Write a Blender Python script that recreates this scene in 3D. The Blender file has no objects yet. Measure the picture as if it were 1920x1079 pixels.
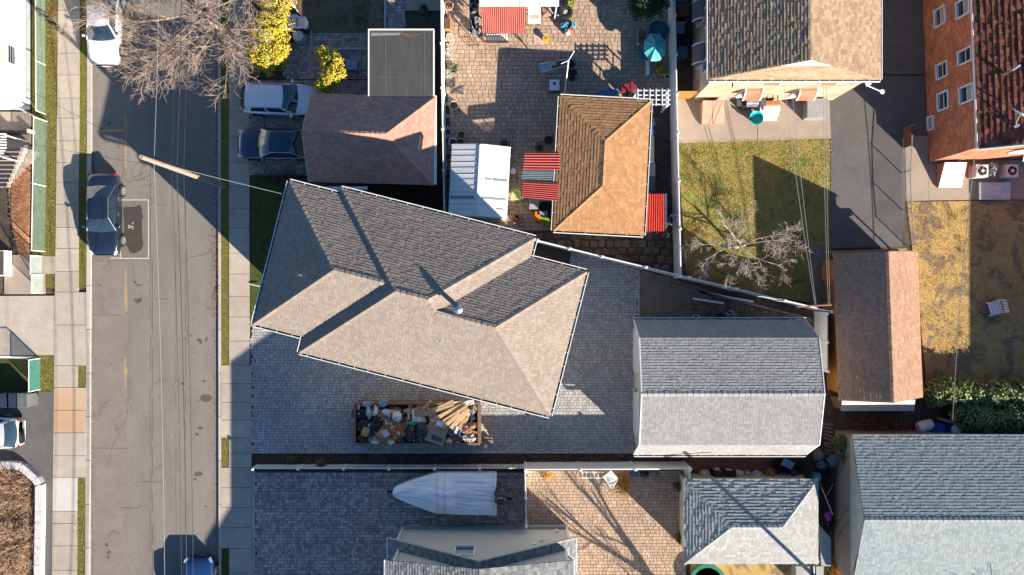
import bpy, math, random
from mathutils import Vector, Matrix, noise
random.seed(7)
R = math.radians
# ---------------------------------------------------------------- camera, sky, sun, exposure
CAM_H, FPX, CX, CY = 45.0, 1440.0, 960.0, 539.5
sc = bpy.context.scene
col = sc.collection
cam = bpy.data.cameras.new('camera')
cam.sensor_width = 36.0
cam.lens = 36.0 * FPX / 1920.0
cam.clip_end = 3000
camo = bpy.data.objects.new('camera', cam)
camo.location = (0, 0, CAM_H)
col.objects.link(camo)
sc.camera = camo
SHX, SHY = -1.66, 1.59                       # shadow offset per metre of height
sun_el = math.atan(1 / math.hypot(SHX, SHY))
wd = bpy.data.worlds.new('World')
sc.world = wd
wd.use_nodes = True
nt = wd.node_tree
sky = nt.nodes.new('ShaderNodeTexSky')
sky.sky_type = 'NISHITA'
sky.sun_disc = False
sky.sun_elevation = sun_el
sky.sun_rotation = math.atan2(-SHX, -SHY)
sky.air_density = 1.0
sky.dust_density = 0.1
sky.ozone_density = 4.0
bg = nt.nodes['Background']
bg.inputs[1].default_value = 0.069
hsv = nt.nodes.new('ShaderNodeHueSaturation')      # daylight white balance: cool sky against a warm sun
hsv.inputs['Saturation'].default_value = 1.12
nt.links.new(sky.outputs[0], hsv.inputs['Color'])
nt.links.new(hsv.outputs[0], bg.inputs[0])
sl = bpy.data.lights.new('sun', 'SUN')
sl.energy = 5.0
sl.angle = R(0.5)
sl.color = (1.0, 0.90, 0.76)
so = bpy.data.objects.new('sun', sl)
so.rotation_euler = Vector((SHX, SHY, -1)).to_track_quat('-Z', 'Y').to_euler()
so.location = (30, -30, 30)
col.objects.link(so)
vs = sc.view_settings
vs.view_transform = 'Standard'
vs.look = 'None'
vs.gamma = 1
vs.use_curve_mapping = False
vs.exposure = 1.5


def W(px, py, z=0.0):
    return Vector(((px - CX) * (CAM_H - z) / FPX, (CY - py) * (CAM_H - z) / FPX, z))


# ---------------------------------------------------------------- helpers
WL = {}


class MB:
    def __init__(s, T=None):
        s.v, s.f, s.T = [], [], T

    def add(s, vs_, fs):
        n = len(s.v)
        if s.T is not None:
            vs_ = [s.T @ Vector(q) for q in vs_]
        s.v.extend([tuple(q) for q in vs_])
        s.f.extend([tuple(i + n for i in f) for f in fs])

    def box(s, x0, x1, y0, y1, z0, z1):
        s.add([(x0, y0, z0), (x1, y0, z0), (x1, y1, z0), (x0, y1, z0), (x0, y0, z1), (x1, y0, z1), (x1, y1, z1), (x0, y1, z1)],
              [(3, 2, 1, 0), (4, 5, 6, 7), (0, 1, 5, 4), (1, 2, 6, 5), (2, 3, 7, 6), (3, 0, 4, 7)])
        return s

    def obox(s, c, h, rz=0.0, rx=0.0, ry=0.0, taper=1.0):
        M = Matrix.Translation(c) @ Matrix.Rotation(rz, 4, 'Z') @ Matrix.Rotation(ry, 4, 'Y') @ Matrix.Rotation(rx, 4, 'X')
        a, b, d = h
        t = taper
        q = [(-a, -b, -d), (a, -b, -d), (a, b, -d), (-a, b, -d), (-a * t, -b * t, d), (a * t, -b * t, d), (a * t, b * t, d), (-a * t, b * t, d)]
        s.add([M @ Vector(x) for x in q], [(3, 2, 1, 0), (4, 5, 6, 7), (0, 1, 5, 4), (1, 2, 6, 5), (2, 3, 7, 6), (3, 0, 4, 7)])
        return s

    def prism(s, poly, z0, z1):
        a = sum(poly[i][0] * poly[(i + 1) % len(poly)][1] - poly[(i + 1) % len(poly)][0] * poly[i][1] for i in range(len(poly)))
        if a < 0:
            poly = poly[::-1]
        n = len(poly)
        s.add([(q[0], q[1], z0) for q in poly] + [(q[0], q[1], z1) for q in poly],
              [tuple(range(n - 1, -1, -1)), tuple(range(n, 2 * n))] + [(i, (i + 1) % n, n + (i + 1) % n, n + i) for i in range(n)])
        return s

    def slab(s, pts, th):                       # 3d polygon thickened downwards along its normal
        n = len(pts)
        nrm = Vector((0, 0, 0))
        for i in range(n):
            nrm += Vector(pts[i]).cross(Vector(pts[(i + 1) % n]))
        nrm.normalize()
        if nrm.z < -1e-4:
            pts, nrm = pts[::-1], -nrm
        s.add([Vector(q) - nrm * th for q in pts] + [Vector(q) for q in pts],
              [tuple(range(n - 1, -1, -1)), tuple(range(n, 2 * n))] + [(i, (i + 1) % n, n + (i + 1) % n, n + i) for i in range(n)])
        return s

    def face(s, pts):
        s.add(pts, [tuple(range(len(pts)))])
        return s

    def cyl(s, p0, p1, r0, r1=None, n=8, cap=True):
        r1 = r0 if r1 is None else r1
        p0, p1 = Vector(p0), Vector(p1)
        d = p1 - p0
        if d.length < 1e-6:
            return s
        d.normalize()
        a = d.orthogonal().normalized()
        b = d.cross(a)
        vv = []
        for p, r in ((p0, r0), (p1, r1)):
            for i in range(n):
                t = 2 * math.pi * i / n
                vv.append(p + a * (math.cos(t) * r) + b * (math.sin(t) * r))
        ff = [(i, (i + 1) % n, n + (i + 1) % n, n + i) for i in range(n)]
        if cap:
            ff += [tuple(range(n - 1, -1, -1)), tuple(range(n, 2 * n))]
        s.add(vv, ff)
        return s

    def tube(s, pts, rs, n=6):
        for i in range(len(pts) - 1):
            r0 = rs if not isinstance(rs, (list, tuple)) else rs[i]
            r1 = rs if not isinstance(rs, (list, tuple)) else rs[i + 1]
            s.cyl(pts[i], pts[i + 1], r0, r1, n)
        return s

    def lathe(s, prof, c=(0, 0, 0), n=16):
        c = Vector(c)
        vv = []
        for r, z in prof:
            for i in range(n):
                t = 2 * math.pi * i / n
                vv.append(c + Vector((r * math.cos(t), r * math.sin(t), z)))
        ff = []
        for k in range(len(prof) - 1):
            for i in range(n):
                ff.append((k * n + i, k * n + (i + 1) % n, (k + 1) * n + (i + 1) % n, (k + 1) * n + i))
        if prof[0][0] > 0.001:
            ff.append(tuple(range(n - 1, -1, -1)))
        if prof[-1][0] > 0.001:
            m = (len(prof) - 1) * n
            ff.append(tuple(range(m, m + n)))
        s.add(vv, ff)
        return s

    def ball(s, c, r, nu=10, nv=7, amp=0.0, sc_=2.0, seed=0.0):
        c = Vector(c)
        vv = []
        for j in range(nv + 1):
            ph = -math.pi / 2 + math.pi * j / nv
            for i in range(nu):
                t = 2 * math.pi * i / nu
                d = Vector((math.cos(t) * math.cos(ph), math.sin(t) * math.cos(ph), math.sin(ph)))
                k = 1 + (amp * noise.noise(d * sc_ + Vector((seed, seed * 1.7, 0))) if amp else 0)
                vv.append(c + Vector((d.x * r[0], d.y * r[1], d.z * r[2])) * k)
        ff = [(j * nu + i, j * nu + (i + 1) % nu, (j + 1) * nu + (i + 1) % nu, (j + 1) * nu + i) for j in range(nv) for i in range(nu)]
        s.add(vv, ff)
        return s

    def grid(s, fn, nu, nv):
        vv = [fn(i / nu, j / nv) for j in range(nv + 1) for i in range(nu + 1)]
        m = nu + 1
        s.add(vv, [(j * m + i, j * m + i + 1, (j + 1) * m + i + 1, (j + 1) * m + i) for j in range(nv) for i in range(nu)])
        return s

    def build(s, name, mat, parent=None, smooth=False, kind=None, label=None):
        off = WL.get(parent.name, Vector((0, 0, 0))) if parent else Vector((0, 0, 0))
        me = bpy.data.meshes.new(name)
        if off.length > 0:
            s.v = [(q[0] - off.x, q[1] - off.y, q[2] - off.z) for q in s.v]
        me.from_pydata(s.v, [], s.f)
        if smooth:
            me.polygons.foreach_set('use_smooth', [True] * len(me.polygons))
        me.materials.append(mat)
        o = bpy.data.objects.new(name, me)
        col.objects.link(o)
        if parent:
            o.parent = parent
        WL[o.name] = off.copy()
        if kind:
            o['kind'] = kind
        if label:
            o['label'] = label
        return o


def tag(o, label, cat, group=None):
    o['label'] = label
    o['category'] = cat
    if group:
        o['group'] = group
    return o


def thing(name, label, cat, loc=(0, 0, 0), group=None):
    o = bpy.data.objects.new(name, None)
    o.empty_display_size = 0.2
    col.objects.link(o)
    o.location = loc
    WL[o.name] = Vector(loc)
    return tag(o, label, cat, group)


def copy_tree(o, parent=None):
    c = o.copy()
    col.objects.link(c)
    if parent is not None:
        c.parent = parent
    for ch in list(o.children):
        copy_tree(ch, c)
    return c


def place(o, loc, rz=0.0):
    o.location = loc
    o.rotation_euler = (0, 0, rz)
    return o


def inside(p, poly):
    x, y = p[0], p[1]
    r = False
    j = len(poly) - 1
    for i in range(len(poly)):
        xi, yi, xj, yj = poly[i][0], poly[i][1], poly[j][0], poly[j][1]
        if (yi > y) != (yj > y) and x < (xj - xi) * (y - yi) / (yj - yi) + xi:
            r = not r
        j = i
    return r


# ---------------------------------------------------------------- materials
MATS = {}


def pm(name, c1, c2=None, rough=0.85, scale=2.0, contrast=0.5, fine=0.12, fscale=60.0, bump=0.0, bscale=80.0,
       metal=0.0, spec=0.3, island=0.0, hue=0.0, stretch=(1, 1, 1), coat=0.0, c3=None, trans=0.0, alpha=1.0):
    if name in MATS:
        return MATS[name]
    m = bpy.data.materials.new(name)
    m.use_nodes = True
    t = m.node_tree
    N, L = t.nodes, t.links
    b = N['Principled BSDF']
    b.inputs['Roughness'].default_value = rough
    b.inputs['Metallic'].default_value = metal
    b.inputs['Specular IOR Level'].default_value = spec
    b.inputs['Coat Weight'].default_value = coat
    b.inputs['Transmission Weight'].default_value = trans
    b.inputs['Alpha'].default_value = alpha
    c2 = c2 or tuple(x * 0.72 for x in c1)
    geo = N.new('ShaderNodeNewGeometry')
    mp = N.new('ShaderNodeMapping')
    mp.inputs['Scale'].default_value = stretch
    L.new(geo.outputs['Position'], mp.inputs['Vector'])
    n1 = N.new('ShaderNodeTexNoise')
    n1.inputs['Scale'].default_value = scale
    n1.inputs['Detail'].default_value = 7
    n1.inputs['Roughness'].default_value = 0.62
    L.new(mp.outputs[0], n1.inputs['Vector'])
    rp = N.new('ShaderNodeValToRGB')
    w = 0.5 * (1 - contrast) * 0.7 + 0.02
    rp.color_ramp.elements[0].position = 0.5 - w
    rp.color_ramp.elements[1].position = 0.5 + w
    rp.color_ramp.elements[0].color = (*c2, 1)
    rp.color_ramp.elements[1].color = (*c1, 1)
    if c3:
        e = rp.color_ramp.elements.new(0.5 + w * 2.2 if 0.5 + w * 2.2 < 1 else 0.98)
        e.color = (*c3, 1)
    L.new(n1.outputs['Fac'], rp.inputs['Fac'])
    cur = rp.outputs['Color']
    if fine:
        n2 = N.new('ShaderNodeTexNoise')
        n2.inputs['Scale'].default_value = fscale
        n2.inputs['Detail'].default_value = 3
        L.new(geo.outputs['Position'], n2.inputs['Vector'])
        mr = N.new('ShaderNodeMapRange')
        mr.inputs[1].default_value, mr.inputs[2].default_value = 0.25, 0.75
        mr.inputs[3].default_value, mr.inputs[4].default_value = 1 - fine * 1.6, 1 + fine * 1.6
        L.new(n2.outputs['Fac'], mr.inputs[0])
        mx = N.new('ShaderNodeVectorMath')
        mx.operation = 'SCALE'
        L.new(cur, mx.inputs[0])
        L.new(mr.outputs[0], mx.inputs['Scale'])
        cur = mx.outputs[0]
    if island:
        oi = N.new('ShaderNodeObjectInfo')
        ad = N.new('ShaderNodeMath')
        ad.operation = 'ADD'
        L.new(geo.outputs['Random Per Island'], ad.inputs[0])
        L.new(oi.outputs['Random'], ad.inputs[1])
        fr = N.new('ShaderNodeMath')
        fr.operation = 'FRACT'
        L.new(ad.outputs[0], fr.inputs[0])
        mr = N.new('ShaderNodeMapRange')
        mr.inputs[3].default_value, mr.inputs[4].default_value = 1 - island, 1 + island
        L.new(fr.outputs[0], mr.inputs[0])
        mx = N.new('ShaderNodeVectorMath')
        mx.operation = 'SCALE'
        L.new(cur, mx.inputs[0])
        L.new(mr.outputs[0], mx.inputs['Scale'])
        cur = mx.outputs[0]
        if hue:
            wn = N.new('ShaderNodeTexWhiteNoise')
            wn.noise_dimensions = '1D'
            L.new(fr.outputs[0], wn.inputs['W'])
            hs = N.new('ShaderNodeHueSaturation')
            m2 = N.new('ShaderNodeMapRange')
            m2.inputs[3].default_value, m2.inputs[4].default_value = 0.5 - hue, 0.5 + hue
            L.new(wn.outputs['Value'], m2.inputs[0])
            L.new(m2.outputs[0], hs.inputs['Hue'])
            L.new(cur, hs.inputs['Color'])
            cur = hs.outputs[0]
    L.new(cur, b.inputs['Base Color'])
    if bump:
        n3 = N.new('ShaderNodeTexNoise')
        n3.inputs['Scale'].default_value = bscale
        n3.inputs['Detail'].default_value = 4
        L.new(mp.outputs[0], n3.inputs['Vector'])
        bp = N.new('ShaderNodeBump')
        bp.inputs['Strength'].default_value = bump
        bp.inputs['Distance'].default_value = 0.02
        L.new(n3.outputs['Fac'], bp.inputs['Height'])
        L.new(bp.outputs[0], b.inputs['Normal'])
    MATS[name] = m
    return m


def brick_mat(name, c1, c2, mortar, bw=0.215, bh=0.075, mort=0.012, var=0.0):
    m = bpy.data.materials.new(name)
    m.use_nodes = True
    t = m.node_tree
    N, L = t.nodes, t.links
    b = N['Principled BSDF']
    b.inputs['Roughness'].default_value = 0.9
    geo = N.new('ShaderNodeNewGeometry')
    sp = N.new('ShaderNodeSeparateXYZ')
    L.new(geo.outputs['Position'], sp.inputs[0])
    ad = N.new('ShaderNodeMath')
    ad.operation = 'ADD'
    L.new(sp.outputs[0], ad.inputs[0])
    L.new(sp.outputs[1], ad.inputs[1])
    cb = N.new('ShaderNodeCombineXYZ')
    L.new(ad.outputs[0], cb.inputs[0])
    L.new(sp.outputs[2], cb.inputs[1])
    bt = N.new('ShaderNodeTexBrick')
    bt.inputs['Scale'].default_value = 1.0
    bt.inputs['Brick Width'].default_value = bw
    bt.inputs['Row Height'].default_value = bh
    bt.inputs['Mortar Size'].default_value = mort
    bt.inputs['Color1'].default_value = (*c1, 1)
    bt.inputs['Color2'].default_value = (*c2, 1)
    bt.inputs['Mortar'].default_value = (*mortar, 1)
    L.new(cb.outputs[0], bt.inputs['Vector'])
    n = N.new('ShaderNodeTexNoise')
    n.inputs['Scale'].default_value = 1.3
    n.inputs['Detail'].default_value = 6
    L.new(geo.outputs['Position'], n.inputs['Vector'])
    mr = N.new('ShaderNodeMapRange')
    mr.inputs[1].default_value, mr.inputs[2].default_value = 0.3, 0.7
    mr.inputs[3].default_value, mr.inputs[4].default_value = 0.72, 1.2
    L.new(n.outputs['Fac'], mr.inputs[0])
    mx = N.new('ShaderNodeVectorMath')
    mx.operation = 'SCALE'
    L.new(bt.outputs['Color'], mx.inputs[0])
    L.new(mr.outputs[0], mx.inputs['Scale'])
    L.new(mx.outputs[0], b.inputs['Base Color'])
    bp = N.new('ShaderNodeBump')
    bp.inputs['Strength'].default_value = 0.6
    bp.inputs['Distance'].default_value = 0.01
    bp.invert = True
    L.new(bt.outputs['Fac'], bp.inputs['Height'])
    L.new(bp.outputs[0], b.inputs['Normal'])
    MATS[name] = m
    return m


def lawn_mat(name, cols, s1=1.3, s2=7.0):
    m = bpy.data.materials.new(name)
    m.use_nodes = True
    t = m.node_tree
    N, L = t.nodes, t.links
    b = N['Principled BSDF']
    b.inputs['Roughness'].default_value = 0.95
    b.inputs['Specular IOR Level'].default_value = 0.1
    geo = N.new('ShaderNodeNewGeometry')
    a = N.new('ShaderNodeTexNoise')
    a.inputs['Scale'].default_value = s1
    a.inputs['Detail'].default_value = 9
    a.inputs['Roughness'].default_value = 0.68
    a.inputs['Distortion'].default_value = 0.4
    L.new(geo.outputs['Position'], a.inputs['Vector'])
    rp = N.new('ShaderNodeValToRGB')
    el = rp.color_ramp.elements
    ps = [0.34 + 0.32 * i / (len(cols) - 1) for i in range(len(cols))]
    el[0].position, el[0].color = ps[0], (*cols[0], 1)
    el[1].position, el[1].color = ps[-1], (*cols[-1], 1)
    for p_, c_ in zip(ps[1:-1], cols[1:-1]):
        e = el.new(p_)
        e.color = (*c_, 1)
    L.new(a.outputs['Fac'], rp.inputs['Fac'])
    f = N.new('ShaderNodeTexNoise')
    f.inputs['Scale'].default_value = s2 * 4
    f.inputs['Detail'].default_value = 6
    L.new(geo.outputs['Position'], f.inputs['Vector'])
    mr = N.new('ShaderNodeMapRange')
    mr.inputs[1].default_value, mr.inputs[2].default_value = 0.3, 0.7
    mr.inputs[3].default_value, mr.inputs[4].default_value = 0.45, 1.5
    L.new(f.outputs['Fac'], mr.inputs[0])
    mx = N.new('ShaderNodeVectorMath')
    mx.operation = 'SCALE'
    L.new(rp.outputs[0], mx.inputs[0])
    L.new(mr.outputs[0], mx.inputs['Scale'])
    L.new(mx.outputs[0], b.inputs['Base Color'])
    bp = N.new('ShaderNodeBump')
    bp.inputs['Strength'].default_value = 0.9
    bp.inputs['Distance'].default_value = 0.06
    L.new(f.outputs['Fac'], bp.inputs['Height'])
    L.new(bp.outputs[0], b.inputs['Normal'])
    MATS[name] = m
    return m


ASPH = pm('road_asphalt', (0.215, 0.192, 0.168), (0.14, 0.122, 0.108), rough=0.92, scale=0.6, contrast=0.15, fine=0.3, fscale=22, bump=0.35, bscale=160, stretch=(1.6, 0.35, 1))
ASPH_D = pm('drive_asphalt', (0.125, 0.12, 0.115), (0.085, 0.08, 0.078), rough=0.92, scale=0.8, contrast=0.2, fine=0.25, fscale=40, bump=0.4, bscale=140)
CONC = pm('concrete', (0.415, 0.355, 0.295), (0.30, 0.25, 0.20), rough=0.9, scale=1.6, contrast=0.15, fine=0.14, fscale=28, bump=0.15, bscale=120, island=0.09)
CONC_W = pm('concrete_new', (0.50, 0.46, 0.42), (0.43, 0.39, 0.35), rough=0.9, scale=1.3, contrast=0.1, fine=0.06)
CONC_O = pm('concrete_rusty', (0.42, 0.31, 0.22), (0.40, 0.23, 0.12), rough=0.9, scale=0.45, contrast=0.3, fine=0.08)
CONC_D = pm('concrete_patio', (0.37, 0.30, 0.235), (0.25, 0.2, 0.155), rough=0.9, scale=0.9, contrast=0.15, fine=0.14, fscale=25)
KERB = pm('kerb_stone', (0.44, 0.39, 0.34), (0.33, 0.28, 0.24), rough=0.9, scale=2.5, contrast=0.2, island=0.1)
SOIL = pm('soil', (0.10, 0.075, 0.055), (0.05, 0.038, 0.03), rough=1.0, scale=2.2, contrast=0.4, fine=0.3, fscale=30, bump=0.8, bscale=25)
MULCH = pm('mulch', (0.065, 0.032, 0.028), (0.032, 0.018, 0.016), rough=1.0, scale=7, contrast=0.5, fine=0.4, fscale=40, bump=1.0, bscale=40)
BED = pm('paver_bed', (0.07, 0.066, 0.06), rough=1.0, scale=4)
PAV_G = pm('paver_grey', (0.39, 0.38, 0.365), (0.25, 0.245, 0.24), rough=0.9, scale=0.35, contrast=0.05, fine=0.14, fscale=14, island=0.19, hue=0.012, bump=0.2)
PAV_B = pm('paver_brown', (0.42, 0.34, 0.315), (0.27, 0.215, 0.2), rough=0.9, scale=0.7, contrast=0.1, fine=0.15, island=0.36, hue=0.02, bump=0.2)
PAV_T = pm('paver_tan', (0.44, 0.315, 0.225), (0.30, 0.21, 0.152), rough=0.9, scale=0.4, contrast=0.1, fine=0.2, fscale=12, island=0.15, hue=0.012, bump=0.2)
FLAG = pm('flagstone', (0.16, 0.125, 0.092), (0.085, 0.062, 0.046), rough=0.95, scale=2.6, contrast=0.2, fine=0.25, fscale=25, island=0.3, hue=0.02, bump=0.5, bscale=30)
LAWN = lawn_mat('lawn_winter', [(0.05, 0.085, 0.015), (0.16, 0.19, 0.04), (0.33, 0.225, 0.08), (0.18, 0.185, 0.045), (0.40, 0.26, 0.10)])
LAWN_Y = lawn_mat('lawn_straw', [(0.13, 0.105, 0.045), (0.40, 0.265, 0.10), (0.48, 0.32, 0.125), (0.20, 0.15, 0.095), (0.30, 0.215, 0.125)], 0.6)
LAWN_B = lawn_mat('lawn_brown', [(0.05, 0.055, 0.018), (0.15, 0.115, 0.07), (0.2, 0.145, 0.09), (0.09, 0.085, 0.03)])
LAWN_G = lawn_mat('lawn_verge', [(0.075, 0.09, 0.018), (0.17, 0.145, 0.04), (0.1, 0.11, 0.025), (0.23, 0.16, 0.06)], 1.6)
LAWN_D = lawn_mat('lawn_green', [(0.03, 0.05, 0.012), (0.075, 0.085, 0.025), (0.05, 0.065, 0.018), (0.1, 0.085, 0.035)], 0.8)
WHITE = pm('white_vinyl', (0.72, 0.72, 0.72), (0.64, 0.63, 0.62), rough=0.45, scale=1.0, contrast=0.1, fine=0.03, spec=0.4)
WMET = pm('white_metal', (0.74, 0.74, 0.73), (0.62, 0.62, 0.61), rough=0.4, scale=1.2, contrast=0.1, fine=0.03)
GREYM = pm('grey_metal', (0.32, 0.33, 0.34), rough=0.45, metal=0.5, scale=3)
GALV = pm('galvanised', (0.5, 0.52, 0.54), rough=0.38, metal=0.8, scale=4)
BLACK = pm('black_plastic', (0.018, 0.018, 0.02), rough=0.45, scale=5)
DKIRON = pm('dark_iron', (0.03, 0.03, 0.032), rough=0.5, scale=8)
WOODG = pm('weathered_wood', (0.22, 0.185, 0.15), (0.13, 0.105, 0.085), rough=0.9, scale=3, stretch=(1, 8, 1), fine=0.2)
GLASS = pm('dark_glass', (0.02, 0.035, 0.05), rough=0.06, spec=0.9, fine=0, contrast=0.0, coat=0.6)
GUTG = pm('gutter_inside', (0.10, 0.13, 0.06), (0.05, 0.05, 0.04), rough=0.8, scale=3)
LEAFL = pm('dead_leaves', (0.30, 0.13, 0.045), (0.17, 0.085, 0.035), rough=0.9, island=0.45, hue=0.03, scale=3)
LEAFB = pm('pale_leaves', (0.30, 0.30, 0.32), (0.2, 0.17, 0.15), rough=0.9, island=0.4, scale=3)  # cool pale grey leaves mixed with dull brown
GRASSB = pm('grass_blades', (0.17, 0.20, 0.04), (0.38, 0.26, 0.10), rough=0.95, island=0.5, hue=0.03, scale=1.2, contrast=0.5)
GRASSY = pm('straw_blades', (0.44, 0.30, 0.12), (0.22, 0.16, 0.08), rough=0.95, island=0.3, hue=0.02, scale=0.8, contrast=0.3)
GRASSD = pm('brown_blades', (0.17, 0.125, 0.075), (0.08, 0.075, 0.03), rough=0.95, island=0.3, hue=0.02, scale=0.8, contrast=0.3)
# ---------------------------------------------------------------- ground, road, pavements
def sheet(name, pts, z, mat, th=0.3, kind='structure', px=True, parent=None):
    q = [W(x, y, z) for x, y in pts] if px else pts
    return MB().prism([(a[0], a[1]) for a in q], z - th, z).build(name, mat, parent, kind=kind)


def rect(x0, y0, x1, y1):
    return [(x0, y0), (x1, y0), (x1, y1), (x0, y1)]


MB().box(-400, 400, -400, 400, -1.0, -0.35).build('ground', SOIL, kind='structure')
sheet('yard_ground', rect(413, -1500, 5000, 3000), 0.05, SOIL)
sheet('yard_ground', [(-3000, -1500), (161, -1500), (161, 0), (158, 1079), (155, 3000), (-3000, 3000)], 0.05, SOIL)
road = sheet('road', [(168, -1500), (413, -1500), (413, 3000), (155, 3000), (163, 1079), (168, 300)], 0.0, ASPH)


def lx(y):                                    # left kerb line, outer edge
    return 163 - 0.0044 * max(0, y - 270)


def kerb(name, fx, w, y0, y1, step):
    k = sheet(name, [(fx(y0) + 1, y0), (fx(y0) + w - 1, y0), (fx(y1) + w - 1, y1), (fx(y1) + 1, y1)], 0.07, SOIL)
    y = y0
    m = []
    while y < y1:
        ye = y + step
        p = [W(fx(y), y + 0.5, .12), W(fx(y) + w, y + 0.5, .12), W(fx(ye) + w, ye - 0.5, .12), W(fx(ye), ye - 0.5, .12)]
        MB().prism([(a.x, a.y) for a in p], -0.2, 0.12).build('kerb_stone', KERB, k)
        y = ye
    return k


kerb('kerb', lx, 8, -120, 1200, 82)
kerb('kerb', lambda y: 409 + 0.0015 * max(0, y - 430), 5.0, -120, 1200, 82)
# verges
sheet('verge', [(60, -150), (163, -150), (162, 540), (60, 540)], 0.10, LAWN_G)
sheet('verge', [(60, 665), (160, 665), (160, 740), (60, 740)], 0.10, LAWN_G)
sheet('verge', [(-60, 665), (60, 665), (60, 736), (-60, 736)], 0.104, LAWN_D)
sheet('verge', [(140, 895), (160, 895), (159, 1200), (140, 1200)], 0.10, LAWN_G)
sheet('verge', rect(413, -150, 431, 690), 0.10, LAWN_G)
sheet('verge', rect(413, 820, 431, 878), 0.10, LAWN_G)
sheet('verge', rect(413, 1028, 431, 1200), 0.10, LAWN_D)


def slabs(name, rows, mats, z=0.13):
    s = sheet(name, [(rows[0][2], rows[0][0]), (rows[0][2] + 38, rows[0][0]), (rows[-1][4] + 38, rows[-1][1]), (rows[-1][4], rows[-1][1])], 0.106, SOIL)
    for i, (y0, y1, a0, b0, a1, b1, mt) in enumerate(rows):
        p = [W(a0, y0 + .4, z), W(b0, y0 + .4, z), W(b1, y1 - .4, z), W(a1, y1 - .4, z)]
        MB().prism([(q.x, q.y) for q in p], z - 0.2, z + random.uniform(-.006, .006)).build('slab', mt, s)
    return s


ys = [-150, -100, -60, -20, 20, 62, 100, 141, 184, 222, 264, 305, 342, 384, 427, 466, 509, 548, 610, 686, 727, 770, 812, 855, 896, 959, 982, 1024, 1070, 1120]
le = lambda y: 109 - (y > 0) * 0.0111 * max(0, y)
re_ = lambda y: 149.5 - 0.005 * max(0, y)
rows = []
for a, b in zip(ys[:-1], ys[1:]):
    mt = CONC_O if 700 < a < 800 else CONC_W if a == 896 else CONC
    wide = 548 <= a < 686 or 727 <= a < 896
    ra, rb = (lx(a) - 0.4, lx(b) - 0.4) if wide else (re_(a), re_(b))
    rows.append((a, b, le(a), ra, le(b), rb, mt))
slabs('sidewalk', rows, None)
ys = [-150, -90, -30, 32, 95, 160, 210, 258, 306, 350, 392, 428, 475, 514, 556, 595, 640, 685, 720, 755, 788, 821, 850, 877, 915, 952, 990, 1029, 1075, 1120]
rows = []
for a, b in zip(ys[:-1], ys[1:]):
    xl = 414.5 if (685 <= a < 821 or 877 <= a < 1029) else 429.5
    xr = 467.5 if a < 670 else 471.5
    rows.append((a, b, xl, xr, xl, xr, CONC))
slabs('sidewalk', rows, None)


# ---- pavers
def pavers(parent, poly, z, mat, row, widths, ang=0.0, nobj=0, near=None, th=0.05, skip=None):
    ca, sa = math.cos(ang), math.sin(ang)
    loc = [(p[0] * ca + p[1] * sa, -p[0] * sa + p[1] * ca) for p in poly]
    x0, x1 = min(p[0] for p in loc), max(p[0] for p in loc)
    y0, y1 = min(p[1] for p in loc), max(p[1] for p in loc)
    out = []
    y = y0
    g = 0.009
    while y < y1:
        x = x0 - random.random() * widths[0]
        h = row if not isinstance(row, (list, tuple)) else random.choice(row)
        while x < x1:
            w = random.choice(widths)
            cx_, cy_ = x + w / 2, y + h / 2
            wx, wy = cx_ * ca - cy_ * sa, cx_ * sa + cy_ * ca
            if inside((wx, wy), poly) and not (skip and skip(wx, wy)):
                out.append((wx, wy, w - g, h - g))
            x += w
        y += h
    if near is not None:
        out.sort(key=lambda q: (q[0] - near[0]) ** 2 + (q[1] - near[1]) ** 2)
    unit = None
    for wx, wy, w, h in out[:nobj]:
        if unit is None:
            b = MB()
            c = 0.93
            b.add([(-.5, -.5, -1), (.5, -.5, -1), (.5, .5, -1), (-.5, .5, -1), (-.5 * c, -.5 * c, 0), (.5 * c, -.5 * c, 0), (.5 * c, .5 * c, 0), (-.5 * c, .5 * c, 0)],
                  [(4, 5, 6, 7), (0, 1, 5, 4), (1, 2, 6, 5), (2, 3, 7, 6), (3, 0, 4, 7)])
            unit = bpy.data.meshes.new('paver')
            unit.from_pydata(b.v, [], b.f)
            unit.materials.append(mat)
        o = bpy.data.objects.new('paver', unit)
        col.objects.link(o)
        o.parent = parent
        o.location = (wx, wy, z + random.uniform(-.004, .006))
        o.rotation_euler = (0, 0, ang)
        o.scale = (w, h, th)
    b = MB()
    for wx, wy, w, h in out[nobj:]:
        zz = z + random.uniform(-.004, .006)
        q = []
        for k, zq in ((1.0, zz - th), (0.93, zz)):
            for sx, sy in ((-1, -1), (1, -1), (1, 1), (-1, 1)):
                dx, dy = sx * w / 2 * k, sy * h / 2 * k
                q.append((wx + dx * ca - dy * sa, wy + dx * sa + dy * ca, zq))
        b.add(q, [(4, 5, 6, 7), (0, 1, 5, 4), (1, 2, 6, 5), (2, 3, 7, 6), (3, 0, 4, 7)])
    if b.v:
        b.build('paving_stones', mat, parent, kind='stuff')


def paved(name, pts, z, mat, row, widths, **k):
    s = sheet(name, pts, z - 0.02, BED)
    pavers(s, [(q.x, q.y) for q in (W(x, y, z) for x, y in pts)], z, mat, row, widths, **k)
    return s


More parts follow.
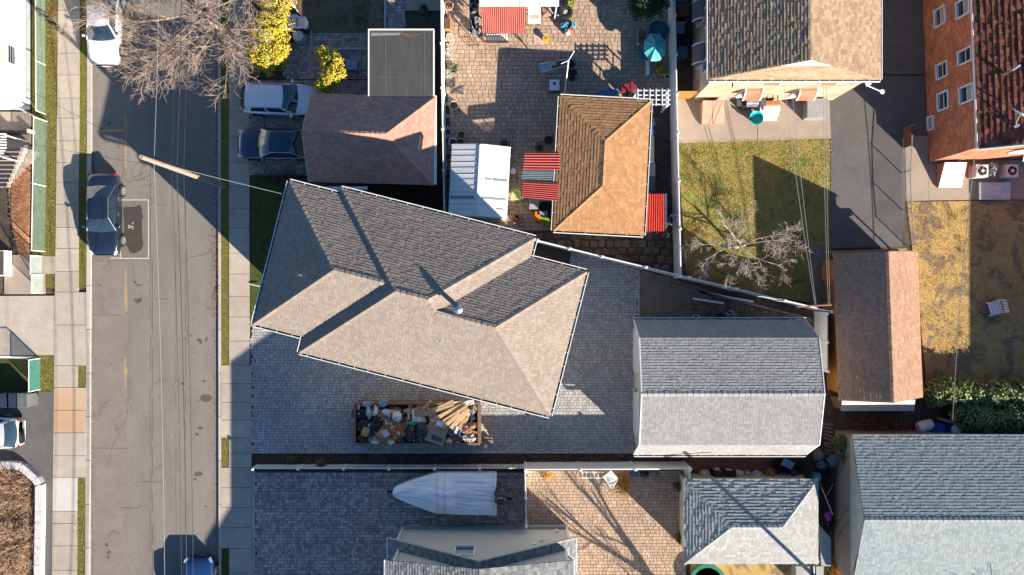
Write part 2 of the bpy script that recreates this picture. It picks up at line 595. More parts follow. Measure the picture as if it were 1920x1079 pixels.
# main house forecourt, left neighbour's drive, rear patios
paved('paved_driveway', [(472, 600), (600, 600), (600, 560), (1060, 560), (1068, 470), (1196, 504), (1197, 846), (472, 846)], 0.12, PAV_G, 0.165, (0.14, 0.2, 0.26))
for i in range(44):                                     # pale edging course of the forecourt
    x = 472 + i * 16.5
    p0, p1 = W(x + .5, 846.5, .13), W(x + 16, 850.5, .13)
    o = MB().box(p0.x, p1.x, p1.y, p0.y, 0.0, 0.135).build('edging_block', KERB, bpy.data.objects['paved_driveway'])
for i in range(11):
    p0, p1 = W(1196, 506 + i * 9, .13), W(1199, 514.2 + i * 9, .13)
    MB().box(p0.x, p1.x, p1.y, p0.y, 0.0, 0.135).build('edging_block', KERB, bpy.data.objects['paved_driveway'])
paved('paved_driveway', [(479, 884), (985, 884), (985, 1100), (479, 1100)], 0.12, PAV_B, [0.15, 0.2], (0.13, 0.18, 0.24))
sheet('driveway_border', rect(471.8, 884, 478.4, 1100), 0.11, PAV_B)
paved('paved_driveway', [(468, 150), (700, 150), (700, 326), (468, 329)], 0.12, PAV_B, 0.15, (0.15, 0.22))
paved('paved_path', [(533, 60), (700, 60), (700, 149), (533, 149)], 0.12, PAV_B, 0.15, (0.15, 0.22))
paved('paved_patio', [(985, 884), (1283, 884), (1290, 1110), (985, 1110)], 0.12, PAV_T, [0.17, 0.2], (0.17, 0.24, 0.3))
paved('paved_patio', [(837, -60), (1256, -60), (1258, 190), (1225, 190), (1225, 440), (1040, 440), (1040, 436), (840, 436)], 0.12, PAV_T, 0.235, (0.235, 0.3, 0.35), nobj=300, near=(-1.5, 9.5))
paved('paved_path', rect(722, -60, 760, 55), 0.12, PAV_B, 0.15, (0.15, 0.22))
paved('brick_path', rect(1285, 858, 1450, 905), 0.11, pm('paver_red', (0.20, 0.10, 0.06), (0.13, 0.065, 0.045), rough=0.9, island=0.2, scale=2), 0.12, (0.22, 0.22))
# asphalt and concrete areas
sheet('asphalt_driveway', [(1556, 140), (1735, 140), (1742, 380), (1696, 378), (1692, 462), (1557, 466)], 0.11, ASPH_D)
sheet('asphalt_driveway', [(1650, -150), (1735, -150), (1735, 142), (1650, 142)], 0.11, ASPH_D)
sheet('asphalt_driveway', [(-150, 735), (103, 735), (97, 1200), (-150, 1200)], 0.11, ASPH_D)
sheet('concrete_patio', [(1268, 180), (1420, 180), (1420, 264.6), (1268, 269)], 0.125, CONC_D)
sheet('concrete_patio', [(1421, 180), (1555, 180), (1558, 259.5), (1421, 264.3)], 0.125, CONC_D)
sheet('concrete_path', [(1742, 300), (1820, 300), (1820, 375), (1742, 376)], 0.125, CONC_D)
sheet('concrete_path', [(1821, 300), (1960, 300), (1960, 374), (1821, 375)], 0.121, CONC_D)
sheet('concrete_path', [(1697, 255), (1740, 255), (1742, 376), (1700, 378)], 0.118, CONC_D)
sheet('concrete_driveway', [(-150, 556), (104.5, 555), (103, 666), (-150, 668)], 0.122, CONC)
sheet('concrete_path', [(8, 478), (84, 480), (84, 552), (8, 552)], 0.125, CONC_D)
sheet('concrete_path', [(82, 481), (105, 481), (105, 514), (82, 514)], 0.12, CONC)
sheet('concrete_path', [(0, 210), (57, 210), (57, 282), (0, 282)], 0.125, CONC_D)
sheet('concrete_path', [(1517, 460), (1546, 460), (1549, 515), (1519, 515)], 0.125, pm('concrete_dark', (0.17, 0.16, 0.15), rough=0.9))
sheet('concrete_path', [(1519, 516), (1549, 516), (1550, 572), (1521, 572)], 0.121, MATS['concrete_dark'])
sheet('concrete_path', rect(760, -60, 826, 20), 0.12, CONC_D)
sheet('dirt_yard', [(1199, 505), (1300, 535), (1420, 575), (1540, 604), (1199, 604)], 0.10, pm('pale_dirt', (0.20, 0.165, 0.13), (0.10, 0.08, 0.062), rough=1, scale=1.6, contrast=0.1, fine=0.25, fscale=20, bump=0.6, bscale=20))
sheet('mulch_bed', [(472, 851), (1195, 851), (1300, 858), (1283, 872), (472, 874)], 0.11, MULCH)
# lawns
lawn_main = sheet('lawn', [(1270, 268), (1558, 259), (1558, 575), (1288, 526)], 0.11, LAWN)
sheet('lawn', [(1701, 379), (1960, 375), (1960, 730), (1740, 730), (1725, 600)], 0.11, LAWN_Y)
sheet('lawn', [(540, -60), (722, -60), (722, 92), (584, 92), (584, 60), (540, 25)], 0.11, LAWN_B)
sheet('lawn', [(469, 330), (640, 330), (560, 400), (500, 640), (469, 600)], 0.11, LAWN_D)
sheet('lawn', rect(1295, 1050, 1520, 1200), 0.11, LAWN_Y)
# road patch with painted outline, utility marks, gutter stains
PAINT_W = pm('white_paint', (0.62, 0.58, 0.54), (0.42, 0.38, 0.34), rough=0.8, scale=8, contrast=0.3)
PAINT_Y = pm('yellow_paint', (0.46, 0.27, 0.08), (0.24, 0.19, 0.12), rough=0.8, scale=9, contrast=0.4)
TAR = pm('fresh_tar', (0.055, 0.046, 0.042), (0.045, 0.038, 0.034), rough=0.85, scale=3, fine=0.15)
OLDTAR = pm('old_patch', (0.165, 0.148, 0.13), (0.135, 0.118, 0.104), rough=0.9, scale=1.6, contrast=0.2, fine=0.18)
STAIN = pm('oil_stain', (0.095, 0.085, 0.078), (0.07, 0.06, 0.055), rough=0.8, scale=5)
PINK = pm('worn_asphalt', (0.225, 0.188, 0.162), (0.15, 0.124, 0.108), rough=0.92, scale=0.9, contrast=0.15, fine=0.2, fscale=45)


def mark(name, pts, z, mat):
    return MB().face([W(x, y, z) for x, y in pts][::-1]).build(name, mat, road)


def wob(cx_, cy_, rx, ry, n=22, a=0.18, sd=0):
    return [(cx_ + rx * math.cos(t) * (1 + a * noise.noise(Vector((math.cos(t) * 1.7 + sd, math.sin(t) * 1.7, sd)))),
             cy_ + ry * math.sin(t) * (1 + a * noise.noise(Vector((math.cos(t) * 1.7 + sd, math.sin(t) * 1.7, sd + 5))))) for t in [2 * math.pi * i / n for i in range(n)]]


mark('road_repair', [(227, 376), (278, 376), (278, 484), (227, 484)], 0.004, OLDTAR)
mark('tar_patch', [(231, 391), (233, 389), (255, 388), (260, 384.5), (264, 386), (266, 392), (266, 399), (269, 407), (266, 412), (266, 428), (267, 446), (269, 458), (266, 468), (259, 473), (252, 475), (244, 474), (240, 467), (234, 455), (232, 445), (233, 430), (232, 410)], 0.008, TAR)
for q in (rect(225.5, 374.5, 278.8, 376), rect(225.5, 484, 279.8, 485.6), rect(225.5, 376, 227, 484), rect(277.4, 376, 278.8, 484), rect(206, 483.6, 225.5, 485)):
    mark('painted_line', q, 0.008, PAINT_W)
for q in ([(240, 422.3), (250, 425), (250, 426.6), (240, 424.3)], [(240, 427.4), (247, 424.6), (247, 426), (240, 429)], [(244.5, 423.6), (246, 423.6), (246, 428), (244.5, 428)], rect(247.6, 418.8, 249, 421), rect(249.4, 416.4, 250.6, 418.4), rect(248, 427.6, 249.4, 430)):
    mark('painted_letter', q, 0.012, PAINT_W)
for q in ([(233.6, 211), (236, 211), (237.2, 226), (238, 240), (234, 243), (232.6, 226)], [(192, 243), (235, 242), (235, 246.5), (192, 248.5)], rect(234.8, 246, 237.2, 318), rect(234.6, 504, 236.6, 541), [(234, 541), (238, 541), (238.6, 562), (237.4, 584), (235.4, 584), (233.6, 562)], rect(233.6, 672, 235.8, 691),
          [(232.6, 691), (239, 691), (239.4, 702), (233, 703)], rect(235, 703, 236.8, 729), rect(228, 215, 230, 224)):
    mark('utility_mark', q, 0.004, PAINT_Y)
for i, (x, y, a, b) in enumerate([(372, 638, 3, 3), (376, 641, 3, 5), (387, 637, 2.5, 4), (358, 630, 2, 2), (386, 747, 11, 7), (372, 752, 2, 2), (376, 803, 5, 3), (372, 889, 8, 4.5), (366, 899, 3, 2.5), (258, 565, 5, 4), (264, 562, 3, 4), (253, 562, 2, 2), (200, 1022, 3, 4),
                                 (204, 1036, 5, 3), (203, 1045, 2, 4), (343, 720, 4, 3), (382, 715, 3, 2), (300, 711, 2, 2), (205, 232, 4, 3), (198, 226, 2, 2), (190, 241, 2, 1.5), (203, 492, 1.5, 1.5), (340, 350, 2, 2), (260, 535, 6, 1.5), (253, 530, 3, 2), (386, 950, 3, 2), (370, 815, 4, 3)]):
    mark('oil_stain', wob(x, y, a, b, sd=i * 3.1), 0.004, STAIN)
# long tar seams and cracks along the carriageway
for k, (x, w_, jit, y0, y1) in enumerate([(285.5, .55, .5, 486, 1079), (282, .4, .6, -20, 1079), (348, .35, .3, 300, 1079), (330, .3, .4, 440, 1079)]):
    y = y0
    while y < y1:
        ye = y + random.uniform(30, 90)
        xa, xb = x + random.uniform(-jit, jit), x + random.uniform(-jit, jit)
        mark('tar_seam', [(xa - w_, y), (xa + w_, y), (xb + w_, ye), (xb - w_, ye)], 0.0042 + k * 0.0006, STAIN)
        y = ye + random.uniform(2, 30)
mark('gutter_dirt', [(400, 420), (409, 420), (410, 1079), (402, 1079), (404, 800), (400, 640)], 0.0045, PINK)
mark('worn_strip', [(176, 490), (240, 490), (238, 800), (232, 1079), (176, 1079)], 0.0030, PINK)
for x0, y0, x1, y1 in ((172, 590, 228, 591), (172, 840, 240, 841.2), (265, 903, 305, 904.5), (200, 690, 212, 680), (286, 560, 320, 561)):
    mark('road_crack', [(x0, y0), (x1, y1), (x1, y1 + .9), (x0, y0 + .9)], 0.0052, STAIN)


# scattered leaf litter and short grass blades: nobody could count them
def scatter(name, label, cat, mat, areas, n, size, z, up=0.0, flat=True):
    b = MB()
    tot = 0
    for poly, wgt in areas:
        q = [(a.x, a.y) for a in (W(x, y, z) for x, y in poly)]
        x0, x1 = min(p[0] for p in q), max(p[0] for p in q)
        y0, y1 = min(p[1] for p in q), max(p[1] for p in q)
        k = 0
        tries = 0
        while k < n * wgt and tries < n * 6:
            tries += 1
            x, y = random.uniform(x0, x1), random.uniform(y0, y1)
            if not inside((x, y), q):
                continue
            if noise.noise(Vector((x * .9, y * .9, 3))) < random.uniform(-.7, .5) - 0.1:
                continue
            k += 1
            s = random.uniform(.5, 1.2) * size
            t = random.uniform(0, 6.3)
            dx, dy = math.cos(t) * s, math.sin(t) * s
            if flat:
                h = random.uniform(.005, .05)
                b.add([(x - dx, y - dy, z + .01), (x + dy * .6, y - dx * .6, z + h), (x + dx, y + dy, z + h), (x - dy * .6, y + dx * .6, z + .02)], [(0, 1, 2, 3)])
            else:
                b.add([(x - dy * .25, y + dx * .25, z), (x + dy * .25, y - dx * .25, z), (x + dx * .8, y + dy * .8, z + up * random.uniform(.5, 1.2))], [(0, 1, 2)])
    o = b.build(name, mat, kind='stuff')
    return tag(o, label, cat)


scatter('leaf_litter', 'orange brown dead leaves lying along the green fence', 'leaves', LEAFL, [(rect(90, 0, 108, 150), 1.2), (rect(90, 150, 108, 470), .6), (rect(400, 430, 411, 600), .5), (rect(150, 0, 162, 540), .25), (rect(144, 900, 158, 1079), .3), (rect(88, 515, 104, 552), .2)], 420, .035, .11)
scatter('leaf_litter', 'pale grey leaves heaped in the shaded gutter', 'leaves', LEAFB, [(rect(398, 120, 411, 425), 1.0)], 900, .045, .02)
scatter('leaf_litter', 'dry leaves and twigs strewn in the yard corner under the bare lawn tree', 'leaves', LEAFL, [([(1280, 500), (1420, 540), (1420, 556), (1288, 524)], .8), ([(1275, 420), (1300, 420), (1330, 520), (1288, 520)], .5), ([(1230, 300), (1256, 300), (1258, 430), (1226, 430)], .25)], 500, .045, .115)
scatter('leaf_litter', 'brown leaf scraps scattered over the dark mulch strip', 'leaves', pm('mulch_chips', (0.16, 0.10, 0.075), (0.08, 0.05, 0.045), rough=1, island=.5, scale=3), [([(475, 853), (1190, 853), (1190, 871), (475, 872)], 1)], 3600, .04, .112)
scatter('grass_blades', 'short green and tan winter grass of the house lawn', 'grass', GRASSB, [([(1269, 265), (1560, 257), (1560, 573), (1290, 526)], 1)], 26000, .07, .11, .06, False)
scatter('grass_blades', 'straw yellow grass of the sunny back lawn', 'grass', GRASSY, [([(1697, 376), (1925, 372), (1925, 728), (1736, 728)], 1)], 18000, .06, .11, .05, False)
scatter('grass_blades', 'olive verge grass beside the kerbs', 'grass', GRASSB, [(rect(148.5, 0, 163.5, 540), .5), (rect(89, 0, 108.5, 470), .6), (rect(413, 430, 431.5, 689), .35), (rect(414, 822, 430, 877), .15), (rect(145, 898, 158, 1079), .3), (rect(80, 670, 103, 733), .3), (rect(145, 686, 159, 726), .1)], 4500, .04, .10, .05, False)
scatter('grass_blades', 'thin brown grass of the small lawn beside the flat roof', 'grass', GRASSD, [([(545, 0), (692, 0), (692, 90), (600, 90)], 1)], 4500, .05, .11, .05, False)
# flagstones on the soil behind the tan garage, and rubble strip
flag_area = [(1008, 436), (1256, 440), (1262, 520), (1190, 498), (1100, 474), (1010, 452)]
fl = sheet('flagstone_terrace', flag_area, 0.08, SOIL)
for jy in range(6):
    for jx in range(17):
        x = 1006 + jx * 15.6 + (jy % 2) * 7 + random.uniform(-2, 2)
        y = 437 + jy * 14.6 + random.uniform(-1.5, 1.5)
        if not inside((x + 6, y + 6), flag_area):
            continue
        a, b_ = random.uniform(10.5, 14.5), random.uniform(10, 13.5)
        p = [(x + random.uniform(-1, 1), y + random.uniform(-1, 1)), (x + a, y + random.uniform(-1, 1)), (x + a + random.uniform(-1, 1), y + b_), (x + random.uniform(-1, 1), y + b_)]
        MB().prism([tuple(W(*q, .13)[:2]) for q in p], 0, .125 + random.uniform(0, .03)).build('flagstone', FLAG, fl)
rub = [(1296, 556), (1350, 550), (1420, 575), (1500, 596), (1296, 599)]
for jy in range(5):
    for jx in range(24):
        x = 1290 + jx * 9.2 + random.uniform(-1.5, 1.5)
        y = 552 + jy * 9.6 + random.uniform(-1.5, 1.5)
        if inside((x, y), rub):
            p = wob(x, y, random.uniform(3.4, 4.8), random.uniform(3.2, 4.4), 7, .5, jx + jy * 31.0)
            MB().prism([tuple(W(*q, .13)[:2]) for q in p], 0, .125 + random.uniform(0, .05)).build('stone', FLAG, bpy.data.objects['dirt_yard'])

# branching cracks and grit on the carriageway
rc = random.Random(4)
for k in range(26):
    x, y = rc.uniform(180, 395), rc.uniform(250, 1070)
    b = MB()
    for br in range(rc.choice((1, 2, 3))):
        px_, py_, a = x, y, rc.choice((0, 1.57, 3.14, 4.7)) + rc.uniform(-.5, .5)
        w = rc.uniform(.18, .38)
        for _ in range(rc.randint(5, 14)):
            a += rc.uniform(-.5, .5)
            l = rc.uniform(2, 5)
            qx, qy = px_ + math.cos(a) * l, py_ + math.sin(a) * l
            nx, ny = -math.sin(a) * w, math.cos(a) * w
            if 178 < qx < 398:
                b.face([W(px_ + nx, py_ + ny, .0056), W(qx + nx, qy + ny, .0056), W(qx - nx, qy - ny, .0056), W(px_ - nx, py_ - ny, .0056)])
            px_, py_ = qx, qy
    if b.v:
        b.build('road_crack', STAIN, road)
b = MB()
for _ in range(2600):
    if rc.random() < .45:
        x, y = rc.choice((rc.gauss(173, 2.5), rc.gauss(404, 3))), rc.uniform(200, 1079)
    else:
        x, y = rc.uniform(175, 405), rc.uniform(120, 1079)
    s_ = rc.uniform(.008, .028)
    p = W(x, y, .004)
    b.add([p + Vector((-s_, -s_ * .7, .004)), p + Vector((s_, -s_, .006)), p + Vector((s_ * .6, s_, .012)), p + Vector((-s_, s_ * .8, .006))], [(0, 1, 2, 3)])
b.build('grit', pm('road_grit', (.2, .17, .14), (.05, .045, .04), island=.6, scale=9), road, kind='stuff')
# ---------------------------------------------------------------- roofs and buildings
def shingles(parent, pts, mat, expo=0.15, tab=0.24, th=0.018, lift=0.006):
    """overlapping shingle tabs over a roof face; pts[0]-pts[1] is the eave"""
    P = [Vector(p) for p in pts]
    n = Vector((0, 0, 0))
    for i in range(len(P)):
        n += P[i].cross(P[(i + 1) % len(P)])
    n.normalize()
    if n.z < 0:
        n = -n
    u = (P[1] - P[0]).normalized()
    v = n.cross(u).normalized()
    cen = sum(P, Vector()) / len(P)
    if (cen - P[0]).dot(v) < 0:
        v = -v
    L = [((p - P[0]).dot(u), (p - P[0]).dot(v)) for p in P]
    vm = max(q[1] for q in L)

    def spans(t):
        xs = []
        for i in range(len(L)):
            (xa, ya), (xb, yb) = L[i], L[(i + 1) % len(L)]
            if (ya > t) != (yb > t):
                xs.append(xa + (t - ya) * (xb - xa) / (yb - ya))
        xs.sort()
        return list(zip(xs[::2], xs[1::2]))
    b = MB()
    t = 0.0
    while t < vm - 0.01:
        t1 = min(t + expo, vm)
        s0, s1 = spans(t + 1e-4), spans(t1 - 1e-4)
        if len(s0) != len(s1):
            s0 = s1 = spans((t + t1) / 2)
        for (a0, b0), (a1, b1) in zip(s0, s1):
            x = min(a0, a1) - random.random() * tab
            xe = max(b0, b1)
            while x < xe:
                w = tab * random.uniform(0.7, 1.3)
                xn = x + w
                c0 = (max(x + .004, a0), min(xn - .004, b0))
                c1 = (max(x + .004, a1), min(xn - .004, b1))
                if c0[1] - c0[0] > .01 or c1[1] - c1[0] > .01:
                    if c0[1] < c0[0]:
                        m_ = min(max((c0[0] + c0[1]) / 2, a0), b0)
                        c0 = (m_, m_)
                    if c1[1] < c1[0]:
                        m_ = min(max((c1[0] + c1[1]) / 2, a1), b1)
                        c1 = (m_, m_)
                    h = th * random.choice((.55, 1.0, 1.0, 1.25))
                    q = [P[0] + u * c0[0] + v * t + n * lift, P[0] + u * c0[1] + v * t + n * lift,
                         P[0] + u * c0[1] + v * t + n * (lift + h), P[0] + u * c0[0] + v * t + n * (lift + h),
                         P[0] + u * c1[1] + v * t1 + n * (lift + .002), P[0] + u * c1[0] + v * t1 + n * (lift + .002)]
                    b.add(q, [(0, 1, 2, 3), (3, 2, 4, 5), (0, 3, 5), (1, 4, 2)])
                x = xn
        t = t1
    return b.build('shingle_courses', mat, parent, kind='stuff')


def caps(parent, lines, mat, w=0.13, step=0.28, th=0.03):
    b = MB()
    for p0, p1 in lines:
        p0, p1 = Vector(p0), Vector(p1)
        d = p1 - p0
        ln = d.length
        d.normalize()
        side = d.cross(Vector((0, 0, 1))).normalized()
        k = 0.0
        while k < ln - .05:
            a, e = p0 + d * k, p0 + d * min(k + step - .015, ln)
            up = Vector((0, 0, th + random.uniform(0, .012)))
            dn = Vector((0, 0, w * .38))
            b.add([a - side * w - dn + up, a + up * 1.5, a + side * w - dn + up, e - side * w - dn + up * .7, e + up, e + side * w - dn + up * .7],
                  [(0, 1, 4, 3), (1, 2, 5, 4), (0, 2, 1)])
            k += step
    return b.build('ridge_caps', mat, parent, kind='stuff')


def gutter(parent, p0, p1, outdir, w=0.13, mat=None, inside_mat=None, hang=0.8):
    """open trough hung under an eave from p0 to p1, opening outward"""
    p0, p1, o = Vector(p0), Vector(p1), Vector(outdir).normalized()
    d = (p1 - p0).normalized()
    b = MB()
    up = Vector((0, 0, 1))

    def strip(a0, a1, z0, z1, m):
        q = [p0 + o * a0 + up * z0, p1 + o * a0 + up * z0, p1 + o * a1 + up * z0, p0 + o * a1 + up * z0,
             p0 + o * a0 + up * z1, p1 + o * a0 + up * z1, p1 + o * a1 + up * z1, p0 + o * a1 + up * z1]
        m.add(q, [(3, 2, 1, 0), (4, 5, 6, 7), (0, 1, 5, 4), (1, 2, 6, 5), (2, 3, 7, 6), (3, 0, 4, 7)])
    strip(w - .035, w, -.12, .01, b)
    strip(.0, w, -.135, -.121, b)
    for e in (p0, p1):
        b.add([e, e + o * w, e + o * w - up * .12, e - up * .12], [(0, 1, 2, 3)])
    g = b.build('gutter', mat or WHITE, parent)
    b2 = MB()
    strip(.002, w - .037, -.118, -.085, b2)
    b2.build('gutter_bed', inside_mat or GUTG, parent)
    ln = (p1 - p0).length
    k = hang * .5
    while k < ln:
        q = p0 + d * k
        c = q + o * (w / 2)
        MB().obox(c + up * .008, (.012, w / 2, .006), math.atan2(d.y, d.x)).build('gutter_hanger', mat or WHITE, parent)
        k += hang * random.uniform(.85, 1.15)
    return g


BLIND = pm('window_blind', (.42, .40, .36), rough=.25, spec=.6, fine=.02)


def window(parent, c, nrm, w, h, frame=None, pane=None, bars=True, depth=0.06, sill=True):
    """framed window on a wall: c centre, nrm outward"""
    c, n = Vector(c), Vector(nrm).normalized()
    s = Vector((0, 0, 1)).cross(n).normalized()
    frame, pane = frame or WHITE, pane or GLASS
    up = Vector((0, 0, 1))

    def bx(m, s0, s1, z0, z1, d0, d1):
        q = []
        for d in (d0, d1):
            for a, z in ((s0, z0), (s1, z0), (s1, z1), (s0, z1)):
                q.append(c + s * a + up * z + n * d)
        m.add(q, [(3, 2, 1, 0), (4, 5, 6, 7), (0, 1, 5, 4), (1, 2, 6, 5), (2, 3, 7, 6), (3, 0, 4, 7)])
    f = .09
    b = MB()
    bx(b, -w / 2 - f, w / 2 + f, h / 2, h / 2 + f, -.02, depth)
    bx(b, -w / 2 - f, w / 2 + f, -h / 2 - f, -h / 2, -.02, depth + (.06 if sill else 0))
    bx(b, -w / 2 - f, -w / 2, -h / 2, h / 2, -.02, depth)
    bx(b, w / 2, w / 2 + f, -h / 2, h / 2, -.02, depth)
    o = b.build('window', frame, parent)
    if bars:
        b = MB()
        bx(b, -w / 2, w / 2, -.025, .025, .015, .04)
        b.build('sash_bar', frame, o)
    for z0, z1 in ((-h / 2, -.03), (.03, h / 2)) if bars else ((-h / 2, h / 2),):
        b = MB()
        bx(b, -w / 2 + .005, w / 2 - .005, z0, z1, -.01, .012)
        b.build('pane', BLIND if (z0 > 0 and bars and random.random() < .55) else pane, o)
    return o


def wallbox(th, poly, z0, z1, mat, name='wall'):
    for i in range(len(poly)):
        a, b_ = Vector((*poly[i], 0)), Vector((*poly[(i + 1) % len(poly)], 0))
        d = (b_ - a).normalized()
        nn = Vector((-d.y, d.x, 0)) * .15
        MB().prism([tuple(q[:2]) for q in (a + d * .0, b_ - d * .151, b_ + nn - d * .151, a + nn)], z0, z1).build(name, mat, th)


def frame2(c, rz):
    ca, sa = math.cos(rz), math.sin(rz)
    return lambda x, y, z=0.0: Vector((c[0] + x * ca - y * sa, c[1] + x * sa + y * ca, z))


def hip_house(name, label, cat, c, hw, hl, rz, ze, zr, wall_m, sh_m, base_m, expo, tab, over=0.3, ends=(1, 1), ridge_axis='y', trim=None, gut=True, th=0.018, hang=0.8):
    """rectangular building with a ridge; ends (1=hip, 0=gable) for -axis, +axis"""
    F = frame2(c, rz + (0 if ridge_axis == 'y' else -math.pi / 2))
    t = thing(name, label, cat, (c[0], c[1], 0))
    trim = trim or WHITE
    run = hw
    y0r = -hl + (run if ends[0] else 0)
    y1r = hl - (run if ends[1] else 0)
    A, B, C, D = F(-hw, -hl, ze), F(hw, -hl, ze), F(hw, hl, ze), F(-hw, hl, ze)
    r0, r1 = F(0, y0r, zr), F(0, y1r, zr)
    i = over
    wp = [F(-hw + i, -hl + i), F(hw - i, -hl + i), F(hw - i, hl - i), F(-hw + i, hl - i)]
    wallbox(t, [tuple(q[:2]) for q in wp], 0, ze - .05, wall_m)
    faces = [[B, C, r1, r0], [D, A, r0, r1]]
    if ends[0]:
        faces.append([A, B, r0])
    if ends[1]:
        faces.append([C, D, r1])
    for f in faces:
        rf = MB().slab(f, .06).build('roof', base_m, t)
        shingles(rf, f, sh_m, expo, tab, th)
    for e, (sy, q0, q1, rr) in enumerate(((-1, A, B, r0), (1, C, D, r1))):
        if not ends[e]:
            ysn = sy * (hl - i)
            s_ = 1 - i / hw
            zz = ze + (zr - ze) * (i / hw) - .08
            MB().face([F(-hw + i, ysn, ze - .05), F(hw - i, ysn, ze - .05), F(0, ysn, zr - .08)]).build('gable', wall_m, t)
            for p in (q0, q1):
                d = (rr - p).normalized()
                b = MB()
                nn = Vector((0, 0, -.16))
                out = (F(0, sy) - F(0, 0)).normalized() * .025
                b.add([p, rr, rr + nn, p + nn, p + out, rr + out, rr + nn + out, p + nn + out], [(0, 1, 2, 3), (4, 5, 6, 7), (0, 1, 5, 4), (2, 3, 7, 6), (0, 3, 7, 4)])
                b.build('rake_board', trim, t)
    ln = [(r0 + Vector((0, 0, .01)), r1 + Vector((0, 0, .01)))] if (r1 - r0).length > .2 else []
    if ends[0]:
        ln += [(A, r0), (B, r0)]
    if ends[1]:
        ln += [(C, r1), (D, r1)]
    caps(t, ln, sh_m)
    if gut:
        gutter(t, B, C, F(1, 0) - F(0, 0), mat=trim, hang=hang)
        gutter(t, D, A, F(-1, 0) - F(0, 0), mat=trim, hang=hang)
        if ends[0]:
            gutter(t, A, B, F(0, -1) - F(0, 0), mat=trim, hang=hang)
        if ends[1]:
            gutter(t, C, D, F(0, 1) - F(0, 0), mat=trim, hang=hang)
    return t, F


def shmat(name, c1, c2, isl=0.3, hue=0.01, sc_=0.5, c=0.1):
    return pm(name, c1, c2, rough=0.95, spec=0.15, scale=sc_, contrast=c, fine=0.22, fscale=70, island=isl, hue=hue, bump=0.25, bscale=150)


ROOFBASE = pm('roof_felt', (0.07, 0.065, 0.06), rough=1)
SH_MAIN = shmat('shingle_taupe', (0.275, 0.226, 0.188), (0.235, 0.19, 0.156), 0.13, 0.006)
SH_GREY = shmat('shingle_grey', (0.28, 0.275, 0.266), (0.225, 0.222, 0.216), 0.13, 0.004)
SH_BROWN = shmat('shingle_brown', (0.335, 0.205, 0.14), (0.285, 0.17, 0.115), 0.14, 0.008)
SH_BROWN2 = shmat('shingle_plum', (0.46, 0.25, 0.185), (0.38, 0.20, 0.15), 0.14, 0.008)
SH_TAN = shmat('shingle_tan', (0.36, 0.195, 0.095), (0.33, 0.18, 0.085), 0.15, 0.008)
SH_BLUE = shmat('shingle_slate', (0.245, 0.268, 0.265), (0.20, 0.235, 0.245), 0.14, 0.006)
SH_PALE = shmat('shingle_pale', (0.33, 0.33, 0.312), (0.28, 0.28, 0.268), 0.12, 0.006)
SH_CAPE = shmat('shingle_cape', (0.22, 0.225, 0.22), (0.15, 0.155, 0.155), 0.35, 0.012)
SH_RED = shmat('tile_red', (0.20, 0.07, 0.045), (0.12, 0.045, 0.032), 0.35, 0.015)
SH_HOUSE = shmat('shingle_buff', (0.33, 0.23, 0.15), (0.30, 0.205, 0.13), 0.22, 0.01)
SIDING = pm('cream_siding', (0.55, 0.52, 0.46), rough=0.6, scale=1)

# ---- main house: three hipped wings turned against the street
UA = R(-14.3)
o_ = W(475, 608, 6.8)
HF0 = frame2((o_.x, o_.y), UA)
HF = lambda u, v, z=0.0: HF0(u * 1.0053, v * 1.0053, z)
ZE, PT = 6.8, 0.55
mh = thing('main_house', 'large hipped taupe shingle house set at an angle beside the dumpster', 'house', HF(8, 3.4))


def hz(run):
    return ZE + PT * run


def hp(u, v, run=0.0):
    return HF(u, v, hz(run))


MAINF = [
    [hp(12.47, 7.58), hp(2.56, 7.58), hp(6.74, 3.4, 4.18), hp(8.29, 3.4, 4.18)],
    [hp(2.56, 7.58), hp(2.56, -.78), hp(6.74, 3.4, 4.18)],
    [hp(2.56, 7.28), hp(0, 7.28), hp(3.64, 3.64, 3.64), hp(6.2, 3.64, 3.64)],
    [hp(0, 0), hp(2.56, 0), hp(6.2, 3.64, 3.64), hp(3.64, 3.64, 3.64)],
    [hp(0, 7.28), hp(0, 0), hp(3.64, 3.64, 3.64)],
    [hp(2.56, -.78), hp(15.33, -.78), hp(11.65, 2.9, 3.68), hp(8.79, 2.9, 3.68), hp(8.29, 3.4, 4.18), hp(6.74, 3.4, 4.18)],
    [hp(12.47, 6.58), hp(12.47, 7.58), hp(8.29, 3.4, 4.18), hp(8.79, 2.9, 3.68)],
    [hp(15.33, 6.58), hp(12.47, 6.58), hp(8.79, 2.9, 3.68), hp(11.65, 2.9, 3.68)],
    [hp(15.33, -.78), hp(15.33, 6.58), hp(11.65, 2.9, 3.68)],
]
for f in MAINF:
    rf = MB().slab(f, .05).build('roof', ROOFBASE, mh)
    shingles(rf, f, SH_MAIN, 0.145, 0.17, 0.019)
caps(mh, [(hp(2.56, 7.58), hp(6.74, 3.4, 4.18)), (hp(2.56, -.78), hp(6.74, 3.4, 4.18)), (hp(6.74, 3.4, 4.18), hp(8.29, 3.4, 4.18)), (hp(12.47, 7.58), hp(8.29, 3.4, 4.18)),
          (hp(8.29, 3.4, 4.18), hp(8.79, 2.9, 3.68)), (hp(8.79, 2.9, 3.68), hp(11.65, 2.9, 3.68)), (hp(15.33, 6.58), hp(11.65, 2.9, 3.68)), (hp(15.33, -.78), hp(11.65, 2.9, 3.68)),
          (hp(0, 7.28), hp(3.64, 3.64, 3.64)), (hp(0, 0), hp(3.64, 3.64, 3.64)), (hp(3.64, 3.64, 3.64), hp(6.2, 3.64, 3.64))], SH_MAIN, .14)
outl = [(0, 0), (2.56, 0), (2.56, -.78), (15.33, -.78), (15.33, 6.58), (12.47, 6.58), (12.47, 7.58), (2.56, 7.58), (2.56, 7.28), (0, 7.28)]
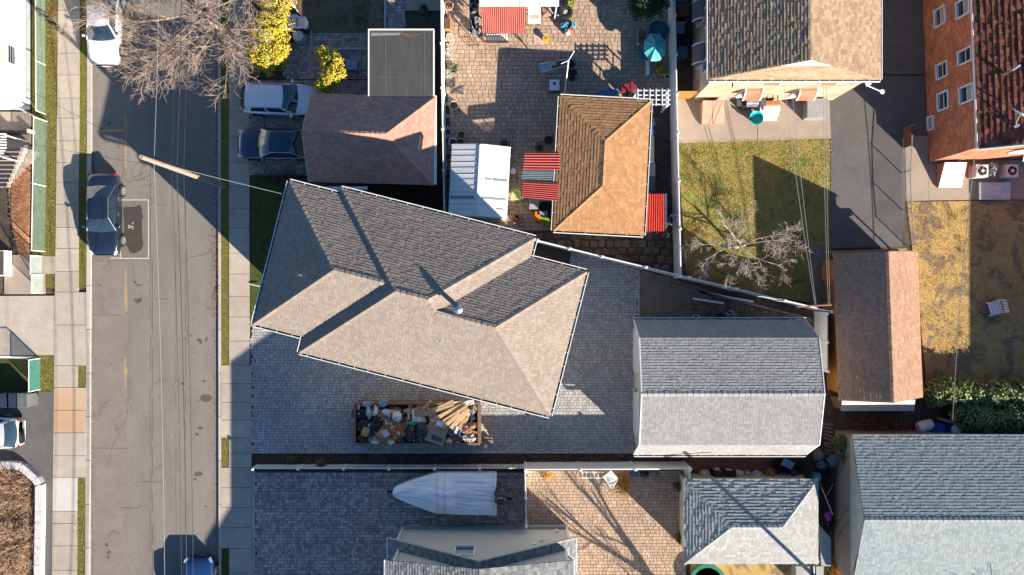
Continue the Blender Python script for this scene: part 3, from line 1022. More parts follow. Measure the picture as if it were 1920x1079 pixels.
for i in range(len(outl)):
    a, b = outl[i], outl[(i + 1) % len(outl)]
    d = Vector((b[0] - a[0], b[1] - a[1], 0)).normalized()
    nn = Vector((d.y, -d.x, 0))
    wn = HF(nn.x, nn.y) - HF(0, 0)
    if math.hypot(b[0] - a[0], b[1] - a[1]) > .5:
        gutter(mh, hp(*a), hp(*b), wn, w=.14)
ins = .5
wl = [(ins, ins), (3.06, ins), (3.06, -.28), (14.83, -.28), (14.83, 6.08), (11.97, 6.08), (11.97, 7.08), (3.06, 7.08), (3.06, 6.78), (ins, 6.78)]
wallbox(mh, [tuple(HF(*q)[:2]) for q in wl], 0, 6.75, SIDING)
for (u_, v_, nu, nv) in ((5, -.28, 0, -1), (8, -.28, 0, -1), (11.5, -.28, 0, -1), (.5, 2, -1, 0), (.5, 5, -1, 0), (14.83, 1.2, 1, 0), (14.83, 4.2, 1, 0), (5, 7.08, 0, 1), (9, 7.08, 0, 1)):
    nrm = HF(nu, nv) - HF(0, 0)
    for zc in (2.2, 5.2):
        window(mh, HF(u_, v_, zc), nrm, 1.0, 1.3)
# roof vents
def on_main(px, py, z):
    return W(px, py, z)


v1 = on_main(566, 516, 7.85)
MB().lathe([(.06, -.5), (.06, .55), (.05, .55), (.05, .4)], v1, 12).build('vent_pipe', GALV, mh)
MB().lathe([(.22, -.28), (.07, -.12)], v1, 12).build('vent_flashing', GALV, mh)
v2 = on_main(862, 580, 8.6)
MB().lathe([(.11, -.5), (.11, .75), (.2, .8), (.2, .92), (.02, 1.0)], v2, 14).build('flue_pipe', GALV, mh)
MB().obox(v2 + Vector((.05, -.1, -.05)), (.28, .24, .02), UA, R(-28)).build('flue_flashing', GALV, mh)
v3 = on_main(829, 640, 7.75)
MB().lathe([(.065, -.4), (.065, .42), (.045, .42), (.045, .25)], v3, 12).build('vent_pipe', WMET, mh)
MB().lathe([(.2, -.22), (.075, -.05)], v3, 12).build('vent_flashing', GALV, mh)

# ---- grey gambrel garage
gg = thing('gambrel_garage', 'grey shingled gambrel garage at the end of the grey paver forecourt', 'garage', (11.5, -5.5, 0))
gx0, gx1 = 6.77, 16.3
prof = [(-1.79, 2.4), (-2.67, 4.25), (-5.53, 4.95), (-8.35, 4.25), (-9.27, 2.4)]
for k, ((ya, za), (yb, zb)) in enumerate(zip(prof[:-1], prof[1:])):
    lo, hi = ((ya, za), (yb, zb)) if za < zb else ((yb, zb), (ya, za))
    f = [(gx0, lo[0], lo[1]), (gx1, lo[0], lo[1]), (gx1, hi[0], hi[1]), (gx0, hi[0], hi[1])]
    rf = MB().slab(f, .06).build('roof', ROOFBASE, gg)
    shingles(rf, f, SH_GREY, 0.15, 0.17, 0.018)
caps(gg, [((gx0, -5.53, 4.96), (gx1, -5.53, 4.96))], SH_GREY, .16, .3)
for xx, s in ((gx0 - .03, -1), (gx1 + .03, 1)):
    for (ya, za), (yb, zb) in zip(prof[:-1], prof[1:]):
        b = MB()
        d = .22
        b.add([(xx, ya, za + .04), (xx, yb, zb + .04), (xx, yb, zb - d), (xx, ya, za - d), (xx + .05 * -s, ya, za + .04), (xx + .05 * -s, yb, zb + .04), (xx + .05 * -s, yb, zb - d), (xx + .05 * -s, ya, za - d)],
              [(0, 1, 2, 3), (4, 5, 6, 7), (0, 1, 5, 4), (2, 3, 7, 6)])
        b.build('rake_board', WHITE, gg)
    xi = xx - s * .38
    MB().face([(xi, -1.9, 2.3), (xi, -2.7, 4.1), (xi, -5.53, 4.8), (xi, -8.3, 4.1), (xi, -9.1, 2.3)]).build('gable', SIDING, gg)
gutter(gg, (gx0, -1.79, 2.4), (gx1, -1.79, 2.4), (0, 1, 0), inside_mat=pm('gutter_copper_green', (0.16, 0.30, 0.26), (0.02, .02, .02), scale=.35, contrast=.6), hang=.78)
gutter(gg, (gx1, -9.27, 2.4), (gx0, -9.27, 2.4), (0, -1, 0), hang=.9)
wallbox(gg, [(gx0 + .35, -9.0), (gx1 - .35, -9.0), (gx1 - .35, -2.05), (gx0 + .35, -2.05)], 0, 2.35, SIDING)
for yy in (-3.6, -7.2):
    d_ = MB().box(gx0 + .31, gx0 + .345, yy - 1.25, yy + 1.25, .12, 2.1).build('garage_door', WHITE, gg)
    for kk in range(4):
        MB().box(gx0 + .295, gx0 + .312, yy - 1.2, yy + 1.2, .16 + kk * .49, .6 + kk * .49).build('door_panel', WHITE, d_)
MB().lathe([(.1, 0), (.13, .06), (.09, .14), (.02, .16)], (gx0 - .12, -5.5, 3.6), 12).build('lantern', GALV, gg)

# ---- tan hip garage, brown neighbours, small slate hip shed
BRK_W = pm('cream_wall', (0.5, 0.45, 0.38), rough=.8)
hip_house('tan_garage', 'orange tan hip roofed garage on the paver patio beside the long white fence', 'garage', (5.015, 6.8), 2.52, 3.75, R(-3.0), 2.15, 3.0, BRK_W, SH_TAN, ROOFBASE, 0.175, 0.24, trim=WHITE, hang=1.1)
tl, _ = hip_house('brown_garage', 'brown shingle garage with two cars nosed up to it', 'garage', (-7.73, 8.19), 2.43, 3.44, R(-1.6), 2.6, 4.15, BRK_W, SH_BROWN2, ROOFBASE, 0.17, 0.3, ends=(0, 1), ridge_axis='x', gut=False)
MB().box(-11.05, -8.0, 5.42, 5.58, 2.44, 2.56).build('gutter', WHITE, tl)
MB().box(-4.32, -4.17, 5.7, 10.6, 2.5, 2.62).build('gutter', WHITE, tl)
ORANGE = pm('orange_wall', (0.46, 0.19, 0.045), (0.33, 0.13, 0.03), rough=.8, scale=1.2)
bg_, BF = hip_house('ridge_garage', 'dark brown and peach gable roofed garage between clotheslines and straw lawn', 'garage', (20.34, -2.12), 2.34, 4.06, R(2.1), 2.3, 3.75, ORANGE, SH_BROWN, ROOFBASE, 0.16, 0.26, ends=(0, 0), gut=False, trim=pm('brown_trim', (0.25, .16, .12), rough=.8))
MB().obox(BF(0, 4.1, 1.6), (2.1, .16, .05), R(2.1)).build('porch_roof', SH_BROWN, bg_)
for xx in (-2.05, 2.05):
    MB().cyl(BF(xx, 4.2, 0), BF(xx, 4.2, 1.58), .05).build('post', WOODG, bg_)
for yy in (3.05, 1.9, .9):                                       # orange door leaves on the clothesline side
    MB().obox(BF(-2.12, yy, 1.05), (.03, .42, .95), R(2.1)).build('door_leaf', ORANGE if yy != 1.9 else pm('brown_door', (.2, .09, .04)), bg_)
ls = thing('lean_to', 'low cream topped lean-to against the end of the brown and peach garage', 'shed', (20.6, -7, 0))
a0, a1 = W(1579, 752, 1.9), W(1716, 750, 1.9)
b0, b1 = W(1577, 771, 1.35), W(1714, 771, 1.35)
MB().slab([b0, b1, a1, a0], .05).build('roof', pm('cream_panel', (.52, .47, .36), (.44, .4, .31), rough=.7), ls)
wallbox(ls, [(b0.x + .1, b0.y + .05), (b1.x - .1, b1.y + .05), (a1.x - .1, a1.y), (a0.x + .1, a0.y)], 0, 1.28, pm('brown_board', (.26, .16, .1), rough=.9))
hip_house('slate_shed', 'small slate blue hip roofed shed behind the row of bins and bags', 'shed', (13.2, -12.92), 2.34, 3.71, 0, 2.55, 3.6, BRK_W, SH_PALE, ROOFBASE, 0.17, 0.28, ridge_axis='x', gut=False, th=.03)
ext = thing('shed_canopy', 'low flat slate canopy on the side of the slate hip roofed shed', 'canopy', (17.3, -14, 0))
MB().slab([W(1536, 985, 1.9), W(1558, 1010, 1.9), W(1558, 1062, 1.9), W(1540, 1062, 1.9)], .06).build('roof', SH_PALE, ext)
for q in ((1554, 1014), (1554, 1058), (1541, 1058)):
    p = W(*q, 1.85)
    MB().cyl((p.x, p.y, 0), p, .04).build('post', WOODG, ext)

# ---- block walled garage, lower right
bgz, bzr = 2.6, 4.1
bl = thing('block_garage', 'wide garage with blue grey shingles and cracked block side wall', 'garage', (25, -12.4, 0))
bx0, bx1 = 18.76, 31.5
for f, sm in (([(bx1, -8.11, bgz), (bx0, -8.11, bgz), (bx0, -12.37, bzr), (bx1, -12.37, bzr)], SH_BLUE), ([(bx0, -16.63, bgz), (bx1, -16.63, bgz), (bx1, -12.37, bzr), (bx0, -12.37, bzr)], SH_PALE)):
    rf = MB().slab(f, .05).build('roof', ROOFBASE, bl)
    shingles(rf, f, SH_BLUE, 0.165, 0.2, 0.018)
caps(bl, [((bx0, -12.37, bzr + .01), (bx1, -12.37, bzr + .01))], SH_BLUE)
BLOCK = pm('block_wall', (0.30, 0.265, 0.235), (0.2, 0.175, 0.155), rough=.95, scale=.9, contrast=.2, fine=.15)
wallbox(bl, [(bx0 + .12, -16.4), (bx1 - .2, -16.4), (bx1 - .2, -8.35), (bx0 + .12, -8.35)], 0, 2.1, BLOCK)
MB().slab([(bx0 + .14, -16.4, 2.1), (bx0 + .14, -12.37, bzr - .1), (bx0 + .14, -8.35, 2.1), (bx0 + .14, -8.35, 2.1)][:3], .05).build('gable', pm('pale_green_siding', (.45, .48, .42), rough=.7), bl)
MB().slab([(bx0 + .15, -16.4, 2.1), (bx0 + .15, -16.4, 2.55), (bx0 + .15, -8.35, 2.55), (bx0 + .15, -8.35, 2.1)], .03).build('frieze', MATS['pale_green_siding'], bl)
for _ in range(5):
    y_ = random.uniform(-15.5, -9.5)
    pts = [(bx0 + .105, y_ + k * .3 + random.uniform(-.1, .1), .15 + k * .3) for k in range(7)]
    MB().tube(pts, .012, 4).build('wall_crack', BLACK, bl)

# ---- flat roofed addition
fr = thing('flat_roof_addition', 'flat grey membrane roofed addition with white edging beside the small lawn', 'outbuilding', (-6, 12.3, 0))
fx0, fx1, fy0, fy1 = -7.86, -4.35, 10.55, 14.17
MEMB = pm('roof_membrane', (0.062, 0.062, 0.063), (0.045, 0.045, 0.046), rough=.8, scale=1.2, stretch=(3, .5, 1), fine=.08)
MB().box(fx0, fx1, fy0, fy1, 2.55, 2.7).build('roof', MEMB, fr)
for i_, xs in enumerate((-7.0, -4.85)):
    MB().box(xs, xs + .05, fy0 + .1, fy1 - .1, 2.7, 2.71).build('membrane_seam', pm('seam_grey', (.1, .1, .1)), fr)
MB().box(fx0 + .1, fx1 - .1, 11.6, 11.63, 2.7, 2.708).build('membrane_seam', pm('seam_grey', (.1, .1, .1)), fr)
MB().face([(-6.1, 13.95, 2.712), (-5.7, 13.75, 2.712), (-5.1, 13.9, 2.712), (-4.9, 14.02, 2.712), (-6.1, 14.02, 2.712)]).build('torn_corner', pm('roof_board', (.12, .08, .055)), fr)
MB().face([(-7.75, 13.85, 2.711), (-6.2, 13.9, 2.711), (-6.1, 14.03, 2.711), (-7.75, 14.03, 2.711)]).build('peeled_strip', pm('peel', (.24, .22, .2)), fr)
for q in ((fx0 - .06, fx0, fy0, fy1), (fx1, fx1 + .06, fy0, fy1), (fx0 - .06, fx1 + .06, fy1, fy1 + .07)):
    MB().box(*q, 2.5, 2.74).build('edge_trim', WHITE, fr)
wallbox(fr, [(fx0 + .1, fy0 + .1), (fx1 - .1, fy0 + .1), (fx1 - .1, fy1 - .1), (fx0 + .1, fy1 - .1)], 0, 2.54, BRK_W)

# ---- white metal shed
ws = thing('metal_shed', 'white ribbed metal garden shed on the patio beside red corrugated awning', 'shed', (-1.82, 5.94, 0))
SF = frame2((-1.82, 5.92), R(-3))
MB().box(0, 0, 0, 0, 0, 0)
for sx in (-1, 1):
    npan = 6
    for k in range(npan):
        y0, y1 = -1.97 + k * 3.94 / npan, -1.97 + (k + 1) * 3.94 / npan - .012
        f = [SF(sx * 1.64, y0, 2.1), SF(sx * 1.64, y1, 2.1), SF(0.02 * sx, y1, 2.62), SF(.02 * sx, y0, 2.62)]
        pn = MB().slab(f, .02).build('roof_panel', WMET, ws)
        for e in (y0 + .02, (y0 + y1) / 2):
            MB().tube([SF(sx * 1.63, e, 2.115), SF(.03 * sx, e, 2.635)], .012, 4).build('rib', WMET, pn)
MB().obox(SF(0, 0, 2.64), (.07, 1.98, .02), R(-3)).build('ridge_cap', WMET, ws)
wallbox(ws, [tuple(SF(x, y)[:2]) for x, y in ((-1.55, -1.88), (1.55, -1.88), (1.55, 1.88), (-1.55, 1.88))], 0, 2.08, WMET)
for sy in (-1, 1):
    MB().face([SF(-1.55, sy * 1.88, 2.08), SF(1.55, sy * 1.88, 2.08), SF(0, sy * 1.88, 2.56)]).build('gable', WMET, ws)
    MB().slab([SF(-1.66, sy * 1.98, 2.02), SF(1.66, sy * 1.98, 2.02), SF(1.66, sy * 1.98, 2.12), SF(0, sy * 1.98, 2.64), SF(-1.66, sy * 1.98, 2.12)], .03).build('fascia', WMET, ws)
for x, y, w_, h_ in ((.5, .12, .18, .05), (1.15, .12, .42, .06), (-.9, -.95, .7, .09), (.9, -.95, .7, .06), (1.2, -1.5, .2, .04)):
    zz = 2.62 - abs(x) * .317 + .028
    MB().obox(SF(x, y, zz), (w_, h_, .006), R(-3), ry=math.atan(.317) * (1 if x > 0 else -1)).build('roof_slot', GREYM, ws)

# ---- brick house, upper right
BR_BUFF = brick_mat('brick_buff', (0.50, 0.34, 0.215), (0.42, 0.27, 0.16), (0.5, 0.43, 0.34))
bh = thing('buff_brick_house', 'buff brick house with awnings and a tan shingled roof with dark side', 'house', (14.6, 16, 0))
hx0, hx1, hy0, hzE, hzR = 10.15, 19.0, 10.74, 5.4, 7.5
hxm = (hx0 + hx1) / 2
HN = 24.0
for f in ([(hx0, HN, hzE), (hx0, hy0, hzE), (hxm, hy0 + .35, hzR), (hxm, HN, hzR)], [(hx1, hy0, hzE), (hx1, HN, hzE), (hxm, HN, hzR), (hxm, hy0 + .35, hzR)]):
    rf = MB().slab(f, .06).build('roof', ROOFBASE, bh)
    shingles(rf, f, SH_HOUSE, 0.16, 0.24, 0.03)
f = [(hx0, hy0, hzE), (hx1, hy0, hzE), (hxm + 1.25, hy0 + .27, hzR - .58), (hxm - 1.25, hy0 + .27, hzR - .58)]
rf = MB().slab(f, .04).build('roof', ROOFBASE, bh)
shingles(rf, f, SH_HOUSE, 0.14, 0.3, 0.02)
MB().slab([(hxm - 1.25, hy0 + .25, hzR - .58), (hxm + 1.25, hy0 + .25, hzR - .58), (hxm, hy0 + .34, hzR + .02)], .03).build('gable_vent', WHITE, bh)
gutter(bh, (hx0, hy0, hzE), (hx1, hy0, hzE), (0, -1, 0), inside_mat=BLACK, hang=.62)
gutter(bh, (hx0, HN, hzE), (hx0, hy0, hzE), (-1, 0, 0), w=.1, inside_mat=BLACK, hang=.8)
gutter(bh, (hx1, hy0, hzE), (hx1, HN, hzE), (1, 0, 0), w=.1, inside_mat=BLACK, hang=.8)
wallbox(bh, [(10.58, 10.95), (18.72, 10.95), (18.72, HN - .3), (10.58, HN - .3)], 0, hzE - .02, BR_BUFF)
AW_P = pm('awning_peach', (0.44, 0.17, 0.10), rough=.6, scale=2)
AW_B = pm('awning_brown', (0.16, 0.12, 0.115), rough=.6, scale=2)


def awning(parent, c, nrm, w, h, out, mat):
    c, n = Vector(c), Vector(nrm)
    s = Vector((0, 0, 1)).cross(n).normalized()
    o = MB().grid(lambda u, v: c + s * (u - .5) * w + n * (out * math.sin(v * 1.35) + .02) - Vector((0, 0, h * (1 - math.cos(v * 1.45)) * 1.05)), 2, 6).build('awning', mat, parent)
    for e in (-.5, .5):
        MB().grid(lambda u, v: c + s * (e * w + (u - .5) * .08) + n * (out * math.sin(v * 1.35) + .035) - Vector((0, 0, h * (1 - math.cos(v * 1.45)) * 1.05 - .015)), 1, 6).build('stripe', WHITE, o)
        pass
        b = MB()
        ps = [c + s * e * w + n * (out * math.sin(v / 6 * 1.35) + .02) - Vector((0, 0, h * (1 - math.cos(v / 6 * 1.45)) * 1.05)) for v in range(7)]
        b.add([c + s * e * w - Vector((0, 0, h))] + ps, [tuple(range(8))])
        b.build('side_panel', mat, o)
    return o


for x in (13.35, 16.35):
    awning(bh, (x, 10.95, 2.75), (0, -1, 0), .95, .75, .5, AW_P)
    window(bh, (x, 10.95, 1.9), (0, -1, 0), .95, 1.4)
    awning(bh, (x + .35, 10.95, 4.75), (0, -1, 0), .95, .5, .22, AW_P)
for y in (15.3, 12.9, 18.5):
    awning(bh, (10.58, y, 3.0), (-1, 0, 0), 1.05, .8, .55, AW_B)
    window(bh, (10.58, y, 2.1), (-1, 0, 0), .9, 1.4)
for y in (14.2, 17.0):
    awning(bh, (10.58, y, 5.0), (-1, 0, 0), 1.05, .6, .4, AW_B)
window(bh, (10.58, 12.1, 3.2), (-1, 0, 0), .55, .9, bars=False)
MB().cyl((11.6, 10.9, 4.6), (11.6, 10.55, 4.6), .04).build('wall_spigot', BLACK, bh)
an = thing('wall_antenna', 'white satellite arm bracketed to the eave of the buff brick house', 'antenna', (18.7, 10.5, 4.6))
MB().tube([(18.5, 10.75, 4.9), (18.6, 10.5, 4.95), (19.3, 10.2, 4.95)], .035, 6).build('arm', WMET, an)
MB().lathe([(.02, 0), (.08, .02), (.13, .05)], (19.3, 10.2, 4.93), 14).build('dish', WMET, an)
MB().obox((18.55, 10.6, 5.0), (.14, .1, .03), .5).build('bracket', WMET, an)

# ---- red brick building, far right
BR_RED = brick_mat('brick_red', (0.62, 0.20, 0.08), (0.24, 0.072, 0.04), (0.42, 0.23, 0.15), bw=.24, bh=.1)
rb = thing('red_brick_building', 'red brick building with rows of white framed windows beside the shaded driveway', 'building', (26, 14, 0))
RF = frame2((24.38, 7.33), R(2.2))
poly = [tuple(RF(x, y)[:2]) for x, y in ((0, 0), (11, 0), (11, 18), (0, 18))]
wallbox(rb, poly, 0, 5.1, BR_RED)
for f in ([RF(-.12, 18, 5.1), RF(-.12, -.12, 5.1), RF(5.5, -.12, 7.5), RF(5.5, 18, 7.5)], [RF(11.1, -.12, 5.1), RF(11.1, 18, 5.1), RF(5.5, 18, 7.5), RF(5.5, -.12, 7.5)]):
    rf = MB().slab(f, .05).build('roof', ROOFBASE, rb)
    shingles(rf, f, SH_RED, 0.27, 0.24, 0.05)
MB().face([RF(0, .0, 5.05), RF(11, 0, 5.05), RF(5.5, 0, 7.8)]).build('gable', BR_RED, rb)
gutter(rb, RF(-.12, 18, 5.1), RF(-.12, -.12, 5.1), RF(-1, 0) - RF(0, 0), w=.09, inside_mat=BLACK, hang=1.4)
MB().tube([RF(-.1, -.14, 5.12), RF(5.5, -.14, 7.93)], .06, 6).build('rake_board', SIDING, rb)
nW = RF(-1, 0) - RF(0, 0)


def redwin(py0, py1, x_, zc, w_, h_):
    p0, p1 = W(x_, py0, zc), W(x_, py1, zc)
    yl = ((p0.y + p1.y) / 2 - 7.33) / math.cos(R(2.2))
    window(rb, RF(0, yl, zc), nW, abs(p0.y - p1.y) * w_, h_, depth=.09)


for a, b in ((14, 48), (118, 146), (172, 206)):
    redwin(a, b, 1775, 1.9, .85, .85)
for a, b in ((-2, 30), (92, 118), (160, 192)):
    redwin(a, b, 1824, 4.1, .85, 1.0)
redwin(218, 244, 1745, .55, .8, .4)
nS = RF(0, -1) - RF(0, 0)
window(rb, RF(3.4, 0, 3.4), nS, .9, 1.1)
MB().slab([RF(2.9, -.02, 4.25), RF(3.9, -.02, 4.25), RF(3.9, -.7, 3.95), RF(2.9, -.7, 3.95)], .03).build('awning', WMET, rb)
dish = thing('satellite_dish', 'large white satellite dish mounted on the red tiled roof', 'satellite dish', RF(1.1, 1.2, 5.7))
dl = RF(1.25, 1.3, 6.35)
M_ = Matrix.Translation(dl) @ Matrix.Rotation(R(-62), 4, 'X') @ Matrix.Rotation(R(25), 4, 'Y')
b = MB(M_)
b.lathe([(.02, 0), (.2, .015), (.36, .05), (.5, .1), (.5, .115), (.36, .065), (.02, .015)], (0, 0, 0), 22)
b.build('reflector', WMET, dish, smooth=True)
MB().tube([dl + Vector((0, 0, -.05)), RF(1.35, 1.0, 5.85), RF(1.4, .85, 5.83)], .04, 7).build('mast', GALV, dish)
MB().obox(RF(1.4, .85, 5.84), (.16, .07, .03), R(20)).build('foot', GALV, dish)
vt = thing('roof_vent', 'bent grey vent flashing sticking out of the red tiled roof', 'vent', RF(.9, 3.6, 5.7))
MB().tube([RF(1.0, 3.6, 5.6), RF(1.0, 3.6, 6.3), RF(1.25, 3.8, 6.5)], .06, 8).build('pipe', GALV, vt)

# ---- white clapboard house, upper left edge
wh = thing('white_house', 'white sided house at the edge behind the green mesh fence', 'house', (-32, 16, 0))
SIDE_W = pm('white_siding', (.66, .68, .7), (.62, .64, .66), rough=.5, scale=.6, fine=.02)
wallbox(wh, [(-37, 10.4), (-28.2, 10.4), (-28.2, 24), (-37, 24)], 0, 5.4, SIDE_W)
for k in range(26):
    z0 = .25 + k * .2
    MB().slab([(-28.19, 10.42, z0), (-28.19, 23.9, z0), (-28.175, 23.9, z0 + .004), (-28.175, 10.42, z0 + .004)], .006).build('clapboard_edge', SIDE_W, wh)
window(wh, (-28.2, 13.1, 2.1), (1, 0, 0), 1.0, 1.25)
for f in ([(-27.8, 10.0, 5.4), (-27.8, 24.4, 5.4), (-32.6, 24.4, 7.8), (-32.6, 10.0, 7.8)], [(-37.4, 24.4, 5.4), (-37.4, 10.0, 5.4), (-32.6, 10.0, 7.8), (-32.6, 24.4, 7.8)]):
    rf = MB().slab(f, .06).build('roof', SH_GREY, wh)
MB().face([(-37, 10.41, 5.4), (-28.2, 10.41, 5.4), (-32.6, 10.41, 7.7)]).build('gable', SIDE_W, wh)

# ---- cape house with shed dormers, bottom edge
ch = thing('cape_house', 'grey sided cape house with gable end and shed dormers beside the covered boat', 'house', (-1.6, -19, 0))
SAGE = pm('sage_siding', (0.50, 0.49, 0.43), (0.475, 0.465, 0.41), rough=.7, scale=.5, fine=.03)
cxm, cY, cS = -1.63, -13.6, -23.8
zE, zR_ = 3.35, 6.9
for f in ([(-6.74, cY, zE), (-6.74, cS, zE), (cxm, cS, zR_), (cxm, cY, zR_)], [(3.47, cS, zE), (3.47, cY, zE), (cxm, cY, zR_), (cxm, cS, zR_)]):
    rf = MB().slab(f, .07).build('roof', ROOFBASE, ch)
    shingles(rf, f, SH_CAPE, 0.15, 0.22, 0.02)
caps(ch, [((cxm, cY, zR_ + .01), (cxm, -14.2, zR_ + .01))], SH_CAPE)
wallbox(ch, [(-6.34, cS + .4), (3.17, cS + .4), (3.17, -14.0), (-6.34, -14.0)], 0, zE, SAGE)
MB().slab([(-6.34, cS + .4, zE - .02), (3.17, cS + .4, zE - .02), (cxm, cS + .4, zR_ - .2)], .1).build('gable', SAGE, ch)
MB().slab([(-6.1, cS + .5, zE), (2.85, cS + .5, zE), (2.85, cS + .5, 6.05), (cxm, cS + .5, 7.2), (-6.1, cS + .5, 6.05)], .1).build('dormer_end', SAGE, ch)
MB().slab([(-6.34, -14.0, zE - .02), (3.17, -14.0, zE - .02), (cxm, -14.0, zR_ - .2)], .1).build('gable', SAGE, ch)
for sx, xe in ((-1, -6.74), (1, 3.47)):
    b = MB()
    b.add([(xe, cY + .03, zE + .03), (cxm, cY + .03, zR_ + .03), (cxm, cY + .03, zR_ - .16), (xe, cY + .03, zE - .16), (xe, cY, zE + .03), (cxm, cY, zR_ + .03), (cxm, cY, zR_ - .16), (xe, cY, zE - .16)],
          [(0, 1, 2, 3), (4, 5, 6, 7), (0, 1, 5, 4)])
    b.build('rake_board', pm('pale_trim', (.42, .42, .38)), ch)
    MB().box(xe - .06 * (sx < 0) , xe + .06 * (sx > 0), cS, cY, zE - .12, zE + .03).build('gutter', WHITE, ch)
    wx = -6.34 if sx < 0 else 3.17
    MB().box(wx - .07, wx + .07, -14.02, -13.93, .1, zE).build('corner_board', WHITE, ch)
    # shed dormer
    dx = -6.1 if sx < 0 else 2.85
    ex = -6.43 if sx < 0 else 3.12
    f = [(ex, -13.8, 6.12), (ex, cS + .3, 6.12), (cxm + sx * .02, cS + .3, 7.35), (cxm + sx * .02, -13.8, 7.35)]
    rf = MB().slab(f if sx < 0 else [f[1], f[0], f[3], f[2]], .06).build('dormer_roof', ROOFBASE, ch)
    shingles(rf, f if sx < 0 else [f[1], f[0], f[3], f[2]], SH_CAPE, 0.15, 0.22, 0.02)
    MB().slab([(dx, -14.15, 3.8), (dx, -14.15, 6.1), (cxm, -14.15, 7.25), (cxm, -14.15, 6.6)], .05).build('dormer_cheek', SAGE, ch)
    MB().box(min(dx, dx + .1 * sx), max(dx, dx + .1 * sx), cS + .5, -14.16, 3.7, 6.05).build('dormer_wall', SAGE, ch)
    MB().box(dx - .06, dx + .06, -14.16, -14.05, 3.8, 6.0).build('corner_board', WHITE, ch)
    MB().box(ex - .05, ex + .05, cS + .3, -13.8, 6.02, 6.14).build('gutter', WHITE, ch)
MB().box(-6.3, 3.1, -13.99, -13.85, .1, .55).build('foundation', pm('grey_foundation', (.3, .3, .3)), ch)
MB().cyl((1.6, -13.9, 3.0), (1.6, -13.75, 3.0), .1).build('wall_lamp', WMET, ch)
MB().box(1.05, 1.3, -13.98, -13.86, 3.3, 3.5).build('wall_vent', WMET, ch)
MB().obox((2.55, -13.9, 1.1), (.07, .07, .12)).build('wall_lamp', WMET, ch)
window(ch, (-2.5, -13.88, 4.6), (0, 1, 0), .95, 1.15)
MB().tube([(3.0, -14.6, 6.0), (3.3, -14.7, 5.8), (3.3, -14.75, 3.6)], .045, 6).build('downpipe', WHITE, ch)
MB().tube([(-6.2, -13.9, .3), (-5.4, -13.85, .3)], .05, 6).build('drain_pipe', WHITE, ch)

# ---- houses and trees beyond the frame whose shade the photograph shows
oh = thing('neighbour_house', 'house standing past the straw lawn whose shade falls across it', 'house', (40, -4, 0))
wallbox(oh, [(35.4, -15), (45, -15), (45, 2.6), (35.4, 2.6)], 0, 5.0, SIDING)
for f in ([(35.0, 3, 5.1), (35.0, -15.4, 5.1), (40.2, -15.4, 6.9), (40.2, 3, 6.9)], [(45.4, -15.4, 5.1), (45.4, 3, 5.1), (40.2, 3, 6.9), (40.2, -15.4, 6.9)]):
    MB().slab(f, .08).build('roof', SH_BROWN, oh)
for y0 in (2.6, -15):
    MB().face([(35.4, y0, 5.0), (45, y0, 5.0), (40.2, y0, 6.8)]).build('gable', SIDING, oh)

sh_ = thing('neighbour_house', 'house standing past the cape house whose shade reaches the pavement', 'house', (-1.4, -31, 0))
wallbox(sh_, [(-6.0, -36), (3.6, -36), (3.6, -26.3), (-6.0, -26.3)], 0, 6.9, SIDING)
for f in ([(-6.4, -25.9, 7.0), (-6.4, -36.4, 7.0), (-1.2, -36.4, 9.0), (-1.2, -25.9, 9.0)], [(4.0, -36.4, 7.0), (4.0, -25.9, 7.0), (-1.2, -25.9, 9.0), (-1.2, -36.4, 9.0)]):
    MB().slab(f, .08).build('roof', SH_GREY, sh_)
for y0 in (-26.3, -36):
    MB().face([(-6.0, y0, 6.9), (3.6, y0, 6.9), (-1.2, y0, 8.9)]).build('gable', SIDING, sh_)
# ---------------------------------------------------------------- fences
def vinyl_fence(label, pts, h=1.83, posts=None, span=2.45, mat=None):
    """solid panel fence through ground points pts (world)"""
    pts = [Vector((p[0], p[1], 0)) for p in pts]
    t = thing('vinyl_fence', label, 'fence', pts[0])
    mat = mat or WHITE
    first = True
    for a, b in zip(pts[:-1], pts[1:]):
        ln = (b - a).length
        n = max(1, round(ln / span))
        d = (b - a).normalized()
        ang = math.atan2(d.y, d.x)
        for k in range(n + 1):
            if k == 0 and not first:
                continue
            c = a + d * (ln * k / n)
            p = MB().obox(c + Vector((0, 0, h / 2 + .04)), (.065, .065, h / 2 + .04), ang).build('post', mat, t)
            MB().obox(c + Vector((0, 0, h + .115)), (.08, .08, .035), ang, taper=.35).build('post_cap', mat, p)
        first = False
        for k in range(n):
            c = a + d * (ln * (k + .5) / n)
            w = ln / n / 2 - .066
            p = MB().obox(c + Vector((0, 0, h / 2 + .02)), (w, .016, h / 2 - .1), ang).build('panel', mat, t)
            for zz in (h - .05, .12):
                MB().obox(c + Vector((0, 0, zz)), (w, .032, .07), ang).build('rail', mat, p)
            for s in range(1, int(w * 2 / .3)):
                cc = c + d * (-w + s * .3)
                MB().obox(cc + Vector((0, 0, h / 2)), (.006, .021, h / 2 - .13), ang).build('board_joint', mat, p)
    return t


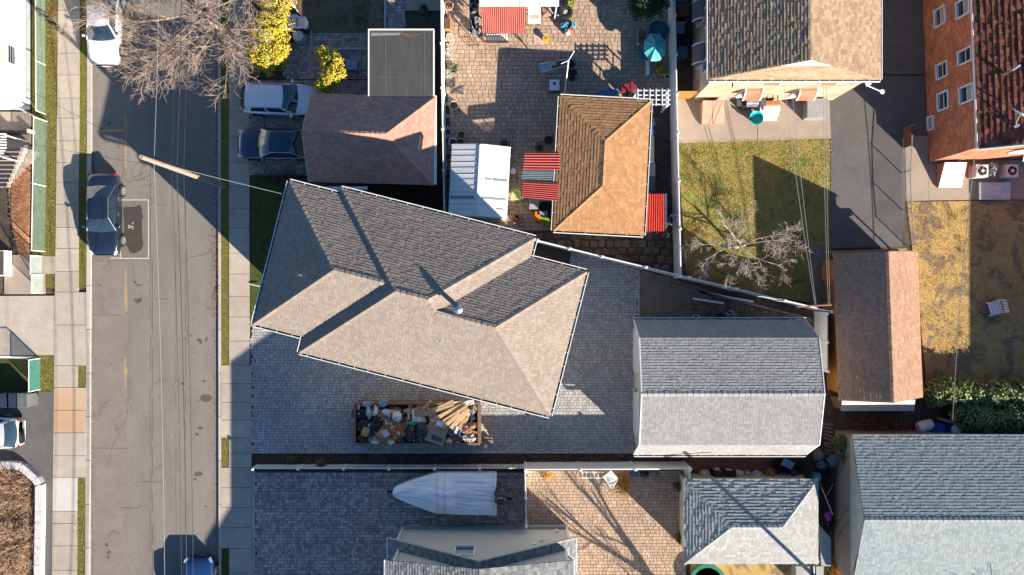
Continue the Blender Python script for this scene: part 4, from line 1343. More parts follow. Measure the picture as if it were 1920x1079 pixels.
G = lambda x, y, z=0.0: W(x, y, z)
vinyl_fence('long white vinyl fence between the brown garage and the paver patio', [G(832, -60), G(834, 180), G(838, 404)])
vinyl_fence('long white vinyl fence between the tan garage and the green lawn', [G(1252, -20), G(1258, 262), G(1264, 520)])
vinyl_fence('slanting white vinyl fence from the taupe house to the brown and peach garage', [G(1006, 455), G(1122, 484), G(1280, 522), G(1535, 583), G(1559, 589)])
vinyl_fence('short white vinyl fence down the side of the grey gambrel garage', [G(1527, 586), G(1527, 690)], span=1.6)
vinyl_fence('white vinyl fence between the mulch strip and the sunny tan patio', [G(984, 867), G(1281, 866)], span=2.7)
vinyl_fence('stub of white vinyl fence at the slate shed corner', [G(1281, 869), G(1283, 896)], h=1.7, span=1.2)
vinyl_fence('white vinyl fence dividing the boat driveway from the tan patio', [G(984, 870), G(986, 974)], h=1.4, span=1.7)
# picket fence
pf = thing('picket_fence', 'white picket fence between the mulch strip and the boat driveway', 'fence', G(480, 870))
p0, p1 = G(486, 871.5), G(984, 871)
pick = None
n = 6
for k in range(n):
    c = p0 + (p1 - p0) * (k / n)
    MB().obox(c + Vector((0, 0, .58)), (.06, .06, .58)).build('post', WHITE, pf)
    MB().obox(c + Vector((0, 0, 1.19)), (.075, .075, .03), taper=.4).build('post_cap', WHITE, pf)
    for zz in (.25, .95):
        q = p0 + (p1 - p0) * ((k + .5) / n)
        MB().obox(q + Vector((0, 0, zz)), ((p1 - p0).length / n / 2 - .07, .025, .045)).build('rail', WHITE, pf)
    m = 20
    for j in range(1, m):
        q = p0 + (p1 - p0) * ((k + j / m) / n)
        if pick is None:
            b = MB()
            b.box(-.036, .036, -.012, .012, 0, .98)
            b.add([(-.036, -.012, .98), (.036, -.012, .98), (.036, .012, .98), (-.036, .012, .98), (0, -.012, 1.06), (0, .012, 1.06)], [(0, 1, 4), (1, 2, 5, 4), (2, 3, 5), (3, 0, 4, 5)])
            pick = bpy.data.meshes.new('picket')
            pick.from_pydata(b.v, [], b.f)
            pick.materials.append(WHITE)
        o = bpy.data.objects.new('picket', pick)
        col.objects.link(o)
        o.parent = pf
        o.location = (q - WL[pf.name]) + Vector((0, .037, .08))
GRMESH = pm('green_mesh', (0.16, 0.235, 0.18), (0.10, 0.16, 0.115), rough=.6, scale=3)
GRMESH2 = pm('teal_mesh', (0.05, 0.22, 0.17), rough=.6, scale=3)


def mesh_fence(name, label, pts, h, mat, pmat, wire=.009, cell=.06, span=2.6, rail=True, cat='fence'):
    pts = [Vector((p[0], p[1], 0)) for p in pts]
    t = thing(name, label, cat, pts[0])
    b = MB()
    for i, (a, e) in enumerate(zip(pts[:-1], pts[1:])):
        ln = (e - a).length
        d = (e - a).normalized()
        n = max(1, round(ln / span))
        for k in range(n + 1):
            if k == 0 and i:
                continue
            c = a + d * (ln * k / n)
            MB().cyl(c, c + Vector((0, 0, h + .04)), .03, n=8).build('post', pmat, t)
        if rail:
            MB().cyl(a + Vector((0, 0, h)), e + Vector((0, 0, h)), .022, n=6).build('top_rail', pmat, t)
        s = -h
        while s < ln:
            for sg in (1, -1):
                q0, q1 = (s, s + h)
                lo, hi = max(0, q0), min(ln, q1)
                if hi - lo > .02:
                    za, zb = (lo - s, hi - s) if sg > 0 else (h - (lo - s), h - (hi - s))
                    b.cyl(a + d * lo + Vector((0, 0, .05 + za * .96)), a + d * hi + Vector((0, 0, .05 + zb * .96)), wire, n=3, cap=False)
            s += cell * 1.414
    b.build('wire_mesh', mat, t, kind='stuff')
    return t


mesh_fence('mesh_fence', 'green mesh fence in front of the white sided house', [G(86, -60), G(87, 215)], 1.0, GRMESH, WMET, .0075, .055)
mesh_fence('mesh_fence', 'green mesh fence along the orange brick walk', [G(90, 229), G(88, 350), G(86, 472)], 1.35, GRMESH, WMET, .0065, .055)
mesh_fence('mesh_gate', 'pale mesh gate at the concrete front path', [G(81, 481), G(81, 514)], 1.2, pm('pale_mesh', (.4, .47, .42)), WMET, .009, .06, cat='gate')
mesh_fence('mesh_gate', 'pale mesh gate leaf nearest the wide concrete driveway', [G(83, 516), G(83, 549)], 1.2, MATS['pale_mesh'], WMET, .009, .06, cat='gate')
mesh_fence('mesh_gate', 'teal mesh gate section beside the row of dark bins', [G(77, 672), G(77, 730)], 1.15, GRMESH2, WMET, .01, .05, cat='gate')
mesh_fence('mesh_fence', 'short green mesh fence turning in from the white sided house', [G(56, 212), G(86, 226)], 1.0, GRMESH, WMET, .0065, .055)
mesh_fence('chain_link_fence', 'thin chain link fence along the sunny asphalt driveway', [G(1692, 262), G(1688, 325), G(1690, 395), G(1696, 460)], 1.15, GREYM, GREYM, .003, .07)
mesh_fence('chain_link_fence', 'leaning chain link fence past the concrete driveway', [G(-40, 668), G(72, 669)], 1.2, GREYM, GREYM, .003, .08)
rg = thing('red_gate', 'small red brown gate beside the shaded red brick building', 'gate', G(1692, 245))
MB().obox(G(1692, 262) + Vector((0, 0, .6)), (.03, .55, .45), R(2)).build('leaf', pm('rust_red', (.22, .09, .06)), rg)
MB().cyl(G(1692, 243), G(1692, 243) + Vector((0, 0, 1.4)), .035).build('post', GREYM, rg)
# orange gate between fence and brick house
og = thing('wooden_gate', 'orange wooden gate closing the alley beside the buff brick house', 'gate', G(1266, 188))
for k in range(8):
    a = G(1261 + k * 4.2, 186)
    MB().box(a.x, a.x + .122, a.y - .02, a.y + .02, .05, 1.75).build('board', ORANGE, og)
for zz in (.4, 1.4):
    a, b = G(1261, 186), G(1295, 186)
    MB().box(a.x, b.x, a.y - .07, a.y - .021, zz - .05, zz + .05).build('rail', ORANGE, og)
WOODR = pm('rust_rail', (.30, .17, .115), (.2, .11, .08), rough=.9, scale=3)
rl = thing('timber_rail', 'long reddish timber rail lying against the ivy hedge', 'rail', G(1760, 790))
MB().obox((W(1760, 785, .9) + W(1886, 818, .9)) / 2, ((W(1886, 818, .9) - W(1760, 785, .9)).length / 2, .07, .05), math.atan2(-33, 126)).build('beam', WOODR, rl)
for q in ((1775, 790), (1868, 812)):
    p = W(*q, .85)
    MB().cyl((p.x, p.y, 0), p, .05).build('post', WOODR, rl)

# ---------------------------------------------------------------- vehicles
def car_paint(name, c):
    return pm(name, c, tuple(x * .9 for x in c), rough=.22, spec=.5, coat=.8, fine=0, scale=.6, metal=.15)


RUB = pm('tyre_rubber', (.02, .02, .02), rough=.85)
RIM = pm('alloy_rim', (.55, .55, .54), rough=.3, metal=.6, fine=0)
TAILL = pm('tail_light', (.45, .012, .012), rough=.2, fine=0)
HEADL = pm('head_light', (.7, .72, .72), rough=.1, fine=0, spec=.8)
PLATE = pm('number_plate', (.6, .58, .5), rough=.5)


def make_car(label, paint, L=4.75, Wd=1.82, H=1.45, kind='sedan', group=None):
    t = thing('car', label, 'car', (0, 0, 0), group)
    hl, hw = L / 2, Wd / 2
    if kind == 'sedan':
        st = [(-1.0, .66, .72), (-.985, .80, .90), (-.93, .88, .98), (-.8, .93, 1.0), (-.55, .975, .985), (-.2, .99, .96), (.1, 1.0, .95), (.35, .99, .95), (.5, .98, .93), (.7, .955, .88), (.86, .90, .80), (.95, .8, .70), (.99, .66, .6)]
        gl = dict(xb=.40, xt=.10, rt=-.36, rb=-.70, zb=.93, wr=.64)
    else:
        st = [(-1.0, .72, .80), (-.985, .84, .96), (-.93, .90, 1.02), (-.8, .95, 1.02), (-.55, .98, 1.0), (-.2, .99, .98), (.1, 1.0, .97), (.35, .99, .97), (.5, .98, .95), (.7, .95, .90), (.86, .88, .80), (.95, .77, .70), (.99, .62, .6)]
        gl = dict(xb=.46, xt=.14, rt=-.78, rb=-.95, zb=.96, wr=.70)
    b = MB()
    ny = 13
    sec = []
    for fx, fw, zt in st:
        w = hw * fw
        half = [(0, zt + .045), (w * .35, zt + .04), (w * .7, zt + .022), (w * .9, zt - .005), (w * .985, zt - .07), (w, zt - .2), (w * .99, .45), (w * .96, .3), (w * .9, .22)]
        ring = [(-y, z) for y, z in half[::-1][:-1]] + [(y, z) for y, z in half]
        sec.append([(fx * hl, y, z) for y, z in ring])
    m = len(sec[0])
    b.add([q for s in sec for q in s], [(i * m + j, i * m + j + 1, (i + 1) * m + j + 1, (i + 1) * m + j) for i in range(len(sec) - 1) for j in range(m - 1)] + [tuple(range(m)), tuple(range((len(sec) - 1) * m, len(sec) * m))[::-1]])
    body = b.build('body', paint, t, smooth=True)
    xb, xt, rt, rb_ = gl['xb'] * hl, gl['xt'] * hl, gl['rt'] * hl, gl['rb'] * hl
    zb, wb, wr, zr = gl['zb'], hw * .90, hw * gl['wr'], H

    def curve(x, w, z, bow, drop):
        return lambda s: Vector((x + bow * (1 - s * s), s * w, z - drop * s * s))
    wf0, wf1 = curve(xb, wb, zb, .16, 0), curve(xt, wr, zr - .035, .10, .05)
    rr1, rr0 = curve(rt, wr, zr - .035, -.08, .05), curve(rb_, wb * .97, zb + .02, -.12, 0)
    MB().grid(lambda u, v: wf0(u * 2 - 1).lerp(wf1(u * 2 - 1), v) + Vector((0, 0, .045 * math.sin(v * math.pi))), 8, 4).build('windscreen', GLASS, t, smooth=True)
    MB().grid(lambda u, v: rr1(u * 2 - 1).lerp(rr0(u * 2 - 1), v) + Vector((0, 0, .045 * math.sin(v * math.pi))), 8, 4).build('rear_window', GLASS, t, smooth=True)
    MB().grid(lambda u, v: wf1(u * 2 - 1).lerp(rr1(u * 2 - 1), v) + Vector((0, 0, .035 * math.sin(v * math.pi))), 8, 6).build('roof', paint, t, smooth=True)
    for s in (-1, 1):
        A0, A1, C1, C0 = wf0(s), wf1(s), rr1(s), rr0(s)
        # painted side frame
        MB().grid(lambda u, v: A0.lerp(C0, u).lerp(A1.lerp(C1, u), v) + Vector((0, s * .02 * math.sin(v * math.pi), 0)), 8, 3).build('side_frame', paint, t, smooth=True)
        for u0, u1 in ((.10, .47), (.52, .84)):
            MB().grid(lambda u, v: A0.lerp(C0, u0 + (u1 - u0) * u).lerp(A1.lerp(C1, u0 + (u1 - u0) * u), .08 + .8 * v) + Vector((0, s * (.012 + .02 * math.sin((.08 + .8 * v) * math.pi)), 0)), 5, 3).build('side_window', GLASS, t, smooth=True)
        MB().tube([A0 + Vector((0, s * .015, .01)), A1 + Vector((0, s * .015, 0)), C1 + Vector((0, s * .015, 0)), C0 + Vector((0, s * .015, .01))], .014, 5).build('window_trim', GALV, t)
        mr = MB().ball((xb - .22, s * (hw + .09), zb + .07), (.09, .11, .075), 10, 6).build('mirror', paint, t, smooth=True)
        MB().obox((hl * .915, s * hw * .74, .70), (.14, .09, .045), s * R(-30), 0, R(18)).build('headlight', HEADL, t)
        MB().obox((-hl * .962, s * hw * .76, .84), (.07, .13, .07), s * R(22)).build('taillight', TAILL, t)
        for hx in (xb - .95, xb - 1.85):
            MB().obox((hx, s * (hw * .995), .82), (.1, .02, .018)).build('door_handle', GALV, t)
        for sx in (hl * .62, -hl * .60):
            MB().cyl((sx, s * (hw - .1), .34), (sx, s * (hw + .006), .34), .385, n=22).build('wheel_arch', BLACK, t)
            wh_ = MB().lathe([(.2, -.1), (.3, -.1), (.325, -.07), (.325, .07), (.3, .1), (.2, .1)], (0, 0, 0), 22)
            M = Matrix.Translation((sx, s * (hw - .06), .325)) @ Matrix.Rotation(R(90), 4, 'X')
            wh_.v = [tuple(M @ Vector(q)) for q in wh_.v]
            w_ = wh_.build('wheel', RUB, t)
            r_ = MB()
            r_.lathe([(.04, .085), (.05, .085)], (0, 0, 0), 12)
            for k in range(7):
                a = 2 * math.pi * k / 7
                r_.obox((math.cos(a) * .12, math.sin(a) * .12, .088), (.1, .026, .012), a)
            r_.lathe([(.2, .07), (.215, .1), (.235, .1), (.235, .07)], (0, 0, 0), 22)
            r_.lathe([(.0, .095), (.05, .095), (.05, .07)], (0, 0, 0), 12)
            M = Matrix.Translation((sx, s * (hw - .045), .325)) @ Matrix.Rotation(R(-90 * s), 4, 'X')
            r_.v = [tuple(M @ Vector(q)) for q in r_.v]
            r_.build('rim', RIM, w_)
    for sx, w in ((.44, .93), (-.72, .93)):
        pass
    # panel seams of bonnet and boot, bumpers, plate
    zc = lambda fx: next(z0 + (z1 - z0) * (fx - f0) / (f1 - f0) for (f0, _, z0), (f1, _, z1) in zip(st[:-1], st[1:]) if f0 <= fx <= f1)
    fr_ = [.47, .6, .75, .9, .945]
    for s in (-1, 1):
        MB().tube([(fx * hl, s * hw * (.84 - .1 * (fx - .47)), zc(fx) + .012) for fx in fr_], .007, 4).build('bonnet_seam', BLACK, body)
    MB().tube([(.955 * hl, y * hw, zc(.95) + .035 - .03 * y * y) for y in (-.74, -.4, 0, .4, .74)], .007, 4).build('bonnet_seam', BLACK, body)
    MB().obox((-hl * .985, 0, .62), (.02, .26, .06)).build('number_plate', PLATE, t)
    MB().obox((hl * .985, 0, .5), (.02, .5, .07)).build('grille', BLACK, t)
    for s in (-1, 1):
        for hx in (xb - .05, xb - 1.12, xb - 2.0):
            MB().tube([(hx, s * (hw + .002), .88), (hx - .03, s * (hw + .001), .5), (hx, s * hw * .97, .3)], .006, 4).build('door_seam', BLACK, body)
    return t


def centre(px0, py0, px1, py1, z=.8):
    a, b = W(px0, py0, z), W(px1, py1, z)
    return Vector(((a.x + b.x) / 2, (a.y + b.y) / 2, 0))


NAVY = car_paint('paint_navy', (.012, .02, .038))
WHT = car_paint('paint_white', (.62, .63, .64))
DBLUE = car_paint('paint_blue', (.012, .035, .075))
SILV = car_paint('paint_silver', (.72, .74, .76))
place(make_car('dark navy sedan parked at the kerb beside the outlined tar patch', NAVY, L=4.72), (-23.55, 4.2, .0), R(-90))
place(make_car('white car parked under the bare street tree', WHT, L=4.6, kind='sedan'), (-23.55, 15.15, 0), R(-90))
place(make_car('silver white wagon parked under the yellow shrubs', SILV, L=4.35, kind='wagon', H=1.5), (-13.35, 10.82, .12), R(-2))
place(make_car('dark blue black sedan parked on the pavers nose to the brown garage', DBLUE, L=4.75), (-13.45, 8.25, .12), R(180 - 1))
place(make_car('white car backed up beside the row of dark bins', WHT, L=4.5, kind='wagon', H=1.5), (-30.55, -8.35, .1), R(180))
place(make_car('glossy blue car parked by the kerb beside the boat driveway', car_paint('paint_royal', (.015, .05, .15)), L=4.6), (-18.1, -17.85, 0), R(90))
place(make_car('grey car parked past the frame edge by the left kerb', car_paint('paint_grey', (.2, .2, .2)), L=4.6), (-23.9, -20.6, 0), R(-90))

# ---- boat on its trailer under a cover
bt = thing('covered_boat', 'boat on a trailer under a pale blue creased cover', 'boat', G(840, 925))
B0, B1 = W(737, 925, 1.25), W(931, 930, 1.25)
bl_ = (B1 - B0).length


def bhw(t):
    if t < .42:
        return .2 + .97 * (t / .42) ** .82
    return 1.17 + .03 * math.sin((t - .42) * 3)


def bpt(t, s, dz=0.0):
    # t bow->stern, s -1..1
    w = bhw(t)
    crown = .18 + .28 * math.exp(-((t - .45) / .10) ** 2) + .22 * math.exp(-((t - .52) / .05) ** 2) + .1 * (1 - t)
    z = 1.12 + crown * (1 - abs(s) ** 1.7)
    fold = .07 * noise.noise(Vector((t * 5, s * 2, 4))) + .12 * (.35 - abs(noise.noise(Vector((t * 3.2 + s * .8, s * 5.5 + t * 2, 9))))) * (1 - abs(s) ** 4)
    if t > .5:
        fold += .07 * (.3 - abs(noise.noise(Vector((t * 2.2, s * 8 + t * 3, 2))))) * (1 - abs(s) ** 4)
    xo = -.18 * math.exp(-(s / .3) ** 2) * max(0, (t - .93) / .07)
    return Vector((B0.x + bl_ * t + xo, B0.y - .12 * t + s * w, z + fold + dz))


COVER = pm('boat_cover', (.78, .80, .81), (.74, .76, .78), rough=.55, scale=1.2, fine=.03)
bm_ = MB().grid(lambda u, v: bpt(u, v * 2 - 1), 90, 40)
bm_.build('cover', COVER, bt, smooth=True)
MB().grid(lambda u, v: (lambda p: Vector((p.x, p.y, p.z * (1 - v) + .55 * v)))(bpt(u, -1) if True else 0), 40, 2).build('cover_skirt', COVER, bt, smooth=True)
MB().grid(lambda u, v: (lambda p: Vector((p.x, p.y, p.z * (1 - v) + .55 * v)))(bpt(u, 1)), 40, 2).build('cover_skirt', COVER, bt, smooth=True)
MB().grid(lambda u, v: (lambda p: Vector((p.x, p.y, p.z * (1 - v) + .55 * v)))(bpt(1, u * 2 - 1)), 20, 2).build('cover_skirt', COVER, bt, smooth=True)
MB().grid(lambda u, v: (lambda p: Vector((p.x, p.y, p.z * (1 - v) + .55 * v)))(bpt(0, u * 2 - 1)), 6, 2).build('cover_skirt', COVER, bt, smooth=True)
for t_ in (.425, .5, .97):
    MB().tube([bpt(t_, v / 12 - 1, .012) for v in range(25)], .014, 4).build('strap', pm('strap_grey', (.5, .52, .54)), bt)
om = MB().ball(W(939, 938, 1.4), (.40, .27, .3), 14, 8).build('outboard_motor', car_paint('motor_navy', (.012, .016, .03)), bt, smooth=True)
MB().obox(W(940, 938, 1.66), (.03, .12, .012)).build('motor_badge', RIM, om)
MB().cyl(W(936, 938, 1.2), W(938, 938, .3), .07, n=8).build('motor_leg', BLACK, om)
MB().obox(W(949, 934, .75), (.35, .06, .05), R(-12)).build('motor_bracket', BLACK, om)
tr = MB().obox(W(729, 922, .5), (.3, .05, .05)).build('trailer_tongue', BLACK, bt)
MB().obox(W(723, 922, .52), (.08, .05, .05)).build('hitch', GALV, tr)
for yy in (905, 957):
    MB().lathe([(.1, -.1), (.3, -.1), (.3, .1), (.1, .1)], (0, 0, 0), 16)
    b = MB(Matrix.Translation(W(880, yy, .32)) @ Matrix.Rotation(R(90), 4, 'X'))
    b.lathe([(.1, -.1), (.3, -.1), (.3, .1), (.1, .1)], (0, 0, 0), 16)
    b.build('wheel', RUB, bt)
for zz, yy in ((.45, 912), (.45, 950)):
    MB().obox(W(840, yy, zz), (2.6, .05, .05)).build('trailer_frame', GALV, bt)

# ---- skip full of debris
RUST = pm('rusty_steel', (.20, .10, .065), (.11, .06, .045), rough=.85, scale=3, contrast=.3, fine=.2)
dp = thing('dumpster', 'long rusty roll off dumpster heaped with debris on the grey pavers', 'dumpster', G(790, 790))
q0, q1 = W(665, 757, 1.45), W(899, 833, 1.45)
DX0, DX1, DY1, DY0 = q0.x, q1.x, q0.y, q1.y
for nm, bx_ in (('side_wall', (DX0, DX1, DY1 - .07, DY1)), ('side_wall', (DX0, DX1, DY0, DY0 + .07)), ('end_wall', (DX0, DX0 + .07, DY0 + .071, DY1 - .071)), ('tailgate', (DX1 - .07, DX1, DY0 + .071, DY1 - .071))):
    w_ = MB().box(*bx_, .2, 1.4).build(nm, RUST, dp)
for bx_ in ((DX0 - .04, DX1 + .04, DY1 - .06, DY1 + .06), (DX0 - .04, DX1 + .04, DY0 - .06, DY0 + .06), (DX0 - .06, DX0 + .06, DY0 + .061, DY1 - .061), (DX1 - .1, DX1 + .1, DY0 + .061, DY1 - .061)):
    MB().box(*bx_, 1.401, 1.5).build('top_rail', pm('rust_light', (.20, .125, .09), (.13, .075, .055), rough=.85, scale=4), dp)
for k in range(9):
    x = DX0 + .5 + k * (DX1 - DX0 - 1) / 8
    for yy in ((DY1 + .001, DY1 + .07), (DY0 - .07, DY0 - .001)):
        MB().box(x - .05, x + .05, *yy, .2, 1.39).build('rib', RUST, dp)
MB().box(DX0 + .05, DX1 - .05, DY0 + .05, DY1 - .05, .14, .22).build('floor', RUST, dp)
for yy in (DY0 + .4, DY1 - .4):
    MB().box(DX0, DX1, yy - .06, yy + .06, .1, .14).build('skid_rail', RUST, dp)
MB().grid(lambda u, v: Vector((DX0 + .08 + u * (DX1 - DX0 - .16), DY0 + .08 + v * (DY1 - DY0 - .16), 1.0 + .25 * noise.noise(Vector((u * 30, v * 11, 3))) + .12 * noise.noise(Vector((u * 70, v * 25, 8))))), 90, 34).build('packed_rubble', pm('rubble', (.20, .13, .09), (.03, .028, .03), rough=.9, scale=5, contrast=.7, fine=.3, fscale=20, c3=(.4, .4, .42)), dp, kind='stuff')
CARDB = pm('cardboard', (.36, .205, .10), (.30, .165, .08), rough=.9, scale=2, fine=.08, island=.2)
PLYW = pm('bare_wood', (.42, .29, .18), (.28, .18, .10), rough=.85, scale=2, stretch=(1, 6, 1), island=.2)
CABI = pm('cabinet_wood', (.30, .115, .04), (.24, .09, .03), rough=.6, scale=1.5)
BAGB = pm('black_bag', (.014, .016, .02), rough=.35, scale=3)
BAGW = pm('white_bag', (.55, .56, .58), rough=.5, scale=4)
BLUEP = pm('blue_plastic', (.03, .10, .30), rough=.4)
FABW = pm('pale_cloth', (.45, .44, .42), (.3, .29, .29), rough=.9, scale=6)
GREYC = pm('grey_board', (.23, .19, .16), rough=.9, scale=2)
dbg = 'debris heaped in the dumpster'


def dz(px, py, z):
    return W(px, py, z)


def bag(px, py, z, rx, ry, rz_, mat, label, group=None, sd=None, name='trash_bag'):
    sd = random.random() * 50 if sd is None else sd
    c = dz(px, py, z)
    t = thing(name, label, 'trash bag', (c.x, c.y, c.z - rz_), group)
    MB().ball(c, (rx, ry, rz_), 18, 12, .38, 2.6, sd).build('sack', mat, t, smooth=True)
    MB().ball(c + Vector((rx * .25, ry * .2, rz_ * .95)), (.06, .06, .09), 7, 5, .3, 3, sd).build('knot', mat, t, smooth=True)
    return t


for i, (px, py, rx, ry) in enumerate([(676, 775, .5, .42), (681, 797, .42, .42), (705, 800, .42, .5), (684, 824, .5, .32), (752, 825, .36, .25), (708, 786, .3, .3), (738, 763, .3, .18), (700, 765, .25, .2), (693, 812, .3, .3), (757, 778, .22, .3)]):
    bag(px, py, 1.2 + .04 * (i % 3), rx, ry, .32, BAGB, 'glossy black trash bag slumped among the debris in the dumpster', dbg + ' bags')
bag(771, 812, 1.42, .36, .56, .34, BAGB, 'long black trash bag beside the brown cabinet door in the dumpster', sd=3)
bag(791, 808, 1.45, .34, .48, .34, pm('dark_suitcase', (.03, .032, .045), rough=.6), 'dark zipped duffel beside the grey carton in the dumpster', sd=9, name='duffel_bag')
bag(745, 781, 1.5, .28, .3, .3, BAGW, 'white tied bag lying on the brown cabinet door in the dumpster', sd=5)


def board(px, py, z, l, w, th, ang, mat, label, cat, name, group=None, rx=0.0, ry=0.0, extra=None):
    c = dz(px, py, z)
    t = thing(name, label, cat, (c.x, c.y, c.z), group)
    MB().obox(c, (l / 2, w / 2, th / 2), ang, rx, ry).build('panel' if th < .08 else 'body', mat, t)
    M = Matrix.Translation(c) @ Matrix.Rotation(ang, 4, 'Z') @ Matrix.Rotation(ry, 4, 'Y') @ Matrix.Rotation(rx, 4, 'X')
    if extra == 'carton':
        for s in (-1, 1):
            pass
            b = MB(M)
            b.obox((0, s * w * .56, th / 2 + .02), (l / 2 * .96, w * .16, .008), 0, s * R(14))
            b.build('flap', mat, t)
    if extra == 'batten':
        b = MB(M)
        b.box(-l / 2 * .97, l / 2 * .97, -w / 2 * .3, w / 2 * .3, th / 2 + .001, th / 2 + .008)
        b.build('grain_strip', mat, t)
    return t


board(738, 802, 1.42, 1.28, .88, .06, R(-14), CABI, 'flat red brown cabinet door on top of the dumpster heap', 'door', 'cabinet_door', extra='batten')
board(717, 811, 1.55, .42, .4, .12, R(-35), CARDB, 'small open carton with a white sheet inside in the dumpster', 'box', 'carton', extra='carton')
board(723, 813, 1.64, .36, .42, .02, R(28), FABW, 'white paper sheet on the small open carton in the dumpster', 'paper', 'paper_sheet')
board(686, 809, 1.5, .4, .36, .3, R(-20), CARDB, 'little brown carton among the black bags in the dumpster', 'box', 'carton', extra='carton')
board(820, 808, 1.4, 1.15, .95, .3, R(-18), GREYC, 'large grey brown carton with a dark printed label in the dumpster', 'box', 'carton', extra='carton')
board(819, 823, 1.58, .62, .26, .02, R(-22), pm('label_blue', (.04, .06, .12)), 'dark blue printed panel on the large grey brown carton', 'label', 'printed_panel')
board(828, 796, 1.6, .62, .3, .02, R(-18), BAGW, 'white foam sheet on the large grey brown carton', 'sheet', 'foam_sheet')
board(791, 764, 1.4, 1.5, .42, .05, R(4), CARDB, 'long flattened carton along the dumpster wall', 'box', 'carton', extra='carton')
board(810, 826, 1.35, .9, .35, .1, R(12), CARDB, 'crushed carton below the dark zipped duffel in the dumpster', 'box', 'carton', extra='carton')
board(712, 822, 1.35, .7, .35, .1, R(-24), CARDB, 'torn carton near the black bags at the dumpster rim', 'box', 'carton', extra='carton')
board(729, 826, 1.35, .6, .25, .1, R(35), CARDB, 'brown carton scrap under the cabinet door in the dumpster', 'box', 'carton', extra='carton')
board(775, 779, 1.5, .12, .7, .05, R(3), BAGW, 'upright white batten in the dumpster', 'plank', 'batten')
board(766, 777, 1.45, .14, .62, .05, R(3), PLYW, 'short pale plank beside the white batten in the dumpster', 'plank', 'plank', extra='batten')
board(786, 778, 1.45, .5, .6, .06, R(3), pm('slat_brown', (.3, .2, .15)), 'slatted brown shutter in the dumpster', 'shutter', 'shutter', extra='batten')
for i, (px, py, l, w, a, z) in enumerate([(822, 768, 1.9, .34, 18, 1.5), (842, 762, 1.6, .3, 14, 1.48), (838, 775, 2.1, .24, 27, 1.58), (850, 780, 1.9, .3, 36, 1.55), (862, 786, 1.5, .26, 48, 1.55), (845, 790, 1.3, .22, 40, 1.6), (830, 760, 1.3, .1, 24, 1.62), (858, 772, 2.0, .1, 32, 1.66), (868, 795, .8, .3, 60, 1.5), (800, 760, .7, .18, 40, 1.48)]):
    board(px, py, z, l, w, .04, R(a), PLYW, 'pale bare plank fanned over the wooden end of the dumpster heap', 'plank', 'plank', 'planks fanned out in the dumpster', rx=R(random.uniform(-10, 10)), ry=R(random.uniform(-6, 6)), extra='batten')
board(866, 757, 1.5, 1.4, .3, .05, R(6), FABW, 'crumpled white sheeting along the dumpster wall', 'sheet', 'plastic_sheet', rx=R(12))
for i, (px, py, rx, ry, m_, lb) in enumerate([(689, 758, .32, .16, pm('denim', (.08, .13, .25), (.3, .33, .38), scale=8, contrast=.6), 'blue and white patterned cloth bundle in the dumpster corner'), (718, 757, .3, .2, pm('pale_blue_cloth', (.2, .28, .36)), 'pale blue cloth bundle along the dumpster rim'), (692, 772, .16, .4, FABW, 'white striped cloth hanging over black bags in the dumpster'), (704, 771, .2, .3, BAGW, 'small white plastic bag between black bags in the dumpster'),
                                              (725, 773, .32, .16, BAGW, 'white wrapped bundle above the cabinet door in the dumpster'), (714, 776, .2, .2, CARDB, 'round tan bundle beside white plastic in the dumpster'), (785, 787, .3, .2, pm('blue_print', (.2, .32, .5), (.5, .5, .5), scale=9, contrast=.6), 'light blue printed bag beside the slatted shutter'), (772, 794, .25, .14, pm('green_bag', (.03, .3, .14)), 'small green plastic bag in the dumpster'), (855, 806, .2, .3, BAGW, 'white carton bottle standing in the dumpster'),
                                              (861, 812, .12, .2, BLUEP, 'bright blue jug in the dumpster'), (875, 806, .3, .35, pm('pink_insulation', (.32, .16, .13), rough=1, scale=5), 'pinkish foam roll at the dumpster tailgate'), (885, 798, .3, .2, MATS['pink_insulation'], 'pinkish foam offcut beside the planks in the dumpster'), (887, 768, .22, .25, GREYC, 'grey motor housing at the dumpster tailgate'), (878, 821, .4, .26, pm('striped_cloth', (.4, .36, .36), (.1, .09, .1), scale=9, contrast=.8, stretch=(4, .4, 1)), 'black and white striped pillow at the dumpster tailgate'), (843, 827, .22, .16, FABW, 'pale pipe bundle at the dumpster rim'), (856, 822, .34, .2, pm('dark_mesh', (.09, .07, .07)), 'dark wire basket in the dumpster'), (703, 829, .3, .12, FABW, 'white bundle at the dumpster rim'), (733, 829, .2, .12, BAGW, 'small white bag at the dumpster rim')]):
    c = dz(px, py, 1.38)
    o = MB().ball(c, (rx, ry, .24), 14, 9, .55, 3.4, i * 7.3).build('bundle', m_, smooth=False)
    tag(o, lb, 'bundle')
pl_ = thing('planks_stack', 'loose grey boards jutting past the dumpster tailgate', 'planks', G(912, 822))
for k, (px, py, l, a) in enumerate([(911, 824, .85, 3), (912, 829, .8, 3)]):
    MB().obox(W(px, py, .3 + .05 * k), (l / 2, .1, .025), R(a)).build('board', WOODG, pl_)
rk = thing('broom_head', 'straw broom heads sticking out behind the dumpster tailgate', 'broom', G(908, 800))
for k in range(9):
    MB().tube([W(900, 798 + k * .6, 1.3), W(917 - k * .8, 813 - k * 1.4 + 4, 1.1)], .012, 4).build('bristle', PLYW, rk)

